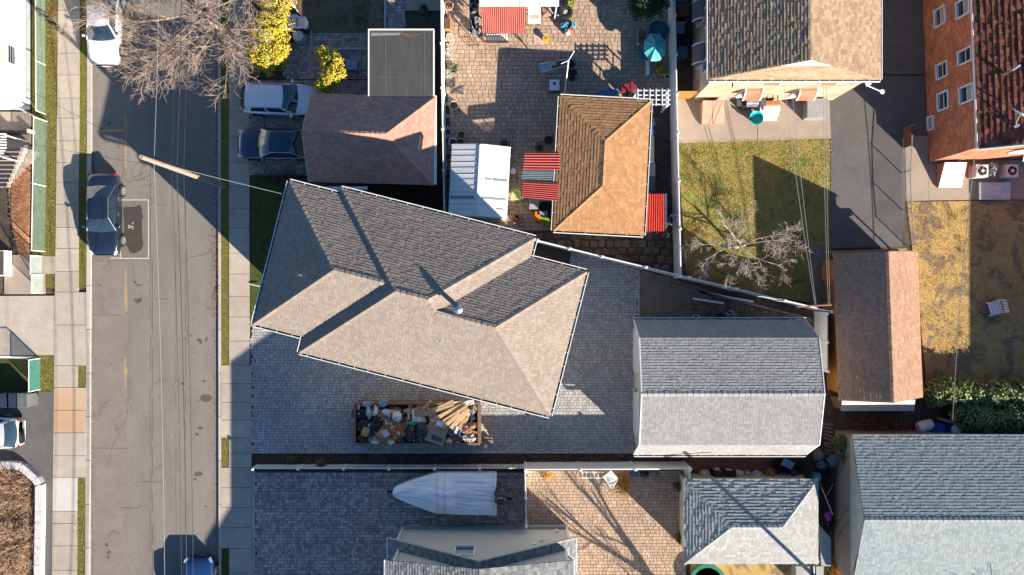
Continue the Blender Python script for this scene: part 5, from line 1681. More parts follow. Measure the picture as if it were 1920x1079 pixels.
rnd_ = random.Random(77)
for m_, lab, nn in ((CARDB, 'torn cardboard scraps strewn through the dumpster heap', 150), (FABW, 'white paper and plastic scraps strewn through the dumpster heap', 100), (BAGB, 'black plastic scraps strewn through the dumpster heap', 50), (pm('slate_scrap', (.12, .16, .22), island=.4), 'blue grey scraps strewn through the dumpster heap', 30), (PLYW, 'wood splinters strewn through the dumpster heap', 60)):
    b = MB()
    for _ in range(nn):
        px, py = rnd_.uniform(672, 893), rnd_.uniform(763, 827)
        if m_ is PLYW and px < 780:
            px += 100
        l = rnd_.uniform(.06, .22)
        b.obox(W(px, py, rnd_.uniform(1.22, 1.5)), (l, l * (rnd_.uniform(.1, .25) if m_ is PLYW else rnd_.uniform(.4, .9)), .012), rnd_.uniform(0, 6.3), rnd_.uniform(-.5, .5), rnd_.uniform(-.5, .5))
    tag(b.build('debris_scraps', m_, kind='stuff'), lab, 'debris')
# ---------------------------------------------------------------- trees and shrubs
BARK = pm('bark_grey', (.33, .25, .20), (.20, .145, .115), rough=.95, scale=6, island=.15)
BARK_L = pm('bark_pale', (.45, .375, .33), (.33, .265, .225), rough=.95, scale=6, island=.15)


def bare_tree(name, label, base, hub_z, nl, reach, seed, bark, r0=.2, tilt=(0, 0), levels=(6, 6, 5), up=.55, group=None, tw=.008, hmax=99):
    rnd = random.Random(seed)
    base = Vector(base)
    t = thing(name, label, 'tree', base, group)
    hub = base + Vector((tilt[0], tilt[1], hub_z))
    tb, cb = MB(), MB()
    mid = base.lerp(hub, .5) + Vector((rnd.uniform(-.08, .08), rnd.uniform(-.08, .08), 0))
    tb.tube([base - Vector((0, 0, .2)), base + Vector((0, 0, .15)), mid, hub], [r0 * 1.5, r0 * 1.15, r0, r0 * .85], 9)
    tb.build('trunk', bark, t, smooth=True)

    def branch(p, d, ln, r, lv):
        n = 5 if lv < 2 else 4
        pts, dd = [p.copy()], d.normalized()
        for k in range(n):
            dd = (dd + Vector((rnd.uniform(-1, 1), rnd.uniform(-1, 1), rnd.uniform(-.7, .9))) * (.2 + .05 * lv)).normalized()
            q = pts[-1] + dd * (ln / n)
            if q.z > hmax:
                q.z = hmax - rnd.random() * .3
            pts.append(q)
        re = max(tw * .7, r * .45)
        rs = [r + (re - r) * k / n for k in range(n + 1)]
        cb.tube(pts, rs, 6 if lv == 0 else 4 if lv == 1 else 3)
        if lv >= len(levels):
            return
        for c in range(levels[lv]):
            f = rnd.uniform(.22, 1.0)
            i = min(n - 1, int(f * n))
            pp = pts[i].lerp(pts[i + 1], f * n - i)
            ax = (pts[i + 1] - pts[i]).normalized()
            side = ax.cross(Vector((rnd.uniform(-1, 1), rnd.uniform(-1, 1), rnd.uniform(-1, 1)))).normalized()
            nd = ax * .8 + side * rnd.uniform(.5, .95) + Vector((0, 0, .12))
            branch(pp, nd, ln * rnd.uniform(.42, .68) * (1 - .25 * f), max(tw, rs[i] * rnd.uniform(.45, .6)), lv + 1)
    for k in range(nl):
        a = 2 * math.pi * (k + rnd.uniform(-.3, .3)) / nl
        e = rnd.uniform(up * .5, up * 1.6)
        branch(hub - Vector((0, 0, rnd.uniform(0, 1) * hub_z * .45)) - Vector((tilt[0], tilt[1], 0)) * .3, Vector((math.cos(a), math.sin(a), e)), reach * rnd.uniform(.8, 1.1), r0 * rnd.uniform(.3, .5), 0)
    cb.build('crown', bark, t)
    return t


bare_tree('street_tree', 'large bare pale branched tree over the shaded end of the street', G(421, 58), 3.2, 13, 5.0, 11, BARK, .19, (-.5, .2), (8, 8, 8), .42, hmax=8.5, tw=.007)
bare_tree('lawn_tree', 'small bare silvery tree with spreading twigs on the green lawn', G(1374, 466), 1.6, 9, 2.5, 5, BARK_L, .085, (.2, .1), (6, 6, 5), .42, tw=.008, hmax=4.6)
bare_tree('yard_tree', 'tall bare tree past the sunny patio throwing long shadow streaks over it', G(1335, 1192), 2.8, 5, 4.0, 21, BARK, .3, (0, 0), (4, 3, 2), 1.5)
bare_tree('yard_tree', 'bare tree past the slate blue garages shading the ivy', G(1960, 1180), 2.5, 5, 3.6, 31, BARK, .25, (0, 0), (4, 3, 2), 1.3)
bare_tree('fence_tree', 'thin bare sapling between the long white fence and the tan garage', G(1240, 425), .9, 5, 1.3, 41, BARK, .05, (0, 0), (4, 3), 1.2, tw=.009)


bare_tree('bare_bush', 'low twiggy leafless bush leaning over the curved white wall', G(48, 1015), .35, 9, 1.5, 51, pm('bark_rust', (.42, .28, .2), (.25, .16, .11), island=.2), .03, (0, 0), (6, 5), .5, tw=.008)
bare_tree('bare_bush', 'low twiggy leafless bush inside the curved white wall near the driveway', G(30, 915), .3, 8, 1.1, 52, MATS['bark_rust'], .03, (0, 0), (6, 5), .5, tw=.008)


def leaf_cloud(b, c, r, n, size, rnd, hollow=.75, amp=.25, sd=0.0, zmin=-.3):
    for _ in range(n):
        while True:
            d = Vector((rnd.gauss(0, 1), rnd.gauss(0, 1), rnd.gauss(0, 1)))
            if d.length > .01:
                d.normalize()
                if d.z > zmin:
                    break
        k = rnd.uniform(hollow, 1.0) * (1 + amp * noise.noise(d * 2.3 + Vector((sd, 0, sd))))
        p = Vector(c) + Vector((d.x * r[0], d.y * r[1], d.z * r[2])) * k
        s = size * rnd.uniform(.6, 1.3)
        a = Vector((rnd.uniform(-1, 1), rnd.uniform(-1, 1), rnd.uniform(-.5, .5))).normalized()
        nn = (d + Vector((rnd.uniform(-.7, .7), rnd.uniform(-.7, .7), rnd.uniform(-.2, .7)))).normalized()
        u = nn.cross(a).normalized() * s
        v = nn.cross(u).normalized() * s * .55
        b.add([p - u, p + v, p + u, p - v], [(0, 1, 2, 3)])


YEL = pm('golden_leaves', (.60, .43, .02), (.30, .27, .035), rough=.7, scale=5, contrast=.3, island=.35, hue=.02)
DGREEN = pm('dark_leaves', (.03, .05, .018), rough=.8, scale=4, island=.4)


def shrub(name, label, lobes, mat, leaf=.06, dens=900, core=None, group=None, seed=1):
    rnd = random.Random(seed)
    c0 = lobes[0][0]
    t = thing(name, label, 'shrub', (c0[0], c0[1], 0), group)
    b = MB()
    k = MB()
    for i, (c, r) in enumerate(lobes):
        leaf_cloud(b, c, r, int(dens * (r[0] * r[1] + r[0] * r[2] + r[1] * r[2])), leaf, rnd, .62, .55, seed + i * 3.3)
        k.ball(c, (r[0] * .72, r[1] * .72, r[2] * .72), 12, 8, .3, 2, i)  # dark core ball added inside the leaves to block gaps
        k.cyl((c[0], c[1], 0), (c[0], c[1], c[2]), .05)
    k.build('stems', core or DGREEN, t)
    b.build('foliage', mat, t)
    return t


shrub('golden_shrub', 'big double lobed golden yellow shrub beside the bare street tree', [(W(508, 42, 1.2), (1.2, .8, .8)), (W(500, 68, 1.2), (1.1, .8, .8)), (W(498, 105, 1.15), (1.25, 1.05, .8)), (W(522, 100, 1.0), (.7, .8, .7))], YEL, seed=3)
shrub('golden_shrub', 'golden yellow shrub at the top of the driveway beyond the double lobed one', [(W(517, 2, 1.1), (1.0, .8, .75)), (W(500, -18, 1.0), (.9, .8, .7))], YEL, seed=4)
shrub('golden_shrub', 'crescent shaped golden yellow shrub in front of the brown garage', [(W(606, 101, 1.5), (.5, .4, .5)), (W(622, 116, 1.7), (.75, .6, .6)), (W(628, 138, 1.8), (.65, .6, .6)), (W(618, 150, 1.8), (.65, .5, .6)), (W(609, 163, 1.8), (.7, .42, .55))], YEL, seed=5)
shrub('evergreen_tree', 'dark rounded evergreen at the patio edge beyond the turquoise umbrella', [(W(1215, -2, 2.2), (1.25, 1.1, 1.3)), (W(1205, 5, 3.0), (.8, .8, .8))], pm('evergreen', (.025, .04, .014), rough=.8, island=.5, scale=4), leaf=.07, dens=900, seed=6)
rnd = random.Random(9)
hd = thing('ivy_hedge', 'wide leafy green ivy hedge between straw lawn and blue grey garage', 'hedge', G(1830, 770))
b, k = MB(), MB()
for i in range(26):
    px, py = 1752 + (i % 13) * 17, 738 + (i // 13) * 48 + rnd.uniform(-6, 6)
    if i // 13 and px < 1795:
        continue
    c = W(px, py, .75)
    leaf_cloud(b, c, (.75, .85, .75 + rnd.uniform(-.15, .2)), 620, .085, rnd, .8, .35, i * 1.7, -.1)
    k.ball(c, (.6, .7, .55), 10, 6)  # dark core balls added under the ivy leaves to block gaps
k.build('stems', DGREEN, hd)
b.build('foliage', pm('ivy_leaves', (.24, .27, .08), (.10, .13, .04), rough=.5, scale=2.5, island=.45, hue=.02), hd)
IVY2 = pm('shrub_leaves', (.13, .15, .035), (.06, .07, .02), rough=.6, island=.45, hue=.02, scale=4)
shrub('corner_shrub', 'straggling green shrub at the corner of the block walled garage', [(W(1577, 828, 1.3), (.55, .45, .5)), (W(1586, 852, 1.2), (.4, .5, .5)), (W(1592, 872, 1.0), (.2, .3, .4))], IVY2, leaf=.07, seed=12)
shrub('low_weed', 'small weedy tuft at the corner of the tan patio by the slate shed', [(W(1272, 912, .3), (.35, .3, .25))], pm('weed_leaves', (.12, .10, .03), (.05, .06, .02), island=.4), leaf=.06, seed=13)
shrub('low_weed', 'mossy tuft against the slate shed wall', [(W(1276, 1010, .3), (.3, .42, .25))], MATS['weed_leaves'], leaf=.06, seed=14)
shrub('low_weed', 'small green shrub in the mulch strip near the pavement', [(W(545, 862, .3), (.28, .2, .25))], MATS['weed_leaves'], leaf=.05, seed=15)
shrub('low_weed', 'green shrub poking through the picket fence', [(W(602, 868, .5), (.34, .3, .4))], MATS['weed_leaves'], leaf=.05, seed=16)
DRY = pm('dry_stems', (.50, .34, .21), (.24, .14, .08), rough=.95, island=.4, hue=.02, scale=2)


def brush(name, label, areas, n, size, hgt, mat, seed):
    rnd = random.Random(seed)
    b = MB()
    for poly, f in areas:
        x0, x1 = min(p[0] for p in poly), max(p[0] for p in poly)
        y0, y1 = min(p[1] for p in poly), max(p[1] for p in poly)
        k = 0
        while k < n * f:
            x, y = rnd.uniform(x0, x1), rnd.uniform(y0, y1)
            if not inside((x, y), poly):
                continue
            k += 1
            p = W(x, y, .1)
            pts = [p]
            d = Vector((rnd.uniform(-1, 1), rnd.uniform(-1, 1), rnd.uniform(.2, 1.3))).normalized()
            for _ in range(3):
                d = (d + Vector((rnd.uniform(-.4, .4), rnd.uniform(-.4, .4), rnd.uniform(-.5, .2)))).normalized()
                q = pts[-1] + d * size * rnd.uniform(.2, .5)
                q.z = min(max(q.z, .12), hgt)
                pts.append(q)
            b.tube(pts, [.012, .01, .008, .005], 3)
    o = b.build(name, mat, kind='stuff')
    return tag(o, label, 'brush')


brush('dry_brush', 'tangle of dry orange brown stems inside the curved white wall', [([(-10, 878), (35, 878), (62, 908), (62, 1085), (-10, 1085)], 1)], 2600, .8, .9, DRY, 1)
brush('dry_brush', 'dark leafless tangle between the brown garage and the taupe house', [([(640, 350), (828, 352), (836, 400), (760, 378)], .6), ([(480, 330), (575, 330), (560, 345), (520, 345)], .25)], 900, .8, .7, pm('dark_stems', (.09, .07, .055), island=.4), 2)
brush('dry_brush', 'rusty bramble canes beside the blue grey garage', [([(1590, 785), (1700, 792), (1710, 814), (1600, 812)], 1)], 260, 1.0, 1.0, pm('rusty_canes', (.26, .11, .05), island=.4), 3)
brush('dry_brush', 'orange dry grass clump at the foot of the block garage', [([(1560, 1050), (1580, 1045), (1582, 1082), (1556, 1082)], 1)], 260, .6, .9, pm('orange_grass', (.5, .26, .05), island=.3), 4)
brush('dry_brush', 'pile of broken branches and scrap behind the slate shed', [([(1440, 862), (1545, 858), (1560, 905), (1480, 898), (1445, 895)], 1), ([(1538, 900), (1562, 900), (1563, 1000), (1540, 1000)], .5)], 420, .7, .7, pm('scrap_dark', (.06, .05, .05), island=.5), 5)
brush('dry_brush', 'heap of dry ornamental grass against the fence on the sunny patio', [([(1158, 887), (1168, 887), (1178, 925), (1166, 925)], 1)], 160, .7, .8, MATS['orange_grass'], 6)
# curved white retaining wall
rw = thing('retaining_wall', 'curved white stone retaining wall around the dry brush bed', 'wall', G(70, 950))
pts = [(-20, 874), (20, 873), (38, 876), (52, 887), (65, 899), (72, 910), (72, 960), (71, 1010), (70, 1060), (70, 1110)]
for (xa, ya), (xb, yb) in zip(pts[:-1], pts[1:]):
    a, c = W(xa, ya, .5), W(xb, yb, .5)
    d = (c - a).normalized()
    nn = Vector((-d.y, d.x, 0)) * .2
    MB().prism([tuple(q[:2]) for q in (a - nn + d * .008, c - nn - d * .008, c + nn - d * .008, a + nn + d * .008)], 0, .5).build('coping_stone', pm('white_stone', (.55, .53, .52), (.42, .40, .39), rough=.9, scale=2, fine=.1), rw)

# ---------------------------------------------------------------- utility pole and wires
PWOOD = pm('pole_wood', (.33, .25, .195), (.22, .165, .13), rough=.95, scale=3, stretch=(6, 6, .5))
PB = G(422, 350)
up_ = thing('utility_pole', 'tall weathered wooden utility pole standing in the verge by the street', 'utility pole', PB)
MB().cyl(PB, PB + Vector((0, 0, 10.2)), .155, .105, 14).build('shaft', PWOOD, up_)
for zz in (8.5, 6.8, 6.2, 5.8):
    MB().obox(PB + Vector((-.16, 0, zz)), (.06, .07, .1)).build('bracket', GALV, up_)
MB().cyl(PB + Vector((.2, 0, 1.0)), PB + Vector((.2, 0, 5.0)), .03).build('conduit', GREYM, up_)
PO = Vector((20.0, -19.1, 0))
up2 = thing('utility_pole', 'wooden utility pole behind the slate shed whose shadow crosses its roof', 'utility pole', PO)
MB().cyl(PO, PO + Vector((0, 0, 9.5)), .12, .09, 12).build('shaft', PWOOD, up2)
MB().obox(PO + Vector((0, 0, 8.9)), (1.0, .05, .06), R(40)).build('crossarm', PWOOD, up2)


def wire(label, pts, r=.012, sag=.3, mat=None, name='overhead_wire', group=None, n=12):
    b = MB()
    for a, c in zip(pts[:-1], pts[1:]):
        a, c = Vector(a), Vector(c)
        q = [a.lerp(c, i / n) - Vector((0, 0, sag * 4 * (i / n) * (1 - i / n))) for i in range(n + 1)]
        b.tube(q, r, 5)
    return tag(b.build(name, mat or GALV), label, 'wire', group)


WIRE_D = pm('wire_dark', (.04, .04, .04), rough=.6)
WIRE_L = pm('wire_light', (.3, .3, .3), rough=.5)
gw = 'overhead wires strung along the street'
for dx, z, r, m_, lab in ((-.2, 8.5, .011, WIRE_L, 'pale topmost power wire strung along the street'), (-.1, 6.85, .012, WIRE_D, 'thin dark phone wire strung along the street below the pale one'), (-.12, 6.2, .02, WIRE_D, 'thick dark cable strung along the street'), (.05, 5.8, .014, WIRE_D, 'lowest dark cable strung along the street')):
    wire(lab, [PB + Vector((dx, 38, z)), PB + Vector((dx, 0, z)), PB + Vector((dx + .35, -42, z))], r, .75, m_, n=24)
wire('pale service wire from the utility pole to the taupe house', [PB + Vector((0, 0, 8.4)), HF(.2, 6.6, 6.8)], .012, .3, WIRE_L)
wire('thin dark wire crossing the street from the pole to the white house', [PB + Vector((0, 0, 7.0)), (-28.4, 12, 4.9)], .009, .4, WIRE_D)
wire('thin dark wire crossing the street from the pole toward the brick steps', [PB + Vector((0, 0, 6.6)), (-31, 8.6, 4.0)], .009, .4, WIRE_D)
# clotheslines
cl = thing('clothesline_pole', 'rusty T shaped clothesline pole beside the brown and peach garage', 'clothesline pole', G(1545, 570))
MB().cyl(G(1540, 571), G(1540, 571) + Vector((0, 0, 2.3)), .045).build('post', WOODR, cl)
MB().obox(W(1527, 574, 2.3), (.95, .04, .04), R(3)).build('crossarm', WOODR, cl)
for k, (a, za, c, zc) in enumerate((((1484, 240), 3.2, (1528, 571), 2.33), ((1487, 240), 3.2, (1530, 571), 2.33), ((1534, 240), 3.2, (1553, 571), 2.33), ((1542, 240), 3.2, (1556, 571), 2.33))):
    A = W(1470 + 14 * (k > 0) + 60 * (k > 1) + 6 * (k > 2), 150, 3.6)
    A.y = 10.9
    wire('white clothesline from the buff brick house to the rusty T pole', [A, W(*c, zc)], .013, .15, WIRE_L, 'clothesline', 'clotheslines of the buff brick house')
wire('white twin clothesline over the straw lawn to the red brick building', [(25.3, 7.2, 3.0), W(1786, 788, 2.2)], .02, .2, WIRE_L, 'clothesline')

# ---------------------------------------------------------------- left edge: steps, brick walk, bins
BRICKP = pm('brick_paving', (.46, .22, .11), (.38, .17, .085), rough=.9, island=.22, hue=.012, scale=2)
bw = sheet('brick_walk', [(24, 283), (56, 283), (55, 350), (53, 480), (36, 480), (26, 440), (19, 400), (16, 360), (18, 320)], .12, BRICKP)
pavers(bw, [(q.x, q.y) for q in (W(x, y, .12) for x, y in [(24, 283), (56, 283), (55, 350), (53, 480), (36, 480), (26, 440), (19, 400), (16, 360), (18, 320)])], .15, BRICKP, .11, (.22, .22), ang=R(38), th=.03)
stp = thing('brick_steps', 'curved flight of dark topped stone steps at the white awning', 'steps', G(10, 320))
for k in range(9):
    y0 = 277 + k * 8.2
    xr = 44 - k * 3.2
    zt = 1.55 - k * .16
    a, c = W(-40, y0 + 8.2, zt), W(xr, y0, zt)
    s_ = MB().box(a.x, c.x, a.y, c.y, 0, zt).build('step', pm('step_stone', (.45, .39, .34), rough=.9, island=.15), stp)
    MB().box(a.x, c.x - .16, a.y + .02, c.y - .03, zt, zt + .025).build('tread', pm('slate_tread', (.035, .035, .04), rough=.8), s_)
ra = thing('iron_railing', 'black wrought iron railing curving down beside the stone steps', 'railing', G(10, 400))
rp = [W(9, 345, 1.6), W(9, 400, 1.2), W(22, 450, 1.0), W(38, 480, 1.0), W(56, 508, 1.0)]
MB().tube(rp, .025, 6).build('handrail', DKIRON, ra)
for a, c in zip(rp[:-1], rp[1:]):
    for k in range(7):
        q = a.lerp(c, k / 7)
        MB().cyl((q.x, q.y, .1), q, .011, n=5).build('baluster', DKIRON, ra)
aw = thing('porch_awning', 'white ribbed awning over the stone steps', 'awning', G(0, 280))
for k in range(9):
    a, c = W(-60, 249 + k * 5.2, 2.6), W(12 - (k > 5) * (k - 5) * 2.5, 253 + k * 5.2, 2.35)
    MB().slab([(a.x, c.y, 2.7), (a.x, a.y, 2.7), (c.x, a.y, 2.35), (c.x, c.y, 2.35)], .03).build('slat', WMET, aw)
for yy in (252, 295):
    p = W(4, yy, 2.4)
    MB().cyl((p.x, p.y, 0), p, .04).build('post', WMET, aw)
wb_ = thing('white_planter', 'white box planter at the foot of the iron railing', 'planter', G(2, 495))
MB().box(-30.6, W(8, 0, .8).x, W(0, 518, .8).y, W(0, 470, .8).y, .1, .8).build('box', WMET, wb_)
MB().box(-30.5, W(7, 0, .8).x, W(0, 516, .8).y, W(0, 472, .8).y, .8, .82).build('soil', SOIL, wb_)
lw = thing('low_wall', 'low dark capped wall by the concrete path', 'wall', G(30, 248))
MB().box(W(-20, 0, .5).x, W(51, 0, .5).x, W(0, 250, .5).y, W(0, 244.5, .5).y, 0, .5).build('block', DKIRON, lw)
MB().box(W(50, 0, .7).x, W(54, 0, .7).x, W(0, 249, .7).y, W(0, 242, .7).y, 0, .7).build('pier', WMET, lw)
tag(MB().lathe([(.02, .1), (.1, .1), (.1, .7), (.13, .75), (.02, .8)], G(64, 281), 14).build('bollard_light', WMET), 'white round garden light beside the green mesh fence', 'light')
NAVYP = pm('bin_navy', (.03, .04, .07), rough=.45)


def wheelie(px, py, mat, label, rz=0.0, h=1.05, s=1.0, group=None):
    c = G(px, py)
    t = thing('wheeled_bin', label, 'bin', (0, 0, 0), group)
    MB().obox((0, 0, h / 2 + .05), (.29 * s, .34 * s, h / 2 - .05), 0, taper=1.12).build('bin_body', mat, t)
    l_ = MB().obox((0, .02, h + .05), (.34 * s, .40 * s, .035), 0, taper=.9).build('lid', mat, t)
    MB().obox((0, .42 * s, h + .05), (.28 * s, .025, .02)).build('handle', mat, l_)
    MB().obox((0, 0, h + .088), (.2 * s, .25 * s, .006)).build('lid_panel', mat, l_)
    for sx in (-1, 1):
        MB().cyl((sx * .27 * s, .3 * s, .12), (sx * .32 * s, .3 * s, .12), .12, n=10).build('wheel', BLACK, t)
    return place(t, c, rz)


for k, px in enumerate((6, 22, 38, 56)):
    wheelie(px + 8, 747, NAVYP if k < 3 else pm('bin_grey', (.13, .14, .14), rough=.5), 'navy wheeled bin in the row at the edge of the asphalt driveway' if k < 3 else 'grey lidded bin at the end of the navy bin row', 0, group='navy bins along the asphalt driveway' if k < 3 else None)
mt_ = thing('round_topiary', 'dark clipped shrub on the small lawn by the teal mesh gate', 'shrub', G(12, 710))
b = MB()
leaf_cloud(b, G(-12, 728) + Vector((0, 0, .7)), (.8, .8, .7), 900, .06, random.Random(2))
b.build('foliage', DGREEN, mt_)

# ---------------------------------------------------------------- yard furniture and clutter
TERRA = pm('terracotta', (.42, .22, .12), rough=.85, scale=4)
TEAL = pm('teal_plastic', (.03, .33, .33), rough=.4)
STONEP = pm('stone_pot', (.42, .38, .32), rough=.9, scale=4)


def pot(px, py, r, h, mat, label, plant=None, name='flower_pot'):
    c = G(px, py, 0)
    t = thing(name, label, 'pot', c)
    MB().lathe([(r * .65, .12), (r * .95, h), (r * 1.05, h), (r * 1.05, h - .05), (r * 1.08, h + .02), (r * .88, h + .02), (r * .8, h - .1)], c, 18).build('pot_body', mat, t)
    MB().lathe([(0.0, h - .07), (r * .84, h - .08)], c, 14).build('soil', SOIL, t)
    if plant:
        b = MB()
        leaf_cloud(b, c + Vector((0, 0, h + .1)), (r * 1.4, r * 1.4, r * .9), int(140), .05, random.Random(int(px)))
        b.build('plant', plant, t)
    return t


REDL = pm('red_leaves', (.45, .10, .08), (.3, .2, .05), island=.4, hue=.03)
PINKL = pm('pink_flowers', (.55, .16, .18), (.35, .22, .1), island=.4, hue=.02)
GRNL = pm('pot_leaves', (.10, .13, .05), island=.5, hue=.03)
for a in ((843, 17, .26, .55, WMET, 'white round pot with red flowers beside the long white patio fence', REDL), (852, 133, .24, .35, STONEP, 'grey pot with dry plants against the long white patio fence', GRNL), (852, 201, .26, .4, STONEP, 'tan round pot alone by the long white patio fence', None), (866, 256, .24, .42, STONEP, 'stone pot behind two others near the white metal shed', None), (850, 269, .23, .42, WMET, 'pale pot touching the fence corner near the white metal shed', None),
          (864, 269, .23, .42, TERRA, 'terracotta pot close against the white metal shed', None), (945, 271, .2, .3, TERRA, 'orange pot with blue green leaves behind the white metal shed', GRNL), (1028, 266, .24, .4, BLACK, 'round black pot beside the tan garage gutter', None), (1010, 279, .22, .35, TERRA, 'pot of dark leaves at the corner of the red corrugated awning', GRNL), (968, 411, .24, .35, TERRA, 'pot of pink flowers beside the white metal shed door', PINKL),
          (1234, 124, .24, .4, TERRA, 'pot of red flowers by the turquoise umbrella', REDL), (1237, 136, .22, .4, TERRA, 'pot of yellow flowers by the white bench', pm('yellow_flowers', (.45, .33, .04), island=.4)), (1249, 146, .14, .3, WMET, 'small white pot at the foot of the white fence', None), (546, 76, .34, .8, BLACK, 'open black barrel beside the golden yellow shrub', None), (796, 22, .2, .4, BLACK, 'dark pot on the shaded soil beside the flat roof', GRNL),
          (794, 32, .2, .4, pm('slate_pot', (.12, .13, .15)), 'slate grey pot on the shaded soil beside the flat roof', None)):
    pot(*a[:6], plant=a[6])


def barrel(px, py, r, h, mat, label, lid=None, lying=None):
    c = G(px, py)
    t = thing('barrel', label, 'barrel', c)
    pr = [(r * .9, .08), (r, h * .3), (r, h * .7), (r * .9, h), (r * .8, h), (r * .8, h - .08)]
    b = MB()
    if lying is not None:
        M = Matrix.Translation(c + Vector((0, 0, r + .1))) @ Matrix.Rotation(lying, 4, 'Z') @ Matrix.Rotation(R(90), 4, 'Y')
        b.T = M
        b.lathe([(q, z - h / 2) for q, z in pr], (0, 0, 0), 18)
    else:
        b.lathe(pr, c, 18)
    b.build('shell', mat, t, smooth=False)
    if lid:
        MB().lathe([(r * .8, h - .06), (r * .82, h + .03), (.02, h + .06)], c, 18).build('lid', lid, t)
    return t


barrel(566, 76, .36, .8, pm('lid_grey', (.3, .31, .32)), 'grey round trash can with a pale lid by the golden yellow shrub', pm('lid_pale', (.45, .46, .47)))
barrel(1725, 797, .34, .9, WMET, 'white barrel lying on its side behind the blue grey garage', None, R(15))
barrel(1748, 800, .36, .9, pm('barrel_blue', (.02, .06, .25), rough=.4), 'open royal blue barrel beside the white lying barrel')
barrel(1776, 800, .34, .9, MATS['barrel_blue'], 'blue barrel full of scraps under the ivy hedge', BAGW)
barrel(1800, 803, .3, .85, pm('barrel_navy', (.02, .03, .09)), 'small navy barrel under the ivy hedge', MATS['barrel_navy'])
barrel(1555, 862, .34, .7, pm('barrel_slate', (.10, .14, .2)), 'slate blue tub tipped against the block garage corner', None, R(30))
wheelie(544, 56, WMET, 'white wheeled bin between the golden yellow shrub and blue bins', s=.8, h=.9)
wheelie(559, 53, pm('bin_blue', (.05, .07, .12)), 'blue grey wheeled bin against the small lawn', s=.9)
wheelie(574, 55, MATS['bin_blue'], 'blue grey wheeled bin at the lawn corner beside its twin', s=.8)
# blue crate, kerb of lawn
cr = thing('storage_crate', 'small blue storage crate on the pavers beside the crescent shrub', 'crate', G(663, 127))
MB().obox(G(663, 127) + Vector((0, 0, .3)), (.28, .25, .18), taper=1.08).build('tub', pm('crate_blue', (.12, .2, .33)), cr)
MB().obox(G(663, 127) + Vector((0, 0, .5)), (.31, .28, .02)).build('lid', pm('crate_lid', (.3, .38, .5)), cr)
for nm, x0, y0, x1, y1, lb in (('lawn_edging', 582, 89.5, 692, 93, 'pale concrete edging along the small lawn by the flat roof'), ('lawn_edging', 581, 58, 584, 92, 'short pale concrete edging turning beside the round trash cans'), ('lawn_edging', 720, 0, 723.5, 54, 'pale edging between the small lawn and the paver path')):
    a, c = W(x0, y1, .25), W(x1, y0, .25)
    o = MB().box(a.x, c.x, a.y, c.y, 0, .22).build(nm, KERB)
    tag(o, lb, 'edging')
rl2 = thing('white_gate_rail', 'white slanted railing at the edge of the brown lawn', 'railing', G(545, 8))
for dx in (0, 4):
    MB().tube([W(533 + dx, -10, .9), W(550 + dx, 14, .9)], .03, 5).build('rail', WMET, rl2)
for q in ((535, -6), (551, 13)):
    p = W(*q, .9)
    MB().cyl((p.x, p.y, 0), p, .03).build('post', WMET, rl2)


def corrugated(name, label, cat, quad, n, amp, mat, posts=True):
    """quad a,b along ridges top; c,d bottom"""
    a, b_, c, d = [Vector(q) for q in quad]
    t = thing(name, label, cat, ((a + c) / 2).to_tuple()[:2] + (0,))
    MB().grid(lambda u, v: a.lerp(b_, u).lerp(d.lerp(c, u), v) + Vector((0, 0, amp * math.sin(u * n * 2 * math.pi))), n * 8, 2).build('corrugated_sheet', mat, t, smooth=True)
    if posts:
        for p in (a.lerp(c, .03), b_.lerp(d, .03), c.lerp(a, .03), d.lerp(b_, .03)):
            MB().cyl((p.x, p.y, 0), p - Vector((0, 0, .05)), .03).build('post', WOODG, t)
    return t


REDC = pm('red_corrugated', (.42, .085, .07), (.36, .07, .06), rough=.5, scale=1.5)
corrugated('corrugated_awning', 'large salmon red corrugated awning under the white canopy', 'awning', [W(902, 12, 2.35), W(986, 12, 2.35), W(984, 63, 1.95), W(904, 62, 1.95)], 23, .03, pm('red_corrugated_pale', (.50, .14, .11), (.44, .12, .09), rough=.5))
corrugated('corrugated_awning', 'red corrugated awning sheet above the clear panel beside the tan garage', 'awning', [W(981, 318, 2.1), W(984, 288, 2.1), W(1050, 288, 2.25), W(1049, 319, 2.25)], 6, .035, REDC)
corrugated('corrugated_awning', 'red corrugated awning sheet below the clear panel beside the tan garage', 'awning', [W(978, 370, 2.1), W(981, 341, 2.1), W(1049, 344, 2.25), W(1046, 377, 2.25)], 8, .035, REDC)
corrugated('clear_awning', 'clear glazed awning panel between two red corrugated sheets', 'awning', [W(977, 339, 2.0), W(980, 320, 2.0), W(1047, 320, 2.15), W(1045, 341, 2.15)], 6, .02, pm('clear_panel', (.2, .26, .3), rough=.12, spec=.8, alpha=.75))
corrugated('corrugated_awning', 'bright red corrugated lean-to on the fence side of the tan garage', 'awning', [W(1214, 364, 1.95), W(1246, 364, 1.6), W(1246, 434, 1.6), W(1212, 434, 1.95)], 8, .04, pm('red_bright', (.50, .05, .03), rough=.5))
bo = thing('white_board', 'white board leaning beside the bright red corrugated lean-to', 'board', G(1246, 400))
MB().box(W(1246, 0, 1.2).x, W(1250, 0, 1.2).x, W(0, 428, 1.2).y, W(0, 364, 1.2).y, .1, 1.3).build('sheet', WMET, bo)
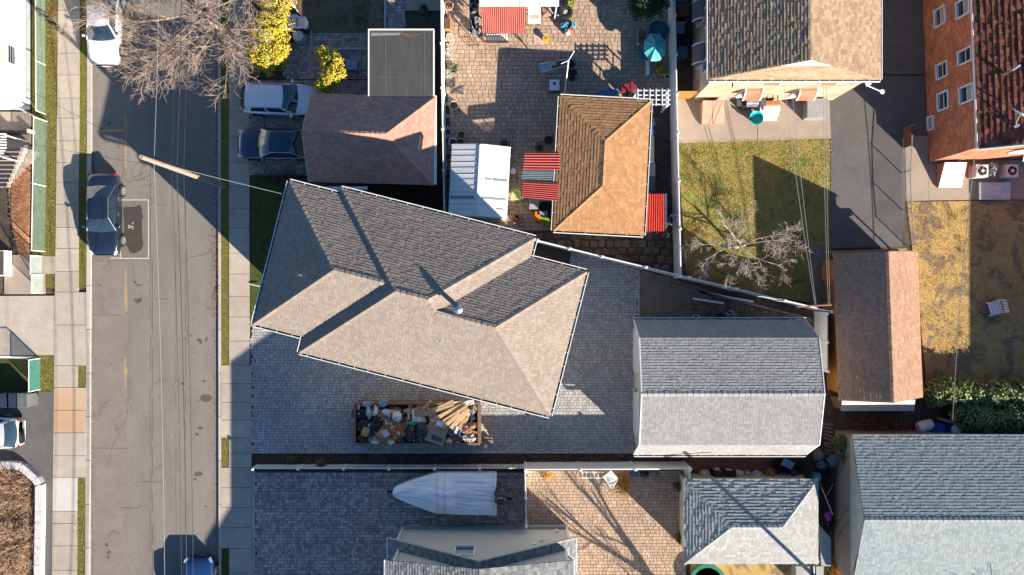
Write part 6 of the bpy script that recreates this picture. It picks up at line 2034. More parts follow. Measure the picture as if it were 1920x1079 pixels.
for x0, y0, x1, y1, h, m_, lb in ((1216, 232, 1224, 254, 1.2, BLUEP, 'blue bin between the tan garage and the white fence'), (1217, 256, 1226, 305, 1.0, pm('cream_box', (.5, .46, .38)), 'cream cabinet behind the tan garage'), (1216, 306, 1228, 330, .9, pm('grey_box', (.25, .28, .3)), 'grey cabinet behind the tan garage'), (1217, 331, 1228, 358, .8, pm('slate_box', (.07, .1, .13)), 'slate blue box behind the tan garage beside the red lean-to')):
    a, c = W(x0, y1, h), W(x1, y0, h)
    t = thing('storage_box', lb, 'box', G((x0 + x1) / 2, (y0 + y1) / 2))
    MB().box(a.x, c.x, a.y, c.y, .1, h - .05).build('body', m_, t)
    MB().box(a.x - .02, c.x + .02, a.y - .02, c.y + .02, h - .05, h).build('lid', m_, t)
# white canopy and things under it
cn = thing('white_canopy', 'white panelled canopy over the salmon red corrugated awning', 'canopy', G(970, -10))
for k in range(4):
    a, c = W(899 + k * 37.5, 12, 2.6), W(899 + k * 37.5 + 36.6, -70, 2.6)
    MB().box(a.x, c.x, a.y, c.y, 2.55, 2.6).build('roof_panel', WMET, cn)
for q in ((902, 8), (1044, 8)):
    p = W(*q, 2.5)
    MB().cyl((p.x, p.y, 0), p, .04).build('post', WMET, cn)
tp = thing('crumpled_tarp', 'crumpled silver tarp heaped beside the salmon red awning', 'tarp', G(890, 30))
MB().grid(lambda u, v: W(880 + u * 18, -10 + v * 72, .9) + Vector((0, 0, .5 * noise.noise(Vector((u * 4, v * 9, 2))) + .25 * noise.noise(Vector((u * 11, v * 20, 5))))), 14, 40).build('sheet', pm('silver_tarp', (.24, .25, .27), rough=.3, metal=.4), tp)
bn = thing('slatted_bench', 'white slatted bench in front of the salmon red awning', 'bench', G(935, 72))
for k in range(9):
    a = W(912 + k * 4.6, 67, .5)
    MB().box(a.x, a.x + .09, a.y - .28, a.y + .1, .46, .5).build('slat', WMET, bn)
for q in ((912, 66), (952, 66), (912, 76), (952, 76)):
    p = W(*q, .46)
    MB().cyl((p.x, p.y, .1), p, .025).build('leg', DKIRON, bn)
MB().box(W(911, 80, .6).x, W(953, 80, .6).x, W(0, 79, .6).y, W(0, 78, .6).y, .4, .75).build('backrest', DKIRON, bn)
tb_ = thing('folding_table', 'white folding table beside the salmon red awning', 'table', G(1002, 30))
a, c = W(990, 44, .75), W(1014, 13, .75)
MB().box(a.x, c.x, a.y, c.y, .71, .75).build('tabletop', WMET, tb_)
MB().box(a.x + .1, c.x - .1, a.y + .25, a.y + .45, .75, .76).build('cloth', pm('beige', (.5, .45, .35)), tb_)
for x in (a.x + .06, c.x - .06):
    for y in (a.y + .06, c.y - .06):
        MB().cyl((x, y, .1), (x, y, .71), .02).build('leg', GREYM, tb_)
sm = thing('round_stool', 'round yellow stool on the sunny patio', 'stool', G(1023, 77))
MB().lathe([(.12, .1), (.16, .4), (.2, .42), (.2, .46), (.02, .46)], G(1023, 77), 18).build('seat', pm('yellow_plastic', (.6, .38, .01)), sm)
MB().lathe([(.05, .461), (.09, .461), (.07, .475)], G(1023, 77), 12).build('seat_ring', pm('yellow_dark', (.3, .2, .01)), sm)
rg_ = tag(MB().add([W(1001, 62, .13), W(1029, 62, .13), W(1029, 82, .13), W(1001, 82, .13)], [(3, 2, 1, 0)]) or MB().face([W(1001, 82, .135), W(1029, 82, .135), W(1029, 62, .135), W(1001, 62, .135)]).build('doormat', pm('striped_mat', (.5, .42, .4), (.38, .2, .16), scale=3, stretch=(6, .2, 1), contrast=.7)), 'pale striped mat under the round yellow stool', 'mat')
ti = thing('tyre', 'large dark tyre with a pale hub among the patio clutter', 'tyre', G(1059, 32))
MB().lathe([(.2, .7), (.36, .66), (.42, .75), (.38, .86), (.24, .86), (.18, .76)], G(1059, 32), 22).build('tread', RUB, ti)
MB().lathe([(.02, .78), (.12, .79), (.17, .76)], G(1059, 32), 14).build('hub', pm('hub_pale', (.45, .42, .33)), ti)
for i, (px, py, r_, m_, lb) in enumerate(((1043, 18, .26, pm('blue_cloth', (.12, .2, .38)), 'blue cloth bundle beside the large tyre'), (1045, 28, .2, MATS['blue_cloth'], 'smaller blue bundle beside the large tyre'), (1057, 52, .28, pm('teal_bundle', (.06, .2, .3)), 'teal blue bundle below the large tyre'), (1068, 12, .3, pm('olive_plant', (.2, .2, .04), (.1, .12, .03), scale=9), 'olive leafy heap at the patio clutter edge'), (1070, 60, .18, pm('red_toy', (.5, .09, .06)), 'red toy at the end of the patio clutter'), (1063, 64, .2, FABW, 'white bundle at the end of the patio clutter'), (1074, 52, .18, pm('aqua_toy', (.05, .3, .36)), 'aqua bucket at the end of the patio clutter'),
                                             (893, 62, .28, pm('dark_heap', (.06, .06, .065), (.3, .3, .3), scale=9, contrast=.7), 'dark bundle of pots below the silver tarp'), (885, 52, .2, MATS['dark_heap'], 'dark bundle at the end of the silver tarp'), (1025, 22, .4, pm('scrap_mix', (.1, .1, .1), (.4, .2, .17), scale=8, contrast=.7), 'mixed scrap heap behind the white folding table'))):
    o = MB().ball(G(px, py) + Vector((0, 0, .32)), (r_, r_, .28), 12, 8, .5, 3, i * 5.1).build('bundle', m_)
    tag(o, lb, 'bundle')
fp = thing('frame_stand', 'empty dark metal stand on the sunny patio by the fence', 'stand', G(888, 75))
for a, c in (((880, 62), (880, 84)), ((880, 84), (897, 84)), ((897, 84), (884, 62))):
    MB().tube([W(*a, .5), W(*c, .5)], .018, 5).build('bar', DKIRON, fp)
for q in ((880, 62), (880, 84), (897, 84)):
    p = W(*q, .5)
    MB().cyl((p.x, p.y, .1), p, .018, n=5).build('leg', DKIRON, fp)
pb = thing('planter_box', 'orange planter box against the long white patio fence', 'planter', G(841, 50))
MB().obox(G(841, 50) + Vector((0, 0, .3)), (.16, .32, .2)).build('box', pm('orange_pl', (.45, .2, .06)), pb)
MB().obox(G(841, 50) + Vector((0, 0, .505)), (.13, .29, .01)).build('soil', SOIL, pb)
sx_ = thing('folding_stool', 'folded X frame mesh stool on the sunny patio by the fence', 'stool', G(856, 168))
MB().slab([W(843, 163, .45), W(870, 160, .45), W(869, 177, .45), W(844, 176, .45)], .02).build('seat', pm('mesh_seat', (.16, .15, .14)), sx_)
for a, c in (((843, 163), (869, 177)), ((870, 160), (844, 176))):
    MB().tube([W(*a, .47), W(*c, .47)], .02, 5).build('frame', DKIRON, sx_)
    MB().tube([W(*a, .44), W(c[0], c[1] - 6, .12)], .018, 5).build('leg', DKIRON, sx_)
gv = MB()
for _ in range(260):
    p = W(random.uniform(837, 847), random.uniform(62, 160), .12)
    gv.ball(p, (random.uniform(.03, .07), random.uniform(.03, .07), .04), 5, 4)
tag(gv.build('pebbles', pm('pebble', (.42, .36, .3), island=.3), kind='stuff'), 'pale pebbles along the foot of the patio fence', 'pebbles')
# chaise, pole, small table
cz = thing('chaise_lounge', 'clear and white folding lounger in the patio shade', 'lounger', G(1033, 125))
MB().slab([W(1008, 120, .5), W(1031, 113, .5), W(1036, 129, .5), W(1015, 136, .5)], .03).build('backrest', pm('clear_vinyl', (.36, .40, .48), rough=.2), cz)
MB().slab([W(1031, 116, .4), W(1062, 110, .4), W(1065, 121, .4), W(1034, 129, .4)], .03).build('seat', pm('dark_vinyl', (.10, .12, .13), rough=.3), cz)
for a, c in (((1010, 121), (1066, 111)), ((1016, 136), (1066, 122))):
    MB().tube([W(*a, .53), W(*c, .46)], .02, 5).build('frame', WMET, cz)
for q in ((1014, 121), (1017, 134), (1060, 113), (1061, 122)):
    p = W(*q, .45)
    MB().cyl((p.x, p.y, .1), p, .02, n=6).build('leg', WMET, cz)
MB().obox(W(1038, 120, .48), (.15, .1, .03), .2).build('cushion', pm('yellow_cushion', (.5, .4, .08)), cz)
ap = thing('antenna_pole', 'tall thin pale antenna pole at the corner of the tan garage', 'antenna', G(1062, 180))
MB().cyl(W(1058, 182, .1), W(1066, 114, 2.6), .035).build('mast', WMET, ap)
MB().tube([W(1066, 114, 2.6), W(1077, 96, 2.7)], .025, 5).build('boom', WMET, ap)
MB().tube([W(1066, 114, 2.6), W(1052, 120, 2.6)], .02, 5).build('boom', WMET, ap)
sq = thing('square_table', 'small square white table with a dark ball on top', 'table', G(1038, 164))
MB().obox(G(1038.5, 164) + Vector((0, 0, .5)), (.29, .31, .03)).build('tabletop', WMET, sq)
MB().obox(G(1038.5, 164) + Vector((0, 0, .28)), (.33, .36, .18)).build('base', pm('slate_base', (.12, .13, .16)), sq)
tag(MB().ball(G(1038.5, 162) + Vector((0, 0, .6)), (.09, .09, .09), 12, 8).build('ball', pm('dark_red', (.12, .03, .03))), 'dark red ball on the small square white table', 'ball')
for i, (px, py) in enumerate(((1068, 120), (1072, 126), (1066, 140), (1076, 140), (1072, 150))):
    pot(px, py, .16, .4, BLACK, 'dark pot in the cluster at the foot of the antenna pole').__setitem__('group', 'dark pots at the antenna pole')
# turquoise umbrella set
um = thing('patio_umbrella', 'folded turquoise patio umbrella with a patterned cover', 'umbrella', G(1228, 88))
uc = W(1231, 84, 2.0)
ring = []
for k in range(8):
    a = 2 * math.pi * (k + .5) / 8
    ring.append(uc + Vector((math.cos(a) * .66, math.sin(a) * .85, -.45)))
TURQ = pm('turquoise_cloth', (.03, .36, .42), (.16, .42, .36), rough=.7, scale=2.5, contrast=.5)
for k in range(8):
    a, c = ring[k], ring[(k + 1) % 8]
    m1 = (a + c) / 2 + Vector((0, 0, -.06))
    pass
    b = MB()
    b.grid(lambda u, v: uc.lerp(a.lerp(c, u) + Vector((0, 0, -.08 * math.sin(u * math.pi))), v) + Vector((0, 0, .06 * math.sin(v * math.pi))), 4, 4)
    b.build('canopy_panel', TURQ, um, smooth=False)
MB().cyl((uc.x, uc.y, 0), uc, .03).build('pole', GREYM, um)
MB().lathe([(.03, 0), (.06, .05), (.01, .12)], uc, 10).build('finial', WOODR, um)
gt = thing('garden_table', 'dark glass topped table under the turquoise umbrella', 'table', G(1232, 68))
MB().lathe([(.02, .7), (.6, .7), (.62, .72), (.6, .74), (.02, .74)], G(1231, 66), 20).build('tabletop', pm('navy_glass', (.02, .08, .13), rough=.15), gt)
for a in range(4):
    p = G(1231, 66) + Vector((math.cos(a * 1.57) * .45, math.sin(a * 1.57) * .45, 0))
    MB().cyl(p, p + Vector((0, 0, .7)), .025).build('leg', DKIRON, gt)
rt_ = thing('round_table', 'round teal side table near the turquoise umbrella', 'table', G(1200, 107))
MB().lathe([(.02, .42), (.26, .42), (.27, .45), (.02, .46)], G(1200, 107), 18).build('tabletop', pm('teal_metal', (.03, .22, .24)), rt_)
MB().cyl(G(1200, 107) + Vector((0, 0, .1)), G(1200, 107) + Vector((0, 0, .42)), .05).build('pedestal', TEAL, rt_)
wbn = thing('white_bench', 'narrow white bench on the shaded pavers', 'bench', G(1212, 131))
MB().obox(G(1212, 131) + Vector((0, 0, .4)), (.1, .42, .03)).build('seat', WMET, wbn)
for s in (-1, 1):
    MB().obox(G(1212, 131) + Vector((0, s * .34, .24)), (.09, .03, .14)).build('leg', WMET, wbn)
gb = thing('garden_bench', 'grey slatted garden bench beside the turquoise umbrella', 'bench', G(1204, 70))
for k in range(6):
    a = W(1197, 58 + k * 4.4, .45)
    MB().box(a.x, a.x + .4, a.y - .1, a.y, .42, .45).build('slat', WOODG, gb)
for q in ((1198, 58), (1208, 58), (1198, 82), (1208, 82)):
    p = W(*q, .42)
    MB().cyl((p.x, p.y, .1), p, .025).build('leg', WOODG, gb)
MB().box(W(1196, 0, .7).x, W(1197.5, 0, .7).x, W(0, 84, .7).y, W(0, 57, .7).y, .45, .85).build('backrest', WOODG, gb)
# toy slide, tools at garage, arbour
sd_ = thing('toy_slide', 'blue and red plastic toy slide lying behind the tan garage', 'toy', G(1155, 170))
MB().slab([W(1121, 172, .4), W(1161, 166, .55), W(1162, 176, .55), W(1122, 180, .4)], .05).build('slide_bed', pm('toy_blue', (.06, .16, .45), rough=.4), sd_)
MB().obox(W(1172, 166, .5), (.28, .22, .25), .15, taper=.85).build('ladder', pm('toy_red', (.22, .03, .04), rough=.5), sd_)
MB().obox(W(1187, 163, .5), (.2, .26, .28), .1, taper=.9).build('tower', MATS['toy_red'], sd_)
pot(1185, 181, .18, .4, pm('yellow_pot', (.5, .3, .03)), 'yellow and white pot beside the toy slide', FABW)
pot(1128, 181, .13, .3, WMET, 'white bucket beside the toy slide')
ab = thing('garden_arbor', 'white lattice garden arbor beside the tan garage', 'arbor', G(1228, 188))
AX0, AX1, AY0, AY1, AZ = W(1196, 0, 2.1).x, W(1253, 0, 2.1).x, W(0, 196, 2.1).y, W(0, 170, 2.1).y, 2.1
for k in range(6):
    x = AX0 + (AX1 - AX0) * k / 5
    MB().box(x - .025, x + .025, AY0 - .08, AY1 + .08, AZ, AZ + .05).build('slat', WMET, ab)
for k in range(4):
    y = AY0 + (AY1 - AY0) * k / 3
    MB().box(AX0 - .12, AX1 + .12, y - .025, y + .025, AZ - .05, AZ - .002).build('rail', WMET, ab)
for x in (AX0, AX1):
    for y in (AY0, AY1):
        MB().box(x - .04, x + .04, y - .04, y + .04, .1, AZ - .05).build('post', WMET, ab)
    for k in range(6):
        MB().box(x - .015, x + .015, AY0 + .041, AY1 - .041, .4 + k * .28, .44 + k * .28).build('side_slat', WMET, ab)
# things between shed and garage
ch_ = thing('garden_chair', 'lime green plastic garden armchair beside the white metal shed', 'chair', G(967, 370))
LIME = pm('lime_plastic', (.42, .48, .2), rough=.4)
c = G(967, 369)
MB().obox(c + Vector((0, -.02, .42)), (.24, .23, .02)).build('seat', LIME, ch_)
MB().grid(lambda u, v: c + Vector((-.27 + .54 * u, .24 + .1 * v - .12 * (2 * u - 1) ** 2, .42 + .42 * v)), 8, 4).build('backrest', LIME, ch_)
for s in (-1, 1):
    MB().tube([c + Vector((s * .27, .14, .64)), c + Vector((s * .28, -.2, .62)), c + Vector((s * .26, -.22, .12))], .03, 6).build('armrest', LIME, ch_)
    MB().cyl(c + Vector((s * .24, .2, .1)), c + Vector((s * .24, .2, .42)), .025).build('leg', LIME, ch_)
barrel(1022, 396, .5, .9, pm('black_tub', (.015, .018, .025)), 'big black water barrel against the tan garage wall')
for x0, y0, x1, y1, h, m_, lb, nm in ((1004, 397, 1012, 415, .8, pm('orange_box', (.6, .16, .01)), 'bright orange box beside the lime green bin', 'storage_box'), (1012, 403, 1030, 417, .7, pm('lime_bin', (.30, .36, .02)), 'lime green bin near the foot of the tan garage', 'storage_box'), (993, 375, 1010, 392, .9, pm('grey_crate', (.33, .3, .3)), 'grey crate under the lower red corrugated sheet', 'storage_box'), (1011, 397, 1026, 404, .85, pm('blue_grey_lid', (.3, .34, .42)), 'blue grey tray above the lime green bin', 'storage_box')):
    a, c = W(x0, y1, h), W(x1, y0, h)
    t = thing(nm, lb, 'box', G((x0 + x1) / 2, (y0 + y1) / 2))
    MB().box(a.x, c.x, a.y, c.y, .12, h - .04).build('body', m_, t)
    MB().box(a.x - .02, c.x + .02, a.y - .02, c.y + .02, h - .04, h).build('lid', m_, t)
tag(MB().tube([W(974, 385, .2), W(984, 391, .25), W(993, 394, .2), W(1000, 398, .15)], .05, 6).build('hose', pm('tan_hose', (.4, .3, .22))), 'curved tan hose beside the lime green chair', 'hose')
for px, py, lb in ((962, 322, 'small pale round lid on the ground by the white metal shed'), (965, 338, 'dull round hoop on the ground by the white metal shed')):
    c = G(px, py)
    o = MB().lathe([(.1 if 'hoop' in lb else .01, .14), (.17, .14), (.18, .18), (.15, .2), (.1 if 'hoop' in lb else .01, .2)], c, 18).build('ground_hoop', WMET if 'lid' in lb else pm('hoop_grey', (.2, .19, .18)))
    tag(o, lb, 'lid')

# ---- patio of the buff brick house
cd = thing('cellar_door', 'peach metal cellar hatch against the buff brick house', 'hatch', G(1335, 210))
a0, a1, c0, c1 = W(1318, 189, .95), W(1356, 189, .95), W(1356, 232, .35), W(1316, 232, .35)
PEACH = pm('peach_metal', (.46, .25, .17), rough=.5)
m0, m1 = (a0 + a1) / 2, (c0 + c1) / 2
g_ = Vector((.015, 0, 0))
MB().slab([c1, m1 - g_, m0 - g_, a0], .04).build('hatch_leaf', PEACH, cd)
MB().slab([m1 + g_, c0, a1, m0 + g_], .04).build('hatch_leaf', PEACH, cd)
for q0, q1 in ((a0, c1), (a1, c0)):
    pass
    MB().slab([q1, q0, Vector((q0.x, q0.y, .1)), Vector((q1.x, q1.y, .1))], .05).build('side_wall', PEACH, cd)
MB().box(c1.x, c0.x, c0.y - .04, c0.y + .02, .1, .34).build('sill', PEACH, cd)
gr = thing('gas_grill', 'black gas grill with a brushed steel lid beside the teal seat', 'grill', G(1400, 200))
gc = G(1400, 199)
MB().obox(gc + Vector((0, 0, .55)), (.5, .24, .4)).build('cabinet', BLACK, gr)
b = MB(Matrix.Translation(gc + Vector((0, .0, .97))) @ Matrix.Rotation(R(90), 4, 'Y'))
b.cyl((0, 0, -.34), (0, 0, .34), .24, n=18)
b.build('lid', pm('steel', (.5, .5, .53), rough=.3, metal=.7), gr, smooth=False)
MB().tube([gc + Vector((-.3, -.27, 1.02)), gc + Vector((.3, -.27, 1.02))], .02, 6).build('handle', GALV, gr)
for s in (-1, 1):
    MB().obox(gc + Vector((s * .66, 0, .88)), (.17, .22, .02)).build('side_shelf', pm('grill_shelf', (.1, .1, .11), rough=.4), gr)
tc = thing('toddler_seat', 'bright teal plastic toddler seat on the concrete patio', 'seat', G(1413, 226))
c = G(1413, 225)
b = MB(Matrix.Translation(c) @ Matrix.Rotation(R(-25), 4, 'Z'))
b.lathe([(.2, .15), (.3, .4), (.38, .55), (.4, .56), (.34, .52), (.24, .3), (.02, .26)], (0, 0, 0), 20)
b.build('shell', pm('teal_bright', (.01, .46, .46), rough=.35), tc)
b = MB(Matrix.Translation(c) @ Matrix.Rotation(R(-25), 4, 'Z'))
b.grid(lambda u, v: Vector((-.3 + .6 * u, -.3 - .12 * v + .2 * (2 * u - 1) ** 2, .45 + .3 * v)), 8, 3)
b.build('backrest', MATS['teal_bright'], tc)
MB().tube([c + Vector((-.28, .2, .5)), c + Vector((.02, .05, .55)), c + Vector((.2, -.25, .55))], .02, 6).build('strap', pm('teal_dark', (.01, .14, .15)), tc)
wp = thing('foam_boards', 'white foam boards laid on the concrete patio beside the grill', 'boards', G(1443, 212))
for x0, y0, x1, y1, z in ((1425, 202, 1460, 218, .3), (1427, 214, 1457, 226, .2), (1432, 199, 1463, 208, .38)):
    a, c = W(x0, y1, z), W(x1, y0, z)
    MB().box(a.x, c.x, a.y, c.y, z - .06, z).build('board', WMET, wp)
tag(MB().obox(W(1440, 195, .5), (.6, .1, .3), R(2)).build('clay_trough', pm('clay', (.40, .15, .06), rough=.9)), 'long clay orange trough behind the white foam boards', 'trough')
db = thing('deck_box', 'grey deck box against the buff brick wall', 'deck box', G(1533, 203))
a, c = W(1514, 221, .95), W(1553, 185, .95)
DGR = pm('deck_grey', (.30, .30, .29), rough=.6)
MB().box(a.x + .03, c.x - .03, a.y + .03, c.y - .03, .12, .88).build('body', DGR, db)
MB().box(a.x, c.x, a.y, c.y, .88, .95).build('lid', DGR, db)
pf_ = thing('plant_stand', 'thin dark stand of bare stems against the sunny buff wall', 'stand', G(1430, 188))
for k in range(7):
    MB().tube([G(1392 + k * 11, 190) + Vector((0, 0, .1)), W(1398 + k * 10 + random.uniform(-4, 8), 184 - random.uniform(0, 12), 1.3)], .018, 4).build('stem', WOODR, pf_)
alx = [(1273, 18, .3, .5, pm('chair_white', (.4, .42, .45)), 'white chair in the dark alley beside the buff brick house'), (1272, 60, .35, .5, pm('chair_blue', (.25, .3, .42)), 'pale blue chair in the dark alley beside the buff brick house'), (1275, 30, .4, .9, pm('alley_red', (.2, .06, .03)), 'red brown cabinet in the dark alley beside the buff brick house'), (1274, 105, .35, .8, pm('alley_blue', (.08, .13, .2)), 'dark blue bin in the dark alley beside the buff brick house'), (1270, 5, .25, .9, pm('alley_cyan', (.05, .3, .55)), 'cyan bucket in the dark alley beside the buff brick house')]
for px, py, s, h, m_, lb in alx:
    c = G(px, py)
    t = thing('alley_chair' if 'chair' in lb else 'alley_box', lb, 'chair' if 'chair' in lb else 'box', c)
    if 'chair' in lb:
        MB().obox(c + Vector((0, 0, .42)), (s * .7, s * .7, .025)).build('seat', m_, t)
        MB().obox(c + Vector((0, s * .7, .65)), (s * .7, .02, .24), 0, R(-10)).build('backrest', m_, t)
        for a, e in ((-1, -1), (1, -1), (-1, 1), (1, 1)):
            MB().cyl(c + Vector((a * s * .6, e * s * .6, .1)), c + Vector((a * s * .6, e * s * .6, .42)), .02).build('leg', m_, t)
    else:
        MB().obox(c + Vector((0, 0, h / 2)), (s * .7, s * .8, h / 2 - .03), taper=1.05).build('body', m_, t)
        MB().obox(c + Vector((0, 0, h)), (s * .78, s * .88, .03)).build('lid', m_, t)

# ---- red brick building's yard
ch2 = thing('cellar_door', 'white metal cellar hatch against the red brick building', 'hatch', G(1785, 330))
a0, a1, c1, c0 = W(1772, 305, 1.0), W(1812, 305, 1.0), W(1803, 352, .3), W(1760, 352, .3)
m0, m1 = (a0 + a1) / 2, (c0 + c1) / 2
MB().slab([c0, m1 - g_, m0 - g_, a0], .04).build('hatch_leaf', WMET, ch2)
MB().slab([m1 + g_, c1, a1, m0 + g_], .04).build('hatch_leaf', WMET, ch2)
for q0, q1 in ((a0, c0), (a1, c1)):
    MB().slab([q1, q0, Vector((q0.x, q0.y, .1)), Vector((q1.x, q1.y, .1))], .06).build('side_wall', BR_RED, ch2)
for k, (px, lb) in enumerate(((1838, 'white air conditioner condenser nearest the white cellar hatch'), (1893, 'white air conditioner condenser farther along the red brick wall'))):
    c = G(px - 14, 325)
    t = thing('air_conditioner', lb, 'air conditioner', c, )
    MB().obox(c + Vector((0, 0, .5)), (.36, .36, .40)).build('casing', pm('ac_white', (.52, .53, .55), rough=.4), t)
    MB().lathe([(.31, .9), (.31, .93), (.28, .93), (.28, .9)], c, 24).build('fan_ring', WMET, t)
    MB().lathe([(.02, .904), (.28, .904)], c, 24).build('fan_well', BLACK, t)
    MB().lathe([(.02, .97), (.075, .965), (.075, .93)], c, 14).build('fan_hub', WMET, t)
    for j in range(5):
        MB().obox(c + Vector((math.cos(j * 1.257) * .16, math.sin(j * 1.257) * .16, .925)), (.11, .075, .004), j * 1.257, R(14)).build('fan_blade', pm('fan_dark', (.09, .085, .08), rough=.6), t)
    MB().obox(c + Vector((.37, 0, .5)), (.012, .3, .33)).build('louvre', GREYM, t)
b = MB()
leaf_cloud(b, G(1849, 322) + Vector((0, 0, .5)), (.3, .5, .4), 320, .07, random.Random(4))
t = thing('blue_shrub', 'small blue green shrub between the two air conditioners', 'shrub', G(1849, 322))
b.build('foliage', pm('blue_green', (.12, .2, .22), (.3, .35, .36), island=.4), t)
wbx = thing('utility_box', 'pale grey flat utility cover in front of the air conditioners', 'cover', G(1865, 358))
a, c = W(1837, 374, .4), W(1894, 343, .4)
MB().box(a.x, c.x, a.y, c.y, .1, .36).build('base', pm('lid_base', (.3, .32, .34)), wbx)
MB().box(a.x - .02, c.x + .02, a.y - .02, c.y + .02, .36, .4).build('lid', pm('lid_white', (.48, .5, .52)), wbx)
sc_ = thing('slatted_chair', 'white slatted garden chair standing on the shaded brown lawn', 'chair', G(1867, 577))
cc = G(1858, 577)
Mx = Matrix.Translation(cc) @ Matrix.Rotation(R(105), 4, 'Z')
for k in range(5):
    b = MB(Mx)
    b.box(-.4, .4, -.35 + k * .15, -.24 + k * .15, .42, .45)
    b.build('seat_slat', WMET, sc_)
for k in range(5):
    b = MB(Mx)
    b.box(-.36 + k * .155, -.24 + k * .155, -.47, -.44, .42, .85)
    b.build('back_slat', WMET, sc_)
for x in (-.37, .37):
    for y in (-.4, .38):
        b = MB(Mx)
        b.cyl((x, y, .1), (x, y, .45 if y > 0 else .85), .03, n=6)
        b.build('leg', WMET, sc_)
hg = thing('hose_reel', 'dark coiled hose heap beside the white slatted chair', 'hose', G(1848, 580))
MB().lathe([(.2, .12), (.34, .14), (.36, .24), (.3, .3), (.2, .26)], G(1843, 577), 18).build('coil', pm('hose_dark', (.12, .08, .08), (.3, .14, .12), scale=9), hg)

# ---- row of bins and bags behind the slate shed
BAGP = pm('pinkish_bag', (.50, .42, .40), rough=.6, scale=4)
for i, (px, py, r_, m_, lb) in enumerate(((1318, 889, .34, BAGP, 'pale pink bag at the end of the bin row behind the slate shed'), (1363, 882, .22, BAGP, 'pink white bag behind the black bins'), (1341, 880, .2, BAGP, 'small pink bag behind the first black bin'), (1381, 888, .3, BAGW, 'white bag beside the black bins'), (1399, 890, .32, pm('patchy_bag', (.45, .36, .35), (.2, .15, .2), scale=7, contrast=.6), 'patchy pink and white bag in the bin row'), (1416, 889, .32, pm('blue_white_bag', (.1, .14, .28), (.5, .5, .52), scale=6, contrast=.7), 'blue and white bag in the bin row'),
                                             (1440, 886, .34, pm('orange_wrap', (.36, .16, .08), (.12, .07, .06), scale=5, contrast=.5), 'orange wrapped bundle in the bin row'), (1464, 892, .26, pm('grey_wrap', (.2, .2, .22), (.05, .05, .06), scale=7, contrast=.6), 'grey bundle in the bin row'), (1482, 885, .26, pm('dark_wrap', (.05, .05, .05)), 'dark bundle in the bin row near the blue bottle crate'), (1497, 894, .22, STONEP, 'tan round bundle in the bin row'), (1535, 868, .3, pm('teal_wrap', (.06, .1, .14)), 'dark teal bundle by the block garage corner'), (1530, 850, .35, pm('stone_heap', (.16, .14, .13)), 'grey rubble heap by the block garage corner'))):
    c = G(px, py) + Vector((0, 0, .4))
    t = thing('sack', lb, 'bag', (c.x, c.y, 0))
    MB().ball(c, (r_, r_, .34), 14, 9, .4, 2.8, i * 3.7).build('sack_body', m_, t)
    MB().ball(c + Vector((.05, .04, .34)), (.06, .06, .08), 6, 4).build('knot', m_, t)
wheelie(1340, 889, BLACK, 'black wheeled bin between pink bags behind the slate shed', s=.95, h=.95, group='black bins behind the slate shed')
wheelie(1361, 889, BLACK, 'black wheeled bin beside the white bag behind the slate shed', s=.95, h=.95, group='black bins behind the slate shed')
cr2 = thing('bottle_crate', 'light blue plastic crate on the scrap pile', 'crate', G(1477, 870))
for k in range(6):
    MB().obox(W(1469 + k * 3.2, 866 + k * 1.6, .6), (.04, .2, .05), R(-25)).build('slat', pm('sky_blue', (.2, .42, .62)), cr2)
MB().obox(W(1477, 870, .5), (.33, .22, .05), R(-25)).build('base', MATS['sky_blue'], cr2)
bk = thing('jerry_cans', 'teal plastic canister at the corner of the slate shed', 'canister', G(1524, 890))
MB().obox(G(1524, 890) + Vector((0, 0, .45)), (.16, .2, .32)).build('tank', pm('teal_can', (.1, .28, .36)), bk)
MB().cyl(G(1522, 884) + Vector((0, 0, .75)), G(1522, 884) + Vector((0, 0, .9)), .05).build('spout', MATS['teal_can'], bk)
by = thing('childs_bike', 'purple child bicycle between the slate shed and block garage', 'bicycle', G(1553, 975))
for yy in (958, 990):
    c = W(1553, yy, .35)
    b = MB(Matrix.Translation(c) @ Matrix.Rotation(R(90), 4, 'Y') @ Matrix.Rotation(R(10), 4, 'X'))
    b.lathe([(.2, -.03), (.26, 0), (.2, .03)], (0, 0, 0), 18)
    b.build('wheel', RUB, by)
PUR = pm('purple_paint', (.32, .05, .45), rough=.35)
MB().tube([W(1553, 962, .5), W(1553, 978, .3), W(1553, 986, .6), W(1553, 962, .55)], .03, 6).build('frame', PUR, by)
MB().ball(W(1553, 968, .75), (.2, .28, .14), 10, 6, .4, 3).build('seat', PUR, by)
MB().tube([W(1545, 988, .8), W(1560, 986, .8)], .02, 5).build('handlebar', BLACK, by)
st_ = thing('propped_poles', 'white pole propped against the block garage wall', 'pole', G(1545, 930))
MB().tube([W(1537, 906, .3), W(1561, 965, 1.6)], .025, 5).build('pole', WMET, st_)
MB().tube([W(1562, 908, 1.4), W(1548, 935, .3)], .02, 5).build('pole', GREYM, st_)
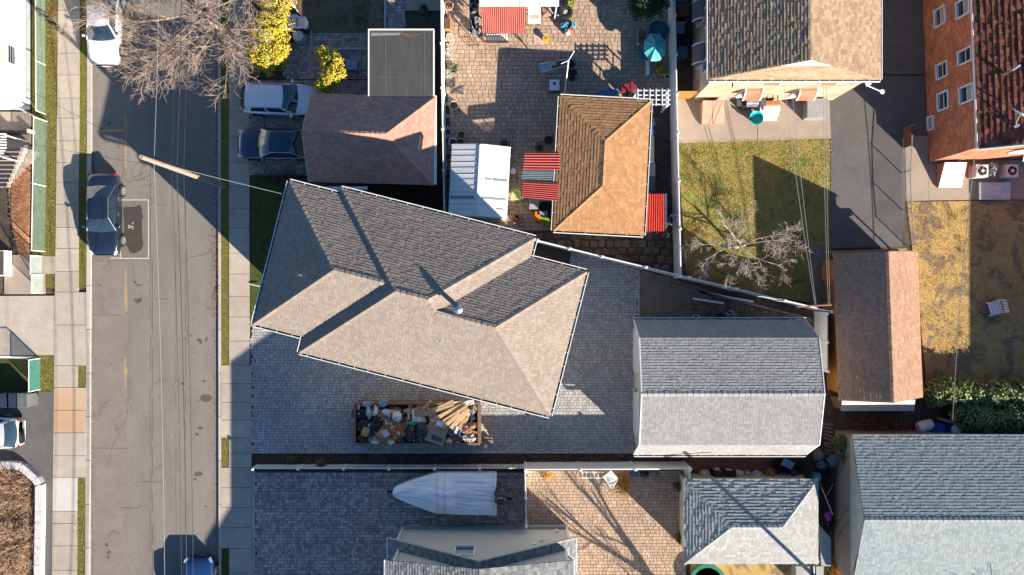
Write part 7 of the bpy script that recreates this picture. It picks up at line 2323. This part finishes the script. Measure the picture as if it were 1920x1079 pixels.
# ---- sunny patio by the fence
lc = thing('lounge_chair', 'white mesh chair tipped against the white fence on the sunny patio', 'chair', G(1146, 900))
MB().slab([W(1131, 895, .5), W(1145, 884, .75), W(1158, 898, .6), W(1148, 916, .35)], .03).build('seat', pm('chair_mesh', (.52, .5, .46)), lc)
for a, c in (((1131, 895), (1145, 883)), ((1145, 883), (1159, 898)), ((1159, 898), (1148, 917)), ((1148, 917), (1131, 895))):
    MB().tube([W(*a, .55), W(*c, .55)], .025, 5).build('frame', WMET, lc)
ld = thing('white_ladder', 'white ladder lying along the foot of the vinyl fence', 'ladder', G(1112, 890))
for yy in (886, 897):
    MB().tube([W(1090, yy, .2), W(1132, yy, .2)], .02, 5).build('rail', WMET, ld)
for k in range(6):
    MB().tube([W(1092 + k * 7.5, 886, .2), W(1092 + k * 7.5, 897, .2)], .014, 5).build('rung', WMET, ld)
for i, (px, py, m_, lb, r_) in enumerate(((1176, 884, pm('pink_toy', (.4, .08, .12)), 'pink toy bag at the foot of the white fence', .2), (1188, 885, BLUEP, 'blue toy bag at the foot of the white fence', .2), (1206, 886, BLACK, 'black sack at the foot of the white fence', .26), (1226, 887, pm('slate_toy', (.15, .17, .2)), 'slate grey bundle at the foot of the white fence', .26))):
    o = MB().ball(G(px, py) + Vector((0, 0, .3)), (r_, r_ * .8, .22), 12, 7, .45, 3, i * 9.1).build('toy_bag', m_)
    tag(o, lb, 'bag')
for x, y, m_, lb in ((1026, 890, MATS['orange_grass'], 'orange dry plant by the fence post on the sunny patio'),):
    b = MB()
    leaf_cloud(b, G(x, y) + Vector((0, 0, .25)), (.35, .3, .3), 220, .06, random.Random(8))
    t = thing('dry_plant', lb, 'plant', G(x, y))
    b.build('foliage', m_, t)
bi = thing('garden_hoop', 'dark bent metal hoop stand at the edge of the sunny patio', 'stand', G(1160, 1030))
MB().tube([W(1152, 1018, .1), W(1156, 1030, .8), W(1166, 1042, .8), W(1172, 1056, .1)], .02, 5).build('hoop', DKIRON, bi)
MB().tube([W(1150, 1040, .1), W(1160, 1034, .8)], .02, 5).build('leg', DKIRON, bi)
pool = thing('trampoline', 'round trampoline with a green edge on the straw grass', 'trampoline', G(1330, 1090))
MB().lathe([(1.05, .55), (1.05, .62), (.85, .63), (.85, .56)], G(1322, 1085), 36).build('green_pad', pm('pad_green', (.02, .2, .13)), pool)
MB().lathe([(.02, .58), (.85, .58)], G(1322, 1085), 36).build('jump_mat', BLACK, pool)
for a in range(6):
    p = G(1322, 1085) + Vector((math.cos(a * 1.047) * .98, math.sin(a * 1.047) * .98, 0))
    MB().cyl(p, p + Vector((0, 0, .56)), .03).build('leg', GALV, pool)
pc = thing('porch_block', 'pale grey block porch at the foot of the slate shed', 'porch', G(1510, 1075))
a, c = W(1493, 1100, .9), W(1545, 1063, .9)
MB().box(a.x, c.x, a.y, c.y, 0, .86).build('block', pm('porch_grey', (.35, .35, .34)), pc)
for k in range(3):
    x = a.x + .9 + k * .09
    MB().box(x, x + .05, a.y, c.y + .05, .86, .93).build('rail', WMET if k % 2 else BLACK, pc)
# ---- yard behind the gambrel garage
for x0, y0, x1, y1, m_, lb in ((1306, 547, 1412, 566, WMET, 'long white board lying by the slanting fence'), (1299, 560, 1357, 569, WMET, 'shorter white board lying by the slanting fence'), (1250, 533, 1330, 552, WOODG, 'weathered grey plank along the slanting fence'), (1330, 552, 1520, 598, WOODG, 'long weathered plank along the slanting fence behind the grey garage')):
    p, q = W(x0, y0, .2), W(x1, y1, .2)
    o = MB().obox((p + q) / 2, ((q - p).length / 2, .06, .04), math.atan2(q.y - p.y, q.x - p.x)).build('plank', m_)
    tag(o, lb, 'plank')
pot(1347, 597, .3, .4, BLACK, 'black tub half hidden by the gutter of the grey garage')
pot(1367, 590, .22, .35, pm('purple_pot', (.2, .15, .25)), 'pale rimmed pot on the rubble behind the grey garage', FABW)
pot(1303, 596, .2, .3, WMET, 'white bucket on the rubble behind the grey garage')
for k in range(9):
    a = W(1560, 800 + k * 6, .3)
    o = MB().obox(G(1549 + k * .6, 795 + k * 7) + Vector((0, 0, .2)), (.28, .06, .04), R(-12 + random.uniform(-8, 8))).build('timber_offcut', WOODG)
    tag(o, 'weathered timber offcut in the pile beside the grey garage end', 'timber', 'timber offcuts beside the grey garage')
# skylight-style electric meter on corner of main house, path light etc.
mp_ = thing('path_light', 'pale ground spout on the verge at the taupe house corner', 'light', G(475, 533))
MB().tube([W(469, 533, .2), W(490, 538, .3)], .03, 6).build('pipe', WMET, mp_)
